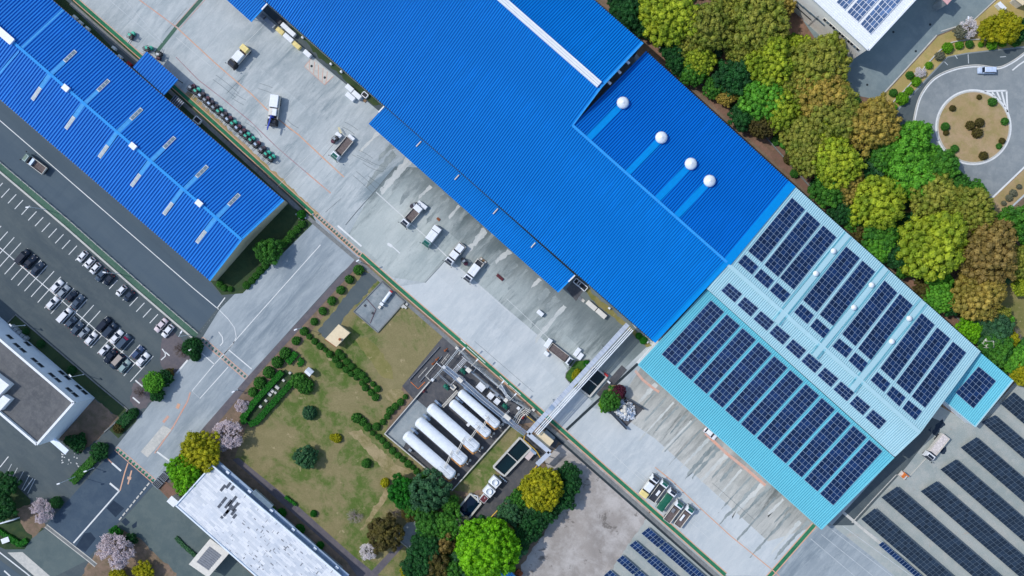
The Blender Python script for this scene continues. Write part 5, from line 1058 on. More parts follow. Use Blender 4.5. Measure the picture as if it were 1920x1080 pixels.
for (x, y, cm, lb, L_, W_) in ((822, 411, 'rust', 'small red brown pallet alone on the stained concrete', 1., .7), (906, 489, 'wood', 'brown pallet with pale parcels behind the open tail truck', 2.2, .9), (937.5, 520, 'maroon', 'maroon pallet pile alone under the blue canopy', 2.4, .9), (1039, 646, 'rust', 'orange pallet beside the white crate with blue ends', 1., .6), (1028, 656, 'rust', 'orange pallet above the tiny white crate', .8, .5), (684, 189, 'wood', 'tan pallet between the bins and the canopy', .9, .8), (1088, 560, 'grey', 'grey pallet near the pale bins', 1.2, .8), (1093, 563.5, 'off_white', 'pale pallet load next to the pale bins', .9, .8)):
    mb = MB(); c = G(x, y)
    uu = Vector((.752, -.659, 0)); ww = Vector((.659, .752, 0))
    for k in range(5): mb.obox(c+ww*((k-2)*W_/5), uu, L_/2, W_/13, .22, .27)
    for k in (-1, 0, 1): mb.obox(c+uu*(k*L_*.42), ww, W_/2, .06, .04, .22)
    if L_ > 2:
        for k in range(3): mb.obox(c+uu*((k-1)*.7), uu, .26, W_*.36, .27, .55, 1 if k != 1 else 0)
    single(mb, 'pallet', [M[cm], M['off_white'] if cm == 'wood' else M[cm]], lb, 'pallet')
for (x, y, lb) in ((637, 247, 'thin timber post leaning over the forklift crate'),):
    mb = MB(); c = G(x, y); mb.beam(c+Vector((-.3, 1.1, .9)), c+Vector((.5, -.7, 1.3)), .12, .12); mb.beam(c+Vector((.0, 1.1, .9)), c+Vector((.8, -.6, 1.3)), .12, .12); single(mb, 'timber', M['pale_yellow'], lb, 'timber')
for (x, y, L_, W_, lb) in ((685, 179, .8, .6, 'open white frame trolley near the canopy corner'), (1082, 529, .9, .7, 'dark tank in white frame at the canopy end'), (1091, 536, 1.5, .7, 'longer white framed tank beside the canopy end'), (372, 226, 1.0, .7, 'white framed hatch in the dark workshop grass')):
    mb = MB(); c = G(x, y); uu = Vector((.752, -.659, 0)); ww = Vector((.659, .752, 0)); mb.obox(c, uu, L_*.85, W_*.8, .05, .75, 1)
    for s_ in (-1, 1): mb.obox(c+ww*s_*W_, uu, L_, .1, .04, .95); mb.obox(c+uu*s_*L_, ww, W_-.1, .1, .04, .9)
    single(mb, 'framed_tank', [M['white'], M['dark']], lb, 'tank frame')
# ------------------------------------------------------------------ gas tank plant
UUV = Vector((.752, -.659, 0)); VVV = Vector((.659, .752, 0))
TK = [((861, 734), (935, 799), 1.22, 'first from the apron, shorter'), ((845, 753), (918, 816), 1.28, 'second from the apron, shorter'), ((804, 761), (896, 843), 1.56, 'middle one of five, long'), ((782, 787), (873, 867), 1.56, 'fourth from the apron, long'), ((759, 813), (851, 894), 1.56, 'farthest from the apron, long')]
for k, (a, b_, r, lb) in enumerate(TK):
    A_, B_ = G(*a, 3.0), G(*b_, 3.0); d = (B_-A_).normalized(); w = Vector((-d.y, d.x, 0)); c = (A_+B_)/2; L_ = (B_-A_).length
    t = thing('gas_tank', 'white horizontal gas tank, '+lb+' on the plant yard', 'tank', (c.x, c.y, 0.03), 0, 'white gas tanks'); o = t.location
    mb = MB(); prof = [(r*math.sin(x), -r*.55*math.cos(x)) for x in [math.pi/2*i/6 for i in range(7)]]
    pr = [(q[0], q[1]) for q in prof]+[(r, L_-r*1.1)]+[(q[0], L_-r*1.1-q[1]) for q in prof[::-1]]
    mb.lathe(pr, A_+d*r*.55, 28, 0, d); mb.build('vessel', M['white_metal'], t, origin=o)
    mb = MB()
    for s_ in (.2, .8):
        q = lerp(A_, B_, s_); mb.add([down(q-d*.25-w*r*.8, .04), down(q+d*.25-w*r*.8, .04), down(q+d*.25+w*r*.8, .04), down(q-d*.25+w*r*.8, .04), q-d*.25-w*r*.8, q+d*.25-w*r*.8, q+d*.25+w*r*.8, q-d*.25+w*r*.8], [(3, 2, 1, 0), (4, 5, 6, 7), (0, 1, 5, 4), (1, 2, 6, 5), (2, 3, 7, 6), (3, 0, 4, 7)])
    mb.build('saddle', M['kerb_dark'], t, origin=o)
    top = B_+Vector((0, 0, r)); mb = MB()
    q0, q1 = B_-d*5.2, B_-d*1.2
    for s_ in (-1, 1):
        mb.path([q0+w*s_*r*.45+Vector((0, 0, r+.85)), q1+w*s_*r*.45+Vector((0, 0, r+.85))], .035, 4)
        for i in range(5): q = lerp(q0, q1, i/4)+w*s_*r*.45; mb.tube(q+Vector((0, 0, r*.85)), q+Vector((0, 0, r+.85)), .03, n=4)
    mb.obox(B_-d*3.2, d, 1.9, .12, 3+r+.02, 3+r+.06)
    mb.build('top_railing', M['steel_pale'], t, origin=o)
    mb = MB(); mb.obox(B_-d*1.9-w*(r+.15), d, 1.9, .2, 3-r*.2, 3-r*.2+.08); mb.obox(B_+d*.1-w*(r*.4), w, r*.7, .2, 3-r*.6, 3-r*.55)
    for i in range(4): q = B_-d*(.2+1.1*i)-w*(r+.3); mb.tube(down(q, .05), down(q, 3.4), .05, n=4)
    mb.path([down(B_-d*.2-w*(r+.3), 3.4), down(B_-d*3.5-w*(r+.3), 3.4)], .05, 4)
    mb.build('walkway', flat('rust_tan', (206, 150, 92), .8, var=.3, scale=2.), t, origin=o)
    mb = MB(); q = B_+d*.8
    mb.path([B_-d*.2, q, down(q, .4), down(q+w*.8, .4)], .12, 6); mb.lathe([(0, -.2), (.35, -.2), (.35, .25), (0, .25)], down(q+w*.8, .6), 10); mb.build('valve_pipe', M['off_white'], t, origin=o)
    mb = MB(); q = A_+w*r*1.25+d*1.6; mb.obox(q, d, 1.3, .3, 1.0, 1.1); [mb.tube(down(q+d*x, .05), down(q+d*x, 1.9), .05, n=4) for x in (-1.2, 0, 1.2)]; mb.path([down(q-d*1.2, 1.9), down(q+d*1.2, 1.9)], .05, 4); mb.build('service_platform', M['steel_blue'], t, origin=o)
for i in range(4):
    (a, b_) = TK[i][0:2]; (a2, b2) = TK[i+1][0:2]; mb = MB(); p = lerp(G(*a, 5.0), G(*b_, 5.0), .72); q = lerp(G(*a2, 5.0), G(*b2, 5.0), .80)
    mb.tube(down(p, 4.6), down(q, 4.6), .1, n=5); mb.tube(down(p+UUV*.4, 4.6), down(q+UUV*.4, 4.6), .07, n=5); single(mb, 'cross_pipe', M['off_white'], 'thin pale pipe linking tanks at the rail end, %s from the apron' % ORD[i+1], 'pipe', 'cross pipes between tanks')
def pathpx(name, pts, h, r, mat, label, n=1, gap=.35, legs=True, cat='pipe'):
    mb = MB(); P_ = [G(*p, h) for p in pts]
    for k in range(n):
        off_ = (k-(n-1)/2)*gap; Q = []
        for i, p in enumerate(P_):
            d = (P_[min(i+1, len(P_)-1)]-P_[max(i-1, 0)]); d.z = 0; d.normalize(); Q.append(p+Vector((-d.y, d.x, 0))*off_)
        mb.path(Q, r*(1 if k % 2 == 0 else .7), 6)
    if legs:
        for a, b_ in zip(P_, P_[1:]):
            m_ = max(1, int((b_-a).length/4))
            for i in range(m_):
                q = lerp(a, b_, (i+.5)/m_); d = (b_-a).normalized(); w = Vector((-d.y, d.x, 0)); ww = max(.15, n*gap/2)
                mb.beam(q-w*ww-Vector((0, 0, r+.08)), q+w*ww-Vector((0, 0, r+.08)), .12, .12)
                for s_ in ((-1, 1) if n > 1 else (0,)): mb.tube(down(q+w*ww*s_, .05), q+w*ww*s_-Vector((0, 0, r)), .06, n=4)
    return single(mb, name, M[mat] if isinstance(mat, str) else mat, label, cat)
pathpx('pipe_rack', [(834, 690), (872, 721), (905, 750), (962, 796), (985, 813)], 3.2, .11, 'steel_blue', 'wide blue grey pipe rack running along the white tanks', 5, .32)
pathpx('pipe_rack', [(871, 686), (880, 694), (913, 722), (948, 751)], 2.4, .3, 'steel', 'single thick grey pipe between rack and apron edge', 1)
pathpx('pipe_line', [(857, 652), (887, 682), (933, 723), (957, 747), (982, 763), (965, 783)], 2.2, .07, 'steel_pale', 'thin pale pipe line along the apron side of the plant', 2, .3)
pathpx('pipe_line', [(859, 656), (835, 686), (809, 715)], 2.2, .09, 'steel_pale', 'pale pipe line across the upper end of the plant', 2, .4)
pathpx('pipe_line', [(873, 673), (848, 701)], 2.6, .07, 'white', 'short white ladder like pipe bundle near the upper plant corner', 4, .36)
pathpx('pipe_line', [(858, 733), (830, 763)], 1.6, .1, 'off_white', 'short pale pipe bundle at the head of the shorter tanks', 3, .3)
pathpx('pipe_line', [(824, 703), (845, 722), (850, 728)], 1.4, .12, 'steel', 'short grey pipe to the green pump', 2, .3)
pathpx('pipe_line', [(818, 681), (798, 705), (808, 715)], 1.2, .08, 'off_white', 'thin pale pipe loop at the upper yard corner', 1)
pathpx('pipe_line', [(818, 680), (830, 690)], 1.2, .1, 'white', 'short white pipe link to the wide rack', 1)
pathpx('pipe_line', [(849, 713), (856, 705)], 1.8, .08, 'steel', 'tiny grey pipe link above the pump', 1)
pathpx('pipe_line', [(930, 803), (945, 792), (955, 795)], 1.0, .08, 'white', 'thin white pipe from the end tank to the yard wall', 1)
pathpx('pipe_line', [(938, 722), (950, 742), (957, 748)], 1.3, .14, 'white_metal', 'bent white pipe group near the pipe bridge', 3, .3)
pathpx('pipe_line', [(966, 792), (974, 778), (985, 770), (992, 775)], 1.8, .13, 'off_white', 'thick pale branching pipes beside the pipe bridge', 4, .55)
pathpx('pipe_line', [(836, 688), (874, 719), (907, 748), (964, 794)], 3.7, .06, 'white', 'thin white pipe on top of the wide rack', 2, .9, legs=False)
pathpx('pipe_line', [(866, 668), (893, 690), (925, 716), (950, 737)], 1.4, .06, 'white', 'thin white pipe through the middle of the plant yard', 1)
pathpx('pipe_line', [(893, 690), (886, 699)], 1.6, .07, 'white', 'short white pipe beside the thick grey pipe', 1)
pathpx('pipe_line', [(845, 722), (862, 703), (873, 712)], 1.5, .06, 'white', 'thin white pipe between pump and rack', 1)
pathpx('pipe_line', [(912, 752), (926, 738), (938, 748)], 1.5, .06, 'white', 'thin white pipe around the square cabinets', 1)
pathpx('pipe_line', [(955, 770), (940, 786), (948, 793)], 1.5, .07, 'white', 'thin white pipe by the long pale box', 2, .3)
pathpx('pipe_line', [(842, 664), (828, 682)], .9, .06, 'off_white', 'thin pale pipe at the top yard corner', 2, .5)
pathpx('pipe_line', [(784, 708), (801, 689)], .7, .06, 'off_white', 'thin pale rail beside the fence lines', 1)
mb = MB(); mb.wallstrip(px([(957, 796), (848, 918.5), (722, 812.5), (806, 715)]), .35, 0, .9); single(mb, 'bund_wall', M['kerb'], 'pale low wall round the gas tank yard', 'wall')
mb = MB(); mb.wallstrip(px([(768, 712), (824, 650)]), .1, 0, .6); mb.wallstrip(px([(787, 716), (829, 668)]), .12, 0, .5); single(mb, 'yard_fence', M['steel'], 'thin grey fence lines at the upper yard corner', 'fence')
mb = MB(); mb.wallstrip(px([(770, 716), (784, 729), (797, 716)]), .16, .03, .12); single(mb, 'orange_kerb', M['orange'], 'orange painted corner kerb in the plant yard', 'kerb')
BX = [(878.5, 693.5, 1.3, 1., 'off_white', 'pale box on the thick grey pipe'), (862.5, 712, 1.5, .9, 'off_white', 'pale box on the upper wide rack'), (850, 726, 1.2, 1.2, 'off_white', 'pale box by the green pump'), (902, 725, 2.2, 1.9, 'white', 'largest white cabinet on the plant yard'), (920, 741.5, 1.5, 1.5, 'white', 'square white cabinet next to the largest cabinet'), (932, 752, 1.4, 1.4, 'white', 'square white cabinet nearest the tanks rail end'), (913.5, 723.5, .8, .9, 'steel', 'small grey box on the thick pipe near the largest cabinet'), (931.5, 739.5, .8, .9, 'steel', 'small grey box on the thick pipe beyond the cabinets'), (948.5, 750, .9, .9, 'off_white', 'small pale box at the end of the thick pipe'), (972, 765, .7, .7, 'white', 'tiny white box near the pale branching pipes'), (951, 781.5, 1.9, .9, 'off_white', 'long pale box across the wide rack'), (833, 688.5, .9, .7, 'white', 'white valve box at the upper pipe crossing'), (857, 652.5, .8, .6, 'off_white', 'pale valve box at the top plant corner'), (811, 712, .7, .6, 'white', 'white valve box at the left yard corner'), (878, 790+6, .7, .7, 'white', 'tiny white post box between tanks'), (1000, 768, .7, .5, 'off_white', 'pale box beside the walkway at the bridge foot'), (769, 843.5, .8, .7, 'steel', 'grey box at the outer yard wall')]
for x, y, a, b_, mt, lb in BX:
    h_ = 1.6 if a > 1.2 else 1.0; hb = 2.6 if 'rack' in lb or 'thick' in lb else .05
    c = G(x, y, hb+h_/2); mb = MB(); mb.obox(c, UUV, a/2, b_/2, hb, hb+h_); mb.obox(c, UUV, a/2+.06, b_/2+.06, hb+h_, hb+h_+.07)
    if hb > 1: [mb.tube(down(c+UUV*sx*a*.4+VVV*sy*b_*.4, .05), down(c+UUV*sx*a*.4+VVV*sy*b_*.4, hb), .05, n=4) for sx in (-1, 1) for sy in (-1, 1)]
    single(mb, 'plant_cabinet', M[mt], lb, 'cabinet')
for x, y, lb in ((868.5, 696, 'green pump near the apron side of the plant'), (837, 725.5, 'green pump left of the shorter tanks'), (947, 762, 'dark green pump set at the rail end of the rack')):
    c = G(x, y); mb = MB(); mb.obox(c, UUV, .9, .5, .04, .35); mb.lathe([(0, -.7), (.4, -.7), (.45, -.3), (.45, .5), (.2, .7), (0, .7)], c+Vector((0, 0, .8)), 12, 0, UUV); mb.tube(c+Vector((.2, .2, .9)), c+Vector((.5, .9, 1.6)), .12, n=6); mb.tube(c+Vector((-.3, 0, .9)), c+Vector((-.3, 0, 1.7)), .15, n=8)
    single(mb, 'pump', M['green_pump'], lb, 'pump')
for x, y, m_, lb in ((835, 657, 'rust', 'rusty orange valve stand at the top yard corner'), (819, 674, 'rust', 'rusty orange valve stand below the top yard corner'), (812, 682, 'rust', 'small rusty valve stand beside the pale pipe loop'), (795, 733.5, 'maroon', 'maroon drum on the yard floor'), (980, 783, 'red', 'red flange stand among the branching pipes')):
    c = G(x, y); mb = MB(); mb.tube(c, c+Vector((0, 0, .9)), .08, n=6); mb.lathe([(.1, .8), (.35, .85), (.35, .95), (.1, 1.)], c, 10); mb.obox(c+Vector((.2, .2, 0)), VVV, .6, .12, .1, .3); single(mb, 'valve_stand', M[m_], lb, 'valve')
def pole(base, h, label, arm=0., adir=(0, 0), name='lamp_post', mat='white_metal', grp=None):
    c = G(*base); t = thing(name, label, 'lamp post', (c.x, c.y, 0), 0, grp)
    mb = MB(); mb.tube((0, 0, 0), (0, 0, h), .11, .07, 8); mb.lathe([(.2, 0), (.2, .3), (.12, .35)], (0, 0, 0), 8); mb.build('pole', M[mat], t)
    a = Vector((adir[0], -adir[1], 0)); a = a.normalized() if a.length else Vector((1, 0, 0)); mb = MB()
    if arm: mb.tube((0, 0, h-.1), a*arm+Vector((0, 0, h+.15)), .06, n=6); mb.build('arm', M[mat], t)
    mb = MB(); q = a*(arm or .2); mb.obox(q, a, .42, .17, h+.02, h+.2); mb.build('lamp_head', M['white'], t)
    return t
pole((86, 393), 7.4, 'white lamp post on the kerb near the empty upper bays', .8, (-1, .1)); pole((223, 512.5), 6.6, 'white lamp post standing beside two black parked cars', .8, (-1, -.2)); pole((354, 628), 7., 'white lamp post at the lower end of the green strip', 1.4, (.5, -.8))
pole((157, 702), 6.3, 'white lamp post in the dark grass beside the office', .5, (-.5, -.5)); pole((47, 610), 6., 'white lamp post at the far end of the office grass', .5, (-.5, -.5)); pole((145, 892), 9., 'tall thin white post over the clipped entrance hedge', .3, (-1, .3)); pole((176, 877), 4., 'short thin white post behind the entrance hedge', .3, (-1, .3))
pole((676, 492), 6.5, 'white lamp post at the top of the garden path', .5, (.5, -.3)); pole((568, 614.5), 6.2, 'white lamp post beside the garden path shrubs', .5, (-.6, .3)); pole((446, 731), 3., 'short white lamp post near the double hedge', .3, (-.6, .3)); pole((1834, 386), 5.5, 'white lamp post at the foot of the loop road', .5, (-.8, .3)); pole((1793, 52), 6., 'white lamp post by the curved verge path', .8, (0, -1)); pole((364, 655), 3.5, 'short white lamp post inside the dark round bush', .3, (.6, -.4))
gP = 'floodlight posts along the walkway'
for k, (x, y) in enumerate(((862, 662), (886, 683), (933, 723), (956, 746))):
    pole((x, y), 5.5, 'pale floodlight post with long arm over the green walkway, %s from the top' % ORD[k+1], 2.3, (.67, -.74), 'floodlight_post', 'off_white', gP)
# pipe bridge
A_, B_, C_, D_ = G(1177, 608, 5.3), G(990, 813, 5.3), G(1031, 848, 5.3), G(1007, 871, 5.3)
t = thing('pipe_bridge', 'long pale blue pipe bridge from warehouse over the apron to the tank plant', 'pipe bridge', down(B_, 0)); o = t.location
d = (B_-A_).normalized(); w = Vector((-d.y, d.x, 0)); mb = MB()
mb.beam(A_, B_, 1.25, .7); mb.beam(B_-UUV*.0, C_, 1.2, .7); mb.beam(C_, D_, 1.2, .7); mb.build('duct', flat('duct', (186, 194, 206), .5, var=.1, scale=.5, spec=.2), t, origin=o)
mb = MB()
for i in range(34): q = lerp(A_, B_, (i+.5)/34); mb.beam(q-w*.66, q+w*.66, .08, .78)
mb.build('duct_seam', M['steel_blue'], t, origin=o)['kind'] = 'stuff'
mb = MB(); q = lerp(A_, B_, .76); mb.beam(q+Vector((0, 0, .4))-d*.6, q+Vector((0, 0, .4))+d*.6, 1.3, .25); mb.build('expansion_box', M['steel_blue'], t, origin=o)
for k, (of, r) in enumerate(((1.15, .15), (1.7, .13), (2.2, .16))):
    s_ = 1 if (w.x > 0) else -1; mb = MB(); mb.tube(A_+w*s_*of+d*(.2), B_+w*s_*of-d*1.5, r, n=8); mb.build('pipe', M['white_metal'], t, origin=o)
for i in range(6):
    q = lerp(A_, B_, (i+.35)/6); s_ = 1 if (w.x > 0) else -1
    mb = MB(); mb.beam(q-w*s_*.7-Vector((0, 0, .45)), q+w*s_*2.5-Vector((0, 0, .45)), .2, .2)
    for x in (-.6, 2.3): mb.tube(down(q+w*s_*x, 0), q+w*s_*x-Vector((0, 0, .45)), .13, n=6)
    mb.build('trestle', M['steel'], t, origin=o)
mb = MB()
for q in (C_, D_, lerp(C_, D_, .5)): mb.tube(down(q, 0), q, .14, n=6)
mb.build('leg_frame', M['steel'], t, origin=o)
# water basins
def basin(label, pts, split, h, wm='water', rim=.45):
    c = sum((G(*p) for p in pts), Vector())/4; t = thing('water_basin', label, 'basin', c); o = t.location; P_ = [G(*p, h) for p in pts]; mb = MB()
    for i in range(4): wall_quad(mb, P_[i], P_[(i+1) % 4], 0, h-.002*i, th=rim)
    mb.build('rim', M['kerb'], t, origin=o)
    mb = MB(); mb.poly([down(p, h*.45) for p in P_]); mb.build('water', M[wm], t, origin=o)
    if split: a, b_ = lerp(P_[0], P_[3], .5), lerp(P_[1], P_[2], .5); mb = MB(); wall_quad(mb, a, b_, 0, h-.03, th=.22); mb.build('divider', M['kerb'], t, origin=o)
basin('two cell dark green water basin beside the tank plant', [(975, 821), (996, 841), (946, 893), (925, 876)], True, 1.4)
basin('small navy water basin among the lower trees', [(882, 926), (902, 944), (876, 976), (857, 956)], False, 1.2, 'water_navy')
basin('black water basin under the pipe bridge', [(1114, 687), (1138, 707), (1106, 744), (1084, 727)], True, 1.0)
mb = MB(); c = G(1147, 716); mb.obox(c-UUV*0, (.66, .75), 5.4, 1.0, .03, .12); single(mb, 'basin_apron', M['asphalt_dark'], 'dark slab beside the black basin', 'slab')
mb = MB(); c = G(1141, 716); mb.obox(c, UUV, .45, .25, .12, 1.0); single(mb, 'meter_box', M['white'], 'small white box on the dark basin slab', 'box')
mb = MB(); c = G(1135.5, 702); mb.obox(c, UUV, .6, .3, .03, 1.6); single(mb, 'hose_cabinet', M['red'], 'bright red cabinet at the corner of the black basin', 'cabinet')
for x, y, s_, lb in ((928, 903, 1.5, 'larger white cooling tower between the two basins'), (917, 920, 1.5, 'white cooling tower next to the maroon box')):
    c = G(x, y, 1.5); t = thing('cooling_tower', lb, 'cooling tower', down(c, 0)); o = t.location
    mb = MB(); mb.obox(c, UUV, s_*.95, s_*.8, .3, 2.3); mb.obox(c, UUV, s_*.7, s_*.6, 0, .3); mb.build('casing', M['white'], t, origin=o)
    mb = MB(); mb.lathe([(s_*.55, 2.3), (s_*.6, 2.75), (s_*.5, 2.75), (s_*.5, 2.5), (0, 2.5)], down(c, 0), 18); mb.build('fan_ring', M['white_metal'], t, origin=o)
mb = MB(); c = G(907.5, 934, 1.2); mb.obox(c, VVV, 1.0, .9, 0, 2.0, 1); mb.obox(c, VVV, .9, .8, 2.0, 2.03); mb.obox(c+VVV*.4, VVV, .1, .1, 2.03, 2.3, 1); single(mb, 'pump_house', [M['maroon'], M['white']], 'small white box with maroon top beside the navy basin', 'box')
mb = MB(); c = G(896, 932, .6); mb.path([c+Vector((-1.2, .8, .8)), c+Vector((0, .4, .8)), c+Vector((.2, -1.3, .8))], .15, 6); mb.tube(c+Vector((0, .4, -.6)), c+Vector((0, .4, .8)), .1, n=5); single(mb, 'inlet_pipe', M['white_metal'], 'short white pipe at the navy basin edge', 'pipe')
mb = MB(); c = G(943, 897, .6); [mb.tube(c+UUV*x-Vector((0, 0, .5)), c+UUV*x+Vector((0, 0, .6)), .16, n=7) for x in (-1., -.4, .2, .8)]; mb.tube(c-UUV*1.2+Vector((0, 0, .3)), c+UUV*1.4+Vector((0, 0, .3)), .1, n=5); single(mb, 'pipe_group', M['steel_blue'], 'blue grey valve pipes between basin and cooling tower', 'pipe')
mb = MB(); c = G(993, 853, .6); mb.obox(c, VVV, 1.3, .7, .05, 1.5); mb.obox(c+VVV*1.6, UUV, .9, .35, .05, 2.2, 1); single(mb, 'switch_cabinet', [flat('pale_pink', (206, 190, 188), .6), M['steel_blue']], 'pale pink cabinet beside the two cell basin', 'cabinet')
t = thing('cream_hut', 'cream flat roofed hut beside the pipe bridge end', 'hut', G(1021, 822)); o = t.location; P_ = [G(1013, 806, 4.2), G(1038.5, 827, 4.2), G(1027, 841, 4.2), G(1004, 818, 4.2)]
mb = MB(); mb.hexa([down(lerp(p, sum(P_, Vector())/4, .06), 0) for p in P_], [down(lerp(p, sum(P_, Vector())/4, .06), 4.0) for p in P_]); mb.build('wall', M['off_white'], t, origin=o); mb = MB(); mb.slab(P_, .2); mb.build('roof', M['cream'], t, origin=o)
mb = MB(); mb.obox(G(1031, 814), (.752, -.659), 1.6, .35, 0, 1.6); mb.build('side_unit', M['wall_grey'], t, origin=o)
t = thing('cream_hut', 'cream flat roofed hut with one dark vent on the garden lawn', 'hut', G(632, 632)); o = t.location; P_ = [G(635, 608, 3), G(656, 624, 3), G(630, 651, 3), G(609, 636, 3)]; cc = sum(P_, Vector())/4
mb = MB(); mb.hexa([down(lerp(p, cc, .07), 0) for p in P_], [down(lerp(p, cc, .07), 2.8) for p in P_]); mb.build('wall', M['beige_wall'], t, origin=o); mb = MB(); mb.slab(P_, .2); mb.build('roof', M['cream'], t, origin=o)
mb = MB(); mb.lathe([(.3, 3.0), (.3, 3.5), (.4, 3.55), (.4, 3.7), (0, 3.75)], down(G(638, 636, 3), 0), 12); mb.build('roof_vent', M['rust'], t, origin=o)
mb = MB(); mb.beam(lerp(P_[2], P_[3], 0), P_[3], .15, .22); mb.build('fascia', M['rust'], t, origin=o)
pathpx('yellow_pipe', [(1007, 873), (968, 917), (958, 929)], 1.4, .16, 'yellow', 'long yellow pipe along the service strip', 1); pathpx('yellow_pipe', [(950, 938), (930, 960), (918, 973)], 1.4, .16, 'yellow', 'lower yellow pipe running into the trees', 1)
pathpx('yellow_pipe', [(984, 817), (982, 824), (1000, 840), (1006, 846), (1013, 858)], 2.2, .12, 'yellow', 'bent yellow pipe under the bridge end', 1); pathpx('yellow_pipe', [(988, 780), (1003, 792), (1000, 800)], 1.6, .12, 'yellow', 'short yellow pipe by the branching pipes', 1)
# slab with tail machine
P_ = [(716, 528), (759, 566), (708.5, 623), (663.5, 584)]; c = sum((G(*p) for p in P_), Vector())/4
t = thing('fuel_pad', 'pale square concrete pad with low rim on the north lawn', 'slab', c); o = t.location; Q = [G(*p) for p in P_]
mb = MB(); mb.hexa([down(p, 0) for p in Q][::-1], [down(p, .25) for p in Q][::-1]); mb.build('slab', M['concrete_bay'], t, origin=o)
mb = MB()
for i in range(4): wall_quad(mb, Q[i], Q[(i+1) % 4], 0, .5-.003*i, th=.28)
mb.build('rim', M['kerb_dark'], t, origin=o)
mb = MB(); mb.tube(G(688, 561, .3)+Vector((0, 0, .1)), G(705, 580, .3)+Vector((0, 0, .1)), .06, n=5); mb.tube(G(705, 580, .3)+Vector((0, 0, .1)), G(694, 606, .3)+Vector((0, 0, .1)), .06, n=5); mb.build('surface_pipe', M['maroon'], t, origin=o)
c = G(722, 562, 1); dm = Vector((.6, .8, 0)); t = thing('loading_arm', 'white tank trailer with red tail standing on the square pad', 'trailer', (c.x, c.y, .25), math.atan2(dm.y, dm.x))
mb = MB(); mb.lathe([(0, -1.), (.45, -1.), (.5, -.9), (.5, 2.4), (.45, 2.5), (0, 2.5)], (.2, 0, 1.0), 14, 0, (1, 0, 0)); mb.build('vessel', M['white_metal'], t); mb = MB(); mb.box(2.7, 3.1, -.4, .4, .4, 1.3); mb.build('tail', M['red'], t)
mb = MB(); mb.box(-1.9, -1.1, -.5, .5, .4, 1.5); mb.build('control_box', M['white'], t); mb = MB(); mb.box(-3.0, -2.2, -.35, .35, .2, .8); mb.box(-2.4, -1.6, -.08, .08, .4, .6); mb.build('hitch', M['off_white'], t)
for x in (.2, 1.8):
    for y in (-.5, .5): wheel(t, x, y, .3, .2)
for x, y, lb in ((685, 573, 'small dark hatch on the square pad, upper'), (699, 587, 'small dark hatch on the square pad, lower')):
    mb = MB(); mb.obox(G(x, y), UUV, .3, .3, .25, .42); single(mb, 'hatch', M['dark_metal'], lb, 'hatch')
mb = MB(); c = G(759, 575); mb.obox(c, UUV, .7, .3, .03, .5); mb.obox(c+VVV*.9, UUV, .3, .3, .03, .5); mb.obox(c-VVV*.5-UUV*.4, UUV, .35, .25, .03, .45); single(mb, 'stone_blocks', M['kerb'], 'pale blocks in the grass at the pad corner', 'blocks')
# white shed, stones, table
t = thing('white_shed', 'small white shrine like shed on the garden lawn', 'shed', G(580, 697)); o = t.location
c = G(580, 697, 1.5); mb = MB(); mb.obox(c, UUV, .8, .7, 0, 1.8); mb.build('wall', M['white'], t, origin=o)
mb = MB(); q = [c+UUV*1.0+VVV*.95, c-UUV*1.0+VVV*.95, c-UUV*1.0-VVV*.95, c+UUV*1.0-VVV*.95]; r_a, r_b = down(c+UUV*1.0, 2.7), down(c-UUV*1.0, 2.7)
mb.add([down(p, 1.8) for p in q]+[r_a, r_b], [(0, 1, 5, 4), (2, 3, 4, 5), (1, 2, 5), (3, 0, 4), (3, 2, 1, 0)]); mb.build('roof', M['white'], t, origin=o)
for k, (x, y, a, b_) in enumerate(((499, 751, .5, .4), (489, 762, .45, .45), (506, 739, .7, .5), (511, 733, .6, .5), (520, 726, .8, .5), (532, 713, .45, .4), (544, 699, .4, .4), (517, 736, .4, .4))):
    mb = MB(); c = G(x, y); mb.hexa([c+UUV*a+VVV*b_, c-UUV*a+VVV*b_, c-UUV*a*.9-VVV*b_, c+UUV*a-VVV*b_], [c+UUV*a*.8+VVV*b_*.8+Vector((0, 0, .5)), c-UUV*a*.8+VVV*b_*.7+Vector((0, 0, .5)), c-UUV*a*.7-VVV*b_*.8+Vector((0, 0, .45)), c+UUV*a*.85-VVV*b_*.7+Vector((0, 0, .5))])
    single(mb, 'garden_stone', M['kerb'], 'pale garden stone, number %s from the lower end between two hedges' % ORD[k+1], 'stone', 'stones between the hedges')
# scrap bay
Q = [G(*p) for p in ((1160, 752), (1172, 744), (1206, 765), (1173, 803), (1145, 775))]
mb = MB(); wall_quad(mb, G(1172, 745), G(1206, 766), 0, 1.9, th=.35); wall_quad(mb, G(1143, 772), G(1173, 803), 0, 1.9, th=.35); single(mb, 'bay_wall', M['dark_metal'], 'dark walls of the scrap bay', 'wall')
mb = MB(); c = G(1171, 768)
for k in range(420):
    a, r_ = R.uniform(0, 6.283), math.sqrt(R.random()); p = c+UUV*math.cos(a)*r_*3.4+VVV*math.sin(a)*r_*2.7; z = max(0, 1.3*(1-r_*r_)); s_ = R.uniform(.1, .32)
    rot = Matrix.Rotation(R.uniform(0, 3.1), 3, Vector((R.uniform(-1, 1), R.uniform(-1, 1), 1)).normalized())
    v = [p+Vector((0, 0, z+s_*.6))+rot@Vector((x*s_, y*s_*R.uniform(.5, 1.2), zz*s_*.4)) for zz in (-1, 1) for x, y in ((-1, -1), (1, -1), (1, 1), (-1, 1))]
    mb.add(v, [(3, 2, 1, 0), (4, 5, 6, 7), (0, 1, 5, 4), (1, 2, 6, 5), (2, 3, 7, 6), (3, 0, 4, 7)], R.choice((0, 0, 1, 2)))
o = tag(mb.build('scrap_heap', [M['white'], M['steel_blue'], M['steel']]), 'heap of white and grey scrap in the walled bay', 'scrap heap', kind='stuff')
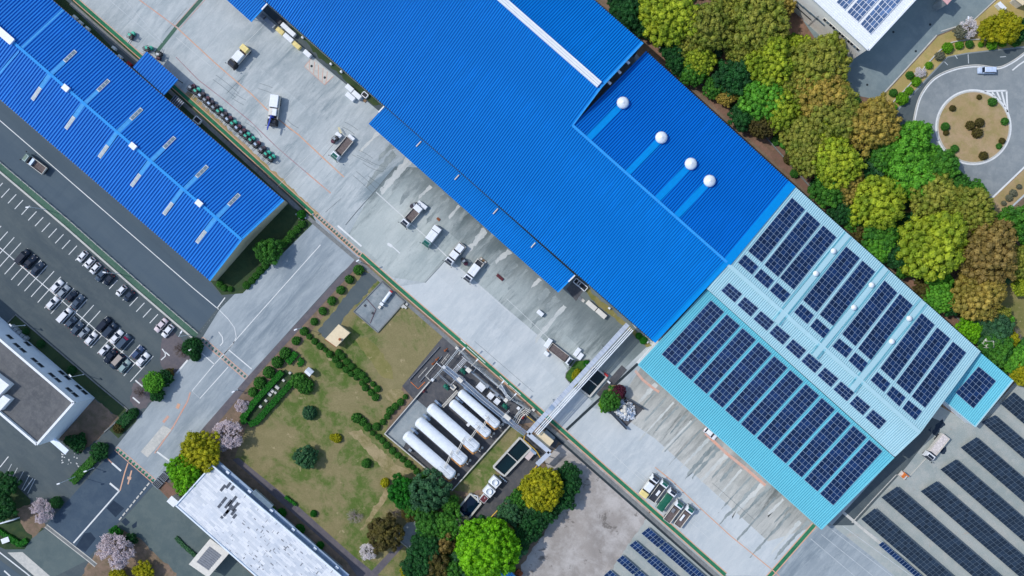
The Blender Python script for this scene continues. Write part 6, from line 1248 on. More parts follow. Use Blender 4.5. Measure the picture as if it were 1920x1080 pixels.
for k, (x, y, s_) in enumerate(((1171, 764, .75), (1167, 770, .6), (1173, 776, .55), (1171, 770.5, .6))):
    mb = MB(); c = G(x, y, 1.6); mb.lathe([(0, -.5*s_), (.7*s_, -.4*s_), (s_, 0), (.85*s_, .35*s_), (.4*s_, .55*s_), (0, .6*s_)], c, 10); single(mb, 'scrap_sack', M['off_white'], 'cream round sack, %s from the top of the scrap heap' % ORD[k+1], 'sack', 'sacks on the scrap heap')
sheet('bay_floor', [(1158, 757), (1173, 746), (1206, 767), (1175, 800), (1150, 772)], 'asphalt_dark', 6, 'dark floor of the scrap bay')
# ground solar rows
def grow(a, b_, dist, nacross, label, group, h0=.7, h1=1.9, pv='pv_dark', fr='pv_frame_dark', mod=1.15, u=(.757, .654)):
    A_, B_ = G(*a, h0), G(*b_, h1); e = (u[0]*dist, u[1]*dist); A2, B2 = G(a[0]+e[0], a[1]+e[1], h0), G(b_[0]+e[0], b_[1]+e[1], h1)
    c = down((A_+A2)/2, 0); t = thing('solar_row', label, 'solar row', c, 0, group); o = t.location; n = (A2-A_).cross(B_-A_).normalized(); n = n if n.z > 0 else -n
    ln = (A2-A_).length; nl = max(1, round(ln/mod)); gx = .1/ln; gy = .09/(B_-A_).length
    mb = MB()
    for i in range(nl):
        for j in range(nacross):
            s0, s1, t0, t1 = i/nl+gx/2, (i+1)/nl-gx/2, j/nacross+gy/2, (j+1)/nacross-gy/2
            q = [lerp(lerp(A_, A2, s_), lerp(B_, B2, s_), r_) for s_, r_ in ((s0, t0), (s1, t0), (s1, t1), (s0, t1))]; mb.hexa([v+n*.03 for v in q], [v+n*.07 for v in q])
    mb.build('module_field', M[pv], t, origin=o)
    mb = MB(); q = [A_, A2, B2, B_]; mb.hexa(q, [v+n*.03 for v in q]); mb.build('mounting_frame', M[fr], t, origin=o)
    mb = MB(); k_ = max(2, int(ln/5))
    for i in range(k_+1):
        for e0, e1 in ((A_, A2), (B_, B2)): q = lerp(lerp(e0, e1, .02+.96*i/k_), lerp(A_, B2, .5), .03); mb.tube(down(q, 0), q, .06, n=5)
    mb.build('leg', M['steel'], t, origin=o)['kind'] = 'stuff'
gS = 'dark solar rows of the field'
for k, (a, b_) in enumerate((((1614.5, 973), (1640, 953)), ((1652.5, 932.5), (1682, 912)), ((1726, 921), (1756.5, 902)), ((1763, 880), (1792.5, 861)), ((1801, 839), (1831, 819.5)), ((1840, 791), (1866, 778)), ((1876, 757), (1901, 735)))):
    grow(a, b_, (330, 330, 330, 300, 260, 200, 160)[k], 4 if k < 6 else 4, 'dark ground solar row, %s from the drive in the solar field' % ORD[k+1], gS)
grow((1647, 1021.5), (1655, 1015.5), 150, 1, 'narrow single solar row beside the drive kerb', None, .6, 1.0, 'pv', 'pv_frame', .95)
for k, (a, b_, d_) in enumerate((((1202.5, 1000), (1216, 989), 40), ((1235, 1027.5), (1248, 1016), 130), ((1180, 1022.5), (1191.5, 1013.5), 41), ((1212.5, 1052), (1225, 1041), 110), ((1156, 1051), (1167.5, 1041), 40), ((1188, 1078), (1199, 1069), 60), ((1132, 1079), (1144, 1068.5), 60))):
    grow(a, b_, d_, 2, 'small blue solar row, %s counted from the walkway in the gravel yard' % ORD[k+1], 'small solar rows of the gravel yard', .6, 1.1, 'pv', 'pv_frame', .98)
for k, (x, y) in enumerate(((144, 34), (154, 44), (167, 55), (217, 92), (228, 108))):
    c = G(x, y); mb = MB(); mb.obox(c, UUV, .55, .35, .05, 1.3); mb.lathe([(.25, 1.3), (.28, 1.36), (0, 1.36)], c, 10); single(mb, 'outdoor_unit', M['white'], 'white outdoor unit, %s from the top along the blue workshop wall' % ORD[k+1], 'cooling unit', 'outdoor units along the workshop')
mb = MB(); c = G(246, 121); mb.obox(c, UUV, .6, .3, .03, 1.2); mb.obox(c, UUV, .66, .36, 1.2, 1.3); single(mb, 'hose_box', M['red'], 'small red box beside the workshop canopy', 'box')
t = thing('bicycle_shelter', 'grey slatted shelter roof below the workshop canopy', 'shelter', G(338, 194)); o = t.location; c = G(338, 194)
mb = MB(); mb.obox(c, UUV, 1.7, 1.1, 2.1, 2.2); mb.build('roof', M['dark_metal'], t, origin=o); mb = MB()
for k in range(6): mb.obox(c+UUV*(k-2.5)*.62, VVV, 1.15, .05, 2.2, 2.28)
mb.build('roof_rib', M['steel_blue'], t, origin=o); mb = MB()
for sx in (-1.5, 1.5):
    for sy in (-1, 1): q = c+UUV*sx+VVV*sy*.9; mb.tube(q, q+Vector((0, 0, 2.1)), .06, n=5)
mb.build('post', M['steel'], t, origin=o)
for k, p_ in enumerate(([(1748, 812), (1756, 795), (1768, 784), (1772, 796), (1762, 806), (1758, 822)], [(1738, 806), (1746, 800), (1745, 812)], [(1762, 843), (1774, 838), (1772, 850), (1764, 850)])):
    sheet('oil_stain', ragged(p_, 2.5, 2.), 'asphalt_patch', 6, 'dark spill stain on the ground by the tipper truck')
# small roofs at the frame bottom and odd objects
t = thing('blue_shed', 'small blue roofed shed under the large bright green tree', 'shed', G(945, 1082)); o = t.location; P_ = [G(922, 1085, 2.6), G(950, 1063, 2.9), G(985, 1100, 2.9), G(955, 1118, 2.6)]
mb = MB(); mb.folded(P_[0], P_[1], P_[2], P_[3], .6, .1); mb.build('roof', M['strip_blue'], t, origin=o); mb = MB(); cc = sum(P_, Vector())/4; mb.hexa([down(lerp(p, cc, .1), 0) for p in P_][::-1], [down(lerp(p, cc, .1), 2.4) for p in P_][::-1]); mb.build('wall', M['wall_grey'], t, origin=o)
mb = MB(); c = G(973, 1074, .5); mb.obox(c, UUV, .9, .7, 0, 1.2); mb.lathe([(.4, 1.2), (.45, 1.5), (0, 1.6)], down(c, 0), 10); single(mb, 'machine_box', M['rust'], 'rusty machine box beside the small blue shed', 'machine')
P_ = [(768, 974), (786, 978), (795, 1006), (778, 1037), (741, 1008)]; sheet('concrete_floor', P_, 'concrete_bay', 6, 'plain grey concrete floor between the lower trees')
mb = MB(); mb.wallstrip(px([(741, 1007), (778, 1037)]), .25, 0, .3); single(mb, 'floor_kerb', M['kerb'], 'low kerb of the grey concrete floor', 'kerb')
mb = MB(); c = G(783, 992, .5); mb.obox(c, (.6, .8), .7, .4, 0, .9); mb.obox(c+Vector((.5, .4, 0)), (.6, .8), .5, .05, .3, 1.3); single(mb, 'notice_stand', M['white'], 'small white stand on the grey concrete floor', 'stand')
mb = MB(); c = G(12, 1012, .5); mb.obox(c, (.8, .3), 1., .6, 0, 1.); mb.obox(c, (.8, .3), 1.1, .7, 1., 1.1); single(mb, 'sign_box', M['white'], 'small white box sign in the corner lawn', 'sign')
mb = MB(); a, b_ = G(6, 979), G(37, 970); wall_quad(mb, a, b_, 0, 1.6, th=.3); single(mb, 'name_sign', M['wall_blue'], 'pale blue slab sign under the corner trees', 'sign')
mb = MB(); c = G(1876, 13, .8); mb.obox(c, (.7, -.7), 1.3, .6, 0, 1.5); single(mb, 'storage_box', M['white'], 'white box alone on the straw verge', 'box')
t = thing('grey_hut', 'pale grey hut at the frame corner on the verge', 'hut', G(1915, 0)); o = t.location; P_ = [G(1904, -2, 3), G(1918, 9, 3), G(1935, -8, 3), G(1920, -18, 3)]; mb = MB(); mb.hexa([down(p, 0) for p in P_], [down(p, 2.8) for p in P_]); mb.build('wall', M['off_white'], t, origin=o); mb = MB(); mb.slab([lerp(p, sum(P_, Vector())/4, -.08) for p in P_], .2); mb.build('roof', M['cream'], t, origin=o)
for k, (x, y) in enumerate(((587, 113+289), (568, 414), (573, 409), (556, 402), (562, 409))):
    mb = MB(); c = G(x, y); mb.lathe([(.22, 0), (.26, .25), (.14, .5), (.05, .9), (0, 1.)], c, 8); single(mb, 'marker_post', M['white'], 'small white marker post by the workshop corner', 'marker post', 'white marker posts')
for k, (x, y) in enumerate(((568, 71.5), (640.5, 135.5), (621, 121), (1142, 578), (1213, 641))):
    mb = MB(); c = G(x, y); mb.obox(c, UUV, .3, .25, 0, .8); mb.tube(c+Vector((0, 0, .8)), c+Vector((.3, .2, 1.3)), .06, n=5); single(mb, 'standpipe', M['white'], 'small white standpipe against the warehouse wall, %s from the upper canopy' % ORD[k+1], 'standpipe', 'standpipes along the warehouse wall')
sheet('wall_strip', [(480, 8), (500, -2), (735, 205), (715, 212), (600, 118)], 'asphalt', 4, 'dark asphalt strip under the warehouse eave')
sheet('wall_grass', [(545, 50), (552, 46), (715, 196), (700, 198), (600, 108)], 'grass_dark', 5, 'thin grass strip along the warehouse wall', 'stuff')
sheet('wall_grass', [(1092, 543), (1098, 538), (1222, 648), (1212, 652), (1160, 603), (1130, 580)], 'grass_dry', 5, 'dry grass strip under the lower warehouse eave', 'stuff')
sheet('wall_asphalt', [(1062, 542), (1080, 520), (1100, 540), (1092, 548), (1080, 565)], 'asphalt_dark', 5, 'dark asphalt at the canopy end')
sheet('gap_slab', [(1226, 652), (1240, 640), (1330, 545), (1318, 545), (1222, 645)], 'kerb', 6, 'pale concrete gap between the two warehouses')
mb = MB(); mb.poly([(G(*p).x, G(*p).y, .18) for p in [(1060, 707), (1062, 700), (1080, 677), (1104, 675), (1106, 682), (1070, 720)]][::-1]); struct(mb, 'planter_grass', flat('planter_green', (58, 96, 30), .9, var=.3, scale=1.5), 'bright green planted island under the pipe bridge', 'stuff')
mb = MB(); mb.wallstrip(px([(1106, 682), (1104, 674), (1080, 676), (1061, 700), (1060, 708), (1070, 721)]), .2, 0, .22); struct(mb, 'planter_kerb', M['kerb_dark'], 'kerb round the planted island')
mb = MB(); mb.poly([(G(*p).x, G(*p).y, .15) for p in [(1120, 758), (1146, 722), (1160, 722), (1172, 745), (1145, 772), (1136, 772)]][::-1]); struct(mb, 'planter_soil', M['grass_dry'], 'small planted triangle beside the scrap bay', 'stuff')
# ------------------------------------------------------------------ vegetation
LK = 1.15
leafs = dict(yellow=((162, 176, 48), (128, 152, 40)), olive=((148, 150, 64), (118, 132, 48)), gold=((170, 150, 74), (140, 130, 58)), brown=((146, 126, 74), (122, 108, 58)), lime=((104, 168, 52), (78, 142, 44)), green=((82, 140, 46), (58, 114, 42)), dark=((44, 100, 48), (34, 78, 44)), teal=((66, 112, 74), (54, 92, 66)), vivid=((118, 180, 24), (90, 152, 20)), golden=((172, 168, 30), (140, 144, 26)), grey=((126, 128, 112), (96, 102, 90)), shrub=((74, 132, 50), (52, 102, 40)), shrub_bright=((112, 168, 34), (84, 138, 28)), hedge=((40, 122, 30), (30, 96, 28)), plum=((104, 44, 66), (78, 34, 54)), shrub_olive=((98, 92, 46), (74, 68, 38)), mid=((70, 128, 46), (52, 102, 42)))  # shrubs have a darker and a brighter yellow-green leaf colour
for k_, (a_, b_) in leafs.items(): M['leaf_'+k_] = leaf_mat('leaf_'+k_, a_, b_, LK)
M['bark'] = flat('bark', (92, 78, 66), .9, var=.2, scale=3); M['bark_pale'] = flat('bark_pale', (150, 140, 134), .9, var=.2, scale=3); M['bark_grey'] = flat('bark_grey', (118, 108, 108), .9, var=.2, scale=3)
M['blossom'] = flat('blossom', (214, 200, 204), .8, var=.12, scale=2); M['blossom_white'] = flat('blossom_white', (232, 226, 226), .8, var=.08, scale=2)
def icos(sub):
    import bmesh
    bm = bmesh.new(); bmesh.ops.create_icosphere(bm, subdivisions=sub, radius=1.); v = [x.co.copy() for x in bm.verts]; f = [tuple(y.index for y in x.verts) for x in bm.faces]; bm.free(); return v, f
IC1, IC2 = icos(1), icos(2)
def rvec(r): return Vector((r.gauss(0, 1), r.gauss(0, 1), r.gauss(0, 1))).normalized()
def leaf_quad(mb, p, n, s_, r):
    t = n.cross(rvec(r)).normalized(); b = n.cross(t); k = r.uniform(.6, 1.)
    mb.add([p-t*s_-b*s_*.4*k, p+t*s_*.1-b*s_*.75*k, p+t*s_+b*s_*.3*k, p-t*s_*.2+b*s_*.75*k], [(0, 1, 2, 3)])
def crown(seed, nclump, cr, nleaf, ls, flatn=.75, wob=.22, low=-.25, core=.78, inner=True):
    r = random.Random(seed); mb = MB(); off_ = Vector((seed*3.1, seed*1.7, 0))
    def rad(d): return 1+wob*(noise.noise(d*1.3+off_)*1.1+.5*noise.noise(d*2.9+off_))
    vs = []
    for v in IC2[0]:
        k = rad(v)*core*(1+.12*noise.noise(v*5+off_)); vs.append((v.x*k, v.y*k, max(v.z, -.5)*k*flatn-.05))
    if inner: mb.add(vs, IC2[1], 0, False)
    pts = []; tries = 0
    while len(pts) < nclump and tries < nclump*30:
        tries += 1; d = rvec(r)
        if d.z < low: continue
        p = d*rad(d)*r.uniform(.80, .97); p.z *= flatn; q = cr*r.uniform(.7, 1.25)
        if any((p-o).length < (q+w)*.68 for o, w in pts): continue
        pts.append((p, q))
    for p, q in pts:
        up = Vector((p.x, p.y, p.z/flatn)).normalized()
        o2 = Vector((r.uniform(0, 50), 0, 0)); vs = []
        for v in IC1[0]:
            k = q*.86*(1+.35*noise.noise(v*1.6+o2)); vs.append(p+Vector((v.x*k, v.y*k, v.z*k*.85)))
        mb.add(vs, IC1[1], 0, False)
        for i in range(nleaf):
            d = rvec(r)
            if d.dot(up) < -.35: d = -d
            n = (d+rvec(r)*.75).normalized(); leaf_quad(mb, p+d*q*(1+.3*noise.noise(d*1.6+o2))*r.uniform(.82, 1.12), n, ls*r.uniform(.7, 1.3), r)
    return mb
def mesh_of(mb, name, mat):
    o = mb.build(name, mat); me = o.data; bpy.data.objects.remove(o); return me
CRN = {'pop': [mesh_of(crown(s_, 140, .145, 34, .034, .60, .34, -.25, .70), 'crown', M['leaf_olive']) for s_ in (1, 2, 3, 4)],
       'soft': [mesh_of(crown(s_, 84, .19, 84, .048, .58, .42), 'crown', M['leaf_green']) for s_ in (11, 12, 13)],
       'fine': [mesh_of(crown(s_, 190, .105, 30, .036, .85, .16), 'crown', M['leaf_vivid']) for s_ in (21, 22)],
       'rag': [mesh_of(crown(s_, 58, .22, 90, .055, .60, .50, -.15, .62), 'crown', M['leaf_teal']) for s_ in (31, 32, 33)]}
SHR = [mesh_of(crown(s_, 60, .20, 40, .075, .85, .07, -.4, .86), 'shrub', M['leaf_shrub']) for s_ in (41, 42, 43)]
tmb = MB(); tmb.tube((0, 0, 0), (0, 0, .8), .055, .035, 8)
for k in range(5):
    a = k*1.3; tmb.tube((0, 0, .55+.05*k), (.35*math.cos(a), .35*math.sin(a), .95), .028, .012, 5)
TRK = mesh_of(tmb, 'trunk', M['bark'])
def mob(name, me, mat, parent=None):
    o = bpy.data.objects.new(name, me); COL.objects.link(o)
    if parent: o.parent = parent
    if mat: o.material_slots[0].link = 'OBJECT'; o.material_slots[0].material = mat
    return o
CNT = {}
def tree(x, y, r, leaf, style, label, group=None, h=None, kind='tree', sq=None):
    rm = r*S*(1.15 if r > 20 else 1.10); hc = (h if h else .9+rm*.72); p = G(x, y, hc); t = thing(kind, label, 'tree', (p.x, p.y, 0), R.uniform(0, 6.28), group)
    L_ = CRN[style]; i = CNT[style] = (CNT.get(style, 0)+1) % len(L_)
    c = mob('crown', L_[i], M['leaf_'+leaf], t); c.location = (0, 0, hc); sx, sy = (sq or (R.uniform(.94, 1.06), R.uniform(.94, 1.06))); c.scale = (rm*sx, rm*sy, rm*R.uniform(.85, 1.05)); c.rotation_euler = (0, 0, 0)
    k = mob('trunk', TRK, None, t); hh = hc; k.scale = (hh*.9, hh*.9, hh*1.05); return t
def shrub(x, y, r, leaf, label, group=None, sq=(1, 1), rz=None, zs=1., name='shrub', cat='shrub'):
    rm = r*S*1.03; p = G(x, y, rm*.5); o = mob(name, SHR[R.randrange(3)], M['leaf_'+leaf]); o.location = (p.x, p.y, rm*.42); o.scale = (rm*sq[0], rm*sq[1], rm*zs); o.rotation_euler = (0, 0, R.uniform(0, 6.28) if rz is None else rz)
    return tag(o, label, cat, group)
def hedge(pts, w, h, leaf, label, cat='hedge', grp=None):
    r = R; mb = MB(); P_ = px(pts); mb.wallstrip(P_, w*S*.86, 0, h*.94)
    for a, b_ in zip(P_, P_[1:]):
        d = b_-a; ln = d.length; d.normalize(); nrm = Vector((-d.y, d.x, 0)); hw = w*S/2
        for i in range(int(ln*w*S*70)):
            q = a+d*r.uniform(-.1, ln+.1)
            if r.random() < .6: p = q+nrm*r.uniform(-hw, hw)+Vector((0, 0, h+r.uniform(-.1, .12))); n = Vector((0, 0, 1))
            else: s_ = r.choice((-1, 1)); p = q+nrm*hw*s_*r.uniform(.88, 1.08)+Vector((0, 0, r.uniform(.1, h))); n = nrm*s_
            leaf_quad(mb, p, (n+rvec(r)*.7).normalized(), r.uniform(.14, .26), r)
    return single(mb, 'hedge', M['leaf_'+leaf], label, cat, grp)
def branchy(seed, blossom, levels=5, spread=.75, n0=6):
    r = random.Random(seed); mb = MB()
    def go(p, d, ln, rad, lv):
        q = p+d*ln; mb.tube(p, q, rad, rad*.7, 5 if lv > 2 else 3, 0, False)
        if blossom and lv <= 3:
            for i in range(blossom):
                c = lerp(p, q, r.random())+rvec(r)*.035; leaf_quad(mb, c, (Vector((0, 0, 1))+rvec(r)).normalized(), r.uniform(.012, .026), r)
                mb.m[-1] = 1
        if lv == 0: return
        for i in range(3 if lv > 1 else 2):
            nd_ = (d+rvec(r)*spread+Vector((0, 0, .02))).normalized()
            if nd_.z < -.1: nd_.z *= -.5
            go(q, nd_, ln*r.uniform(.6, .85), rad*.62, lv-1)
    mb.tube((0, 0, 0), (0, 0, .35), .05, .04, 8)
    for k in range(n0):
        a = k*2.4+r.uniform(-.3, .3); e = .12+2.2*((k*.618) % 1.)**1.5; go(Vector((0, 0, .33)), Vector((math.cos(a), math.sin(a), e)).normalized(), .30*(1-.12*((k*.618) % 1.)), .024, levels-1)
    return mb
BAREM = [branchy(51, 0, 6, .8, 9), branchy(52, 0, 6, .8, 8)]; CHM = [branchy(61, 5, 6, .85, 11), branchy(62, 5, 6, .9, 12)]
def mesh2(mb, name, mats): o = mb.build(name, mats); me = o.data; bpy.data.objects.remove(o); return me
BARE = [mesh2(b, 'branches', [M['bark_grey'], M['blossom']]) for b in BAREM]; CHER = [mesh2(b, 'branches', [M['bark_grey'], M['blossom']]) for b in CHM]
def twig(x, y, r, kind, label, group=None, white=False, bark=None, zs=.8):
    rm = r*S; p = G(x, y, rm*.6); t = thing('blossom_tree' if kind == 'cherry' else 'bare_tree', label, 'tree', (p.x, p.y, 0), R.uniform(0, 6.28), group)
    o = mob('branches', (CHER if kind == 'cherry' else BARE)[R.randrange(2)], None, t); o.scale = (rm*.88, rm*.88, rm*zs)
    if white: o.material_slots[1].link = 'OBJECT'; o.material_slots[1].material = M['blossom_white']
    if bark: o.material_slots[0].link = 'OBJECT'; o.material_slots[0].material = M[bark]
    k = mob('trunk', TRK, M['bark'], t); k.scale = (rm*.5, rm*.5, rm*.42); return t
def inside(x, y, P):
    c = False; j = len(P)-1
    for i in range(len(P)):
        if (P[i][1] > y) != (P[j][1] > y) and x < (P[j][0]-P[i][0])*(y-P[i][1])/(P[j][1]-P[i][1])+P[i][0]: c = not c
        j = i
    return c
def undergrowth(poly, n, leafs_, label, rmin=.6, rmax=1.6, hole=()):
    mb = MB(); k = 0; xs = [p[0] for p in poly]; ys = [p[1] for p in poly]
    while k < n:
        x, y = R.uniform(min(xs), max(xs)), R.uniform(min(ys), max(ys))
        if not inside(x, y, poly) or any(inside(x, y, h) for h in hole) or noise.noise(Vector((x*.02, y*.02, 3))) < -.25: continue
        k += 1; c = G(x, y); q = R.uniform(rmin, rmax); o2 = Vector((R.uniform(0, 50), 0, 0)); mi = R.randrange(len(leafs_))
        mb.add([c+Vector((v.x, v.y, v.z*.7+.4))*(q*(1+.4*noise.noise(v*1.6+o2))) for v in IC1[0]], IC1[1], mi)
        for i in range(26):
            d = rvec(R); d.z = abs(d.z); leaf_quad(mb, c+Vector((d.x, d.y, d.z*.7+.4))*q*R.uniform(.85, 1.2), (d+rvec(R)*.7).normalized(), R.uniform(.16, .32), R); mb.m[-1] = mi
    tag(mb.build('undergrowth', [M['leaf_'+l] for l in leafs_]), label, 'undergrowth', kind='stuff')
undergrowth([(1150, -20), (1480, -20), (1480, 60), (1560, 130), (1640, 215), (1690, 250), (1760, 300), (1840, 370), (1900, 440), (1940, 480), (1940, 690), (1900, 690), (1820, 605), (1730, 525), (1670, 480), (1555, 378), (1430, 236), (1340, 165), (1270, 110), (1200, 45)], 900, ('green', 'mid', 'teal', 'lime', 'dark'), 'dark green undergrowth beneath the tree belt', .6, 1.6, [[(1690, 390), (1725, 380), (1735, 420), (1705, 425)], [(1640, 310), (1665, 330), (1690, 380), (1670, 370)], [(1870, 540), (1940, 500), (1940, 640), (1895, 625)]])
undergrowth([(740, 950), (770, 915), (850, 930), (880, 980), (960, 940), (1040, 890), (1075, 900), (1050, 950), (975, 1060), (930, 1085), (760, 1085), (800, 1030), (800, 990)], 160, ('dark', 'teal', 'mid'), 'dark undergrowth beneath the lower grove')
gF = 'trees of the belt beside the warehouses'
FOREST = [
 (1253, 30, 44, 'yellow', 'pop', 'large yellow green tree near the warehouse roof corner at the top'), (1322, 55, 40, 'olive', 'pop', 'large olive gold tree between the yellow tree and the dark gap'), (1420, 42, 45, 'olive', 'pop', 'broad olive tree beside the white solar building corner'),
 (1310, 112, 25, 'yellow', 'pop', 'small yellow green tree below the olive gold tree'), (1285, 88, 21, 'olive', 'pop', 'small olive tree tucked against the olive gold tree'), (1393, 98, 25, 'olive', 'pop', 'dull olive tree above the dark gap'), (1367, 14, 30, 'olive', 'pop', 'olive tree at the top edge between two broad ones'), (1455, 15, 24, 'gold', 'pop', 'gold tree at the top edge beside the white building'),
 (1175, 28, 24, 'dark', 'soft', 'dark green tree nearest the warehouse at the top'), (1160, 4, 18, 'dark', 'soft', 'dark tree in the top corner against the warehouse'), (1190, 6, 18, 'green', 'soft', 'bright green small tree at the top edge by the warehouse'), (1207, 50, 18, 'dark', 'rag', 'dark ragged bush tree below the top yellow tree'),
 (1262, 94, 20, 'dark', 'soft', 'dark green tree by the path below the top yellow tree'), (1268, 115, 17, 'dark', 'rag', 'dark ragged tree on the path edge'), (1300, 136, 20, 'green', 'soft', 'green tree under the small yellow tree'), (1284, 133, 13, 'dark', 'soft', 'small dark tree touching the boundary wall'),
 (1375, 146, 27, 'dark', 'soft', 'dark green tree in the middle of the gap'), (1357, 155, 14, 'olive', 'soft', 'small olive tree in the middle of the gap'), (1338, 163, 16, 'green', 'soft', 'small green tree beside the boundary wall gap'), (1393, 160, 16, 'teal', 'rag', 'blue green ragged tree in the gap'),
 (1446, 116, 40, 'yellow', 'pop', 'large bright yellow tree below the broad olive tree'), (1532, 122, 46, 'olive', 'pop', 'huge gold olive tree next to the grey yard'), (1430, 187, 33, 'lime', 'pop', 'lime green tree between yellow tree and warehouse'), (1400, 198, 18, 'green', 'pop', 'small green tree left of the lime tree'), (1464, 203, 34, 'yellow', 'pop', 'yellow tree right of the lime tree'),
 (1430, 236, 22, 'shrub_olive', 'fine', 'dark olive round tree above the warehouse edge'), (1392, 219, 20, 'dark', 'soft', 'dark green tree by the wall near the lime tree'), (1362, 183, 15, 'gold', 'pop', 'small orange gold tree by the boundary wall'), (1386, 172, 13, 'olive', 'soft', 'small olive tree next to the orange gold tree'), (1484, 165, 30, 'olive', 'pop', 'olive tree behind the bright yellow tree'), (1542, 175, 40, 'gold', 'pop', 'gold brown tree near the grey yard edge'), (1498, 95, 24, 'yellow', 'pop', 'yellow tree below the white building wall'), (1487, 82, 15, 'green', 'soft', 'small green tree under the white building wall'),
 (1630, 236, 41, 'gold', 'pop', 'large orange gold tree next to the loop footway'), (1562, 213, 42, 'olive', 'pop', 'olive gold tree beside the orange gold one'), (1503, 253, 32, 'olive', 'pop', 'olive gold tree just above the warehouse edge'), (1549, 253, 28, 'yellow', 'pop', 'yellow green tree in the heart of the belt'), (1563, 304, 41, 'yellow', 'pop', 'large round yellow green tree at the lower belt'), (1515, 293, 29, 'olive', 'pop', 'olive tree between warehouse corner and round yellow tree'), (1592, 349, 26, 'gold', 'pop', 'orange brown tree below the round yellow tree'),
 (1552, 358, 25, 'green', 'soft', 'green tree at the pale roof corner'), (1580, 397, 20, 'dark', 'soft', 'dark green tree along the pale roof'), (1690, 288, 32, 'lime', 'rag', 'bright lime green tree below the orange gold tree'), (1658, 292, 24, 'green', 'soft', 'green tree right of the round yellow tree'), (1706, 330, 33, 'lime', 'rag', 'second bright lime green tree toward the loop road'), (1766, 312, 24, 'green', 'soft', 'green tree at the loop road edge'), (1714, 258, 24, 'lime', 'rag', 'small lime green tree against the loop footway'), (1740, 290, 18, 'lime', 'soft', 'lime tree between the footway and the loop'), (1672, 252, 16, 'teal', 'rag', 'blue green tree beside the orange gold tree'),
 (1647, 380, 42, 'yellow', 'pop', 'bright yellow round tree alone in the lower belt'), (1749, 364, 38, 'olive', 'pop', 'gold olive tree near the foot of the loop road'), (1818, 394, 36, 'olive', 'pop', 'olive tree beside the loop lamp post'), (1812, 430, 22, 'yellow', 'pop', 'small yellow tree under the olive lamp post tree'), (1770, 412, 25, 'olive', 'soft', 'olive green tree between the two olive trees'), (1750, 460, 52, 'yellow', 'pop', 'biggest yellow tree beside the pale solar roof'), (1847, 470, 46, 'brown', 'pop', 'large brown tree at the right of the belt'),
 (1622, 336, 19, 'dark', 'soft', 'dark tree beside the orange brown tree'), (1640, 318, 16, 'teal', 'rag', 'blue green ragged tree in the lower belt'), (1652, 440, 26, 'green', 'soft', 'green tree against the pale roof eave'), (1648, 464, 22, 'lime', 'soft', 'light green tree against the pale roof eave'), (1702, 420, 18, 'dark', 'soft', 'dark tree in the shade of the bright yellow tree'), (1682, 478, 22, 'dark', 'soft', 'dark tree left of the biggest yellow tree'), (1600, 410, 18, 'green', 'soft', 'green tree near the eave below the orange brown tree'), (1612, 438, 15, 'shrub_olive', 'rag', 'dull olive tree at the pale roof eave'), (1700, 500, 18, 'green', 'soft', 'green tree at the foot of the biggest yellow tree'),
 (1830, 360, 18, 'green', 'soft', 'green tree at the corner of the loop road'), (1796, 345, 17, 'mid', 'soft', 'mid green tree along the loop road'), (1880, 423, 18, 'lime', 'soft', 'light green tree at the right frame edge'), (1908, 418, 26, 'green', 'rag', 'palm like green tree at the right frame edge'), (1906, 490, 26, 'olive', 'pop', 'olive tree right of the large brown tree'), (1916, 537, 16, 'yellow', 'pop', 'small yellow tree at the right frame edge'),
 (1832, 556, 40, 'gold', 'pop', 'large gold tree alone over the brown bank'), (1757, 558, 24, 'lime', 'pop', 'bright green tree beside the pale roof ventilators'), (1757, 526, 22, 'lime', 'soft', 'light green tree under the biggest yellow tree'), (1786, 572, 16, 'dark', 'soft', 'dark tree between bright green and gold trees'), (1733, 538, 16, 'shrub_olive', 'rag', 'dull brown olive tree at the pale roof eave'), (1818, 615, 21, 'vivid', 'pop', 'vivid green round tree near the access stair'), (1836, 600, 19, 'teal', 'rag', 'blue green tree behind the vivid green tree'), (1866, 618, 24, 'teal', 'soft', 'blue green tree right of the access stair'), (1874, 590, 16, 'olive', 'pop', 'small olive tree at the dry clearing'), (1884, 604, 13, 'lime', 'soft', 'small light green tree at the dry clearing'), (1866, 653, 24, 'green', 'soft', 'green tree behind the annex'), (1890, 636, 15, 'golden', 'soft', 'yellow green tree next to bare branches'), (1902, 674, 20, 'lime', 'soft', 'light green tree at the annex corner'), (1914, 700, 18, 'golden', 'soft', 'yellow green tree at the frame edge by the annex'), (1850, 634, 14, 'dark', 'rag', 'dark ragged tree next to the access stair'),
]
for x, y, r, lf, st, lb in FOREST: tree(x, y, r, lf, st, lb, gF)
for x, y, r, lb, b in ((1337, 122, 18, 'bare grey brown tree in the dark gap', 'bark'), (1786, 517, 18, 'bare pale tree beside the gold tree', 'bark_pale'), (1905, 625, 22, 'bare pale branches at the right frame edge', 'bark_pale'), (1912, 662, 20, 'bare pale tree behind the light green tree', 'bark_pale'), (1370, 118, 14, 'small bare tree in the dark gap', 'bark_grey')): twig(x, y, r, 'bare', lb, None, bark=b)
twig(1847, 521, 12, 'cherry', 'small white blossoming shrub above the gold tree', white=True, zs=.5); twig(1818, 50, 26, 'cherry', 'pale blossoming tree on the verge beside the curving wall', white=True); twig(1726, 133, 16, 'cherry', 'small pale blossoming tree near the loop footway', white=True)
tree(1882, 52, 24, 'golden', 'soft', 'golden green tree on the straw verge'); tree(1852, 56, 16, 'golden', 'soft', 'small golden green tree beside the pale blossoms'); tree(1915, 55, 16, 'dark', 'soft', 'dark green tree at the frame edge of the verge'); tree(1800, 60, 10, 'grey', 'rag', 'grey green bush beside the verge path')
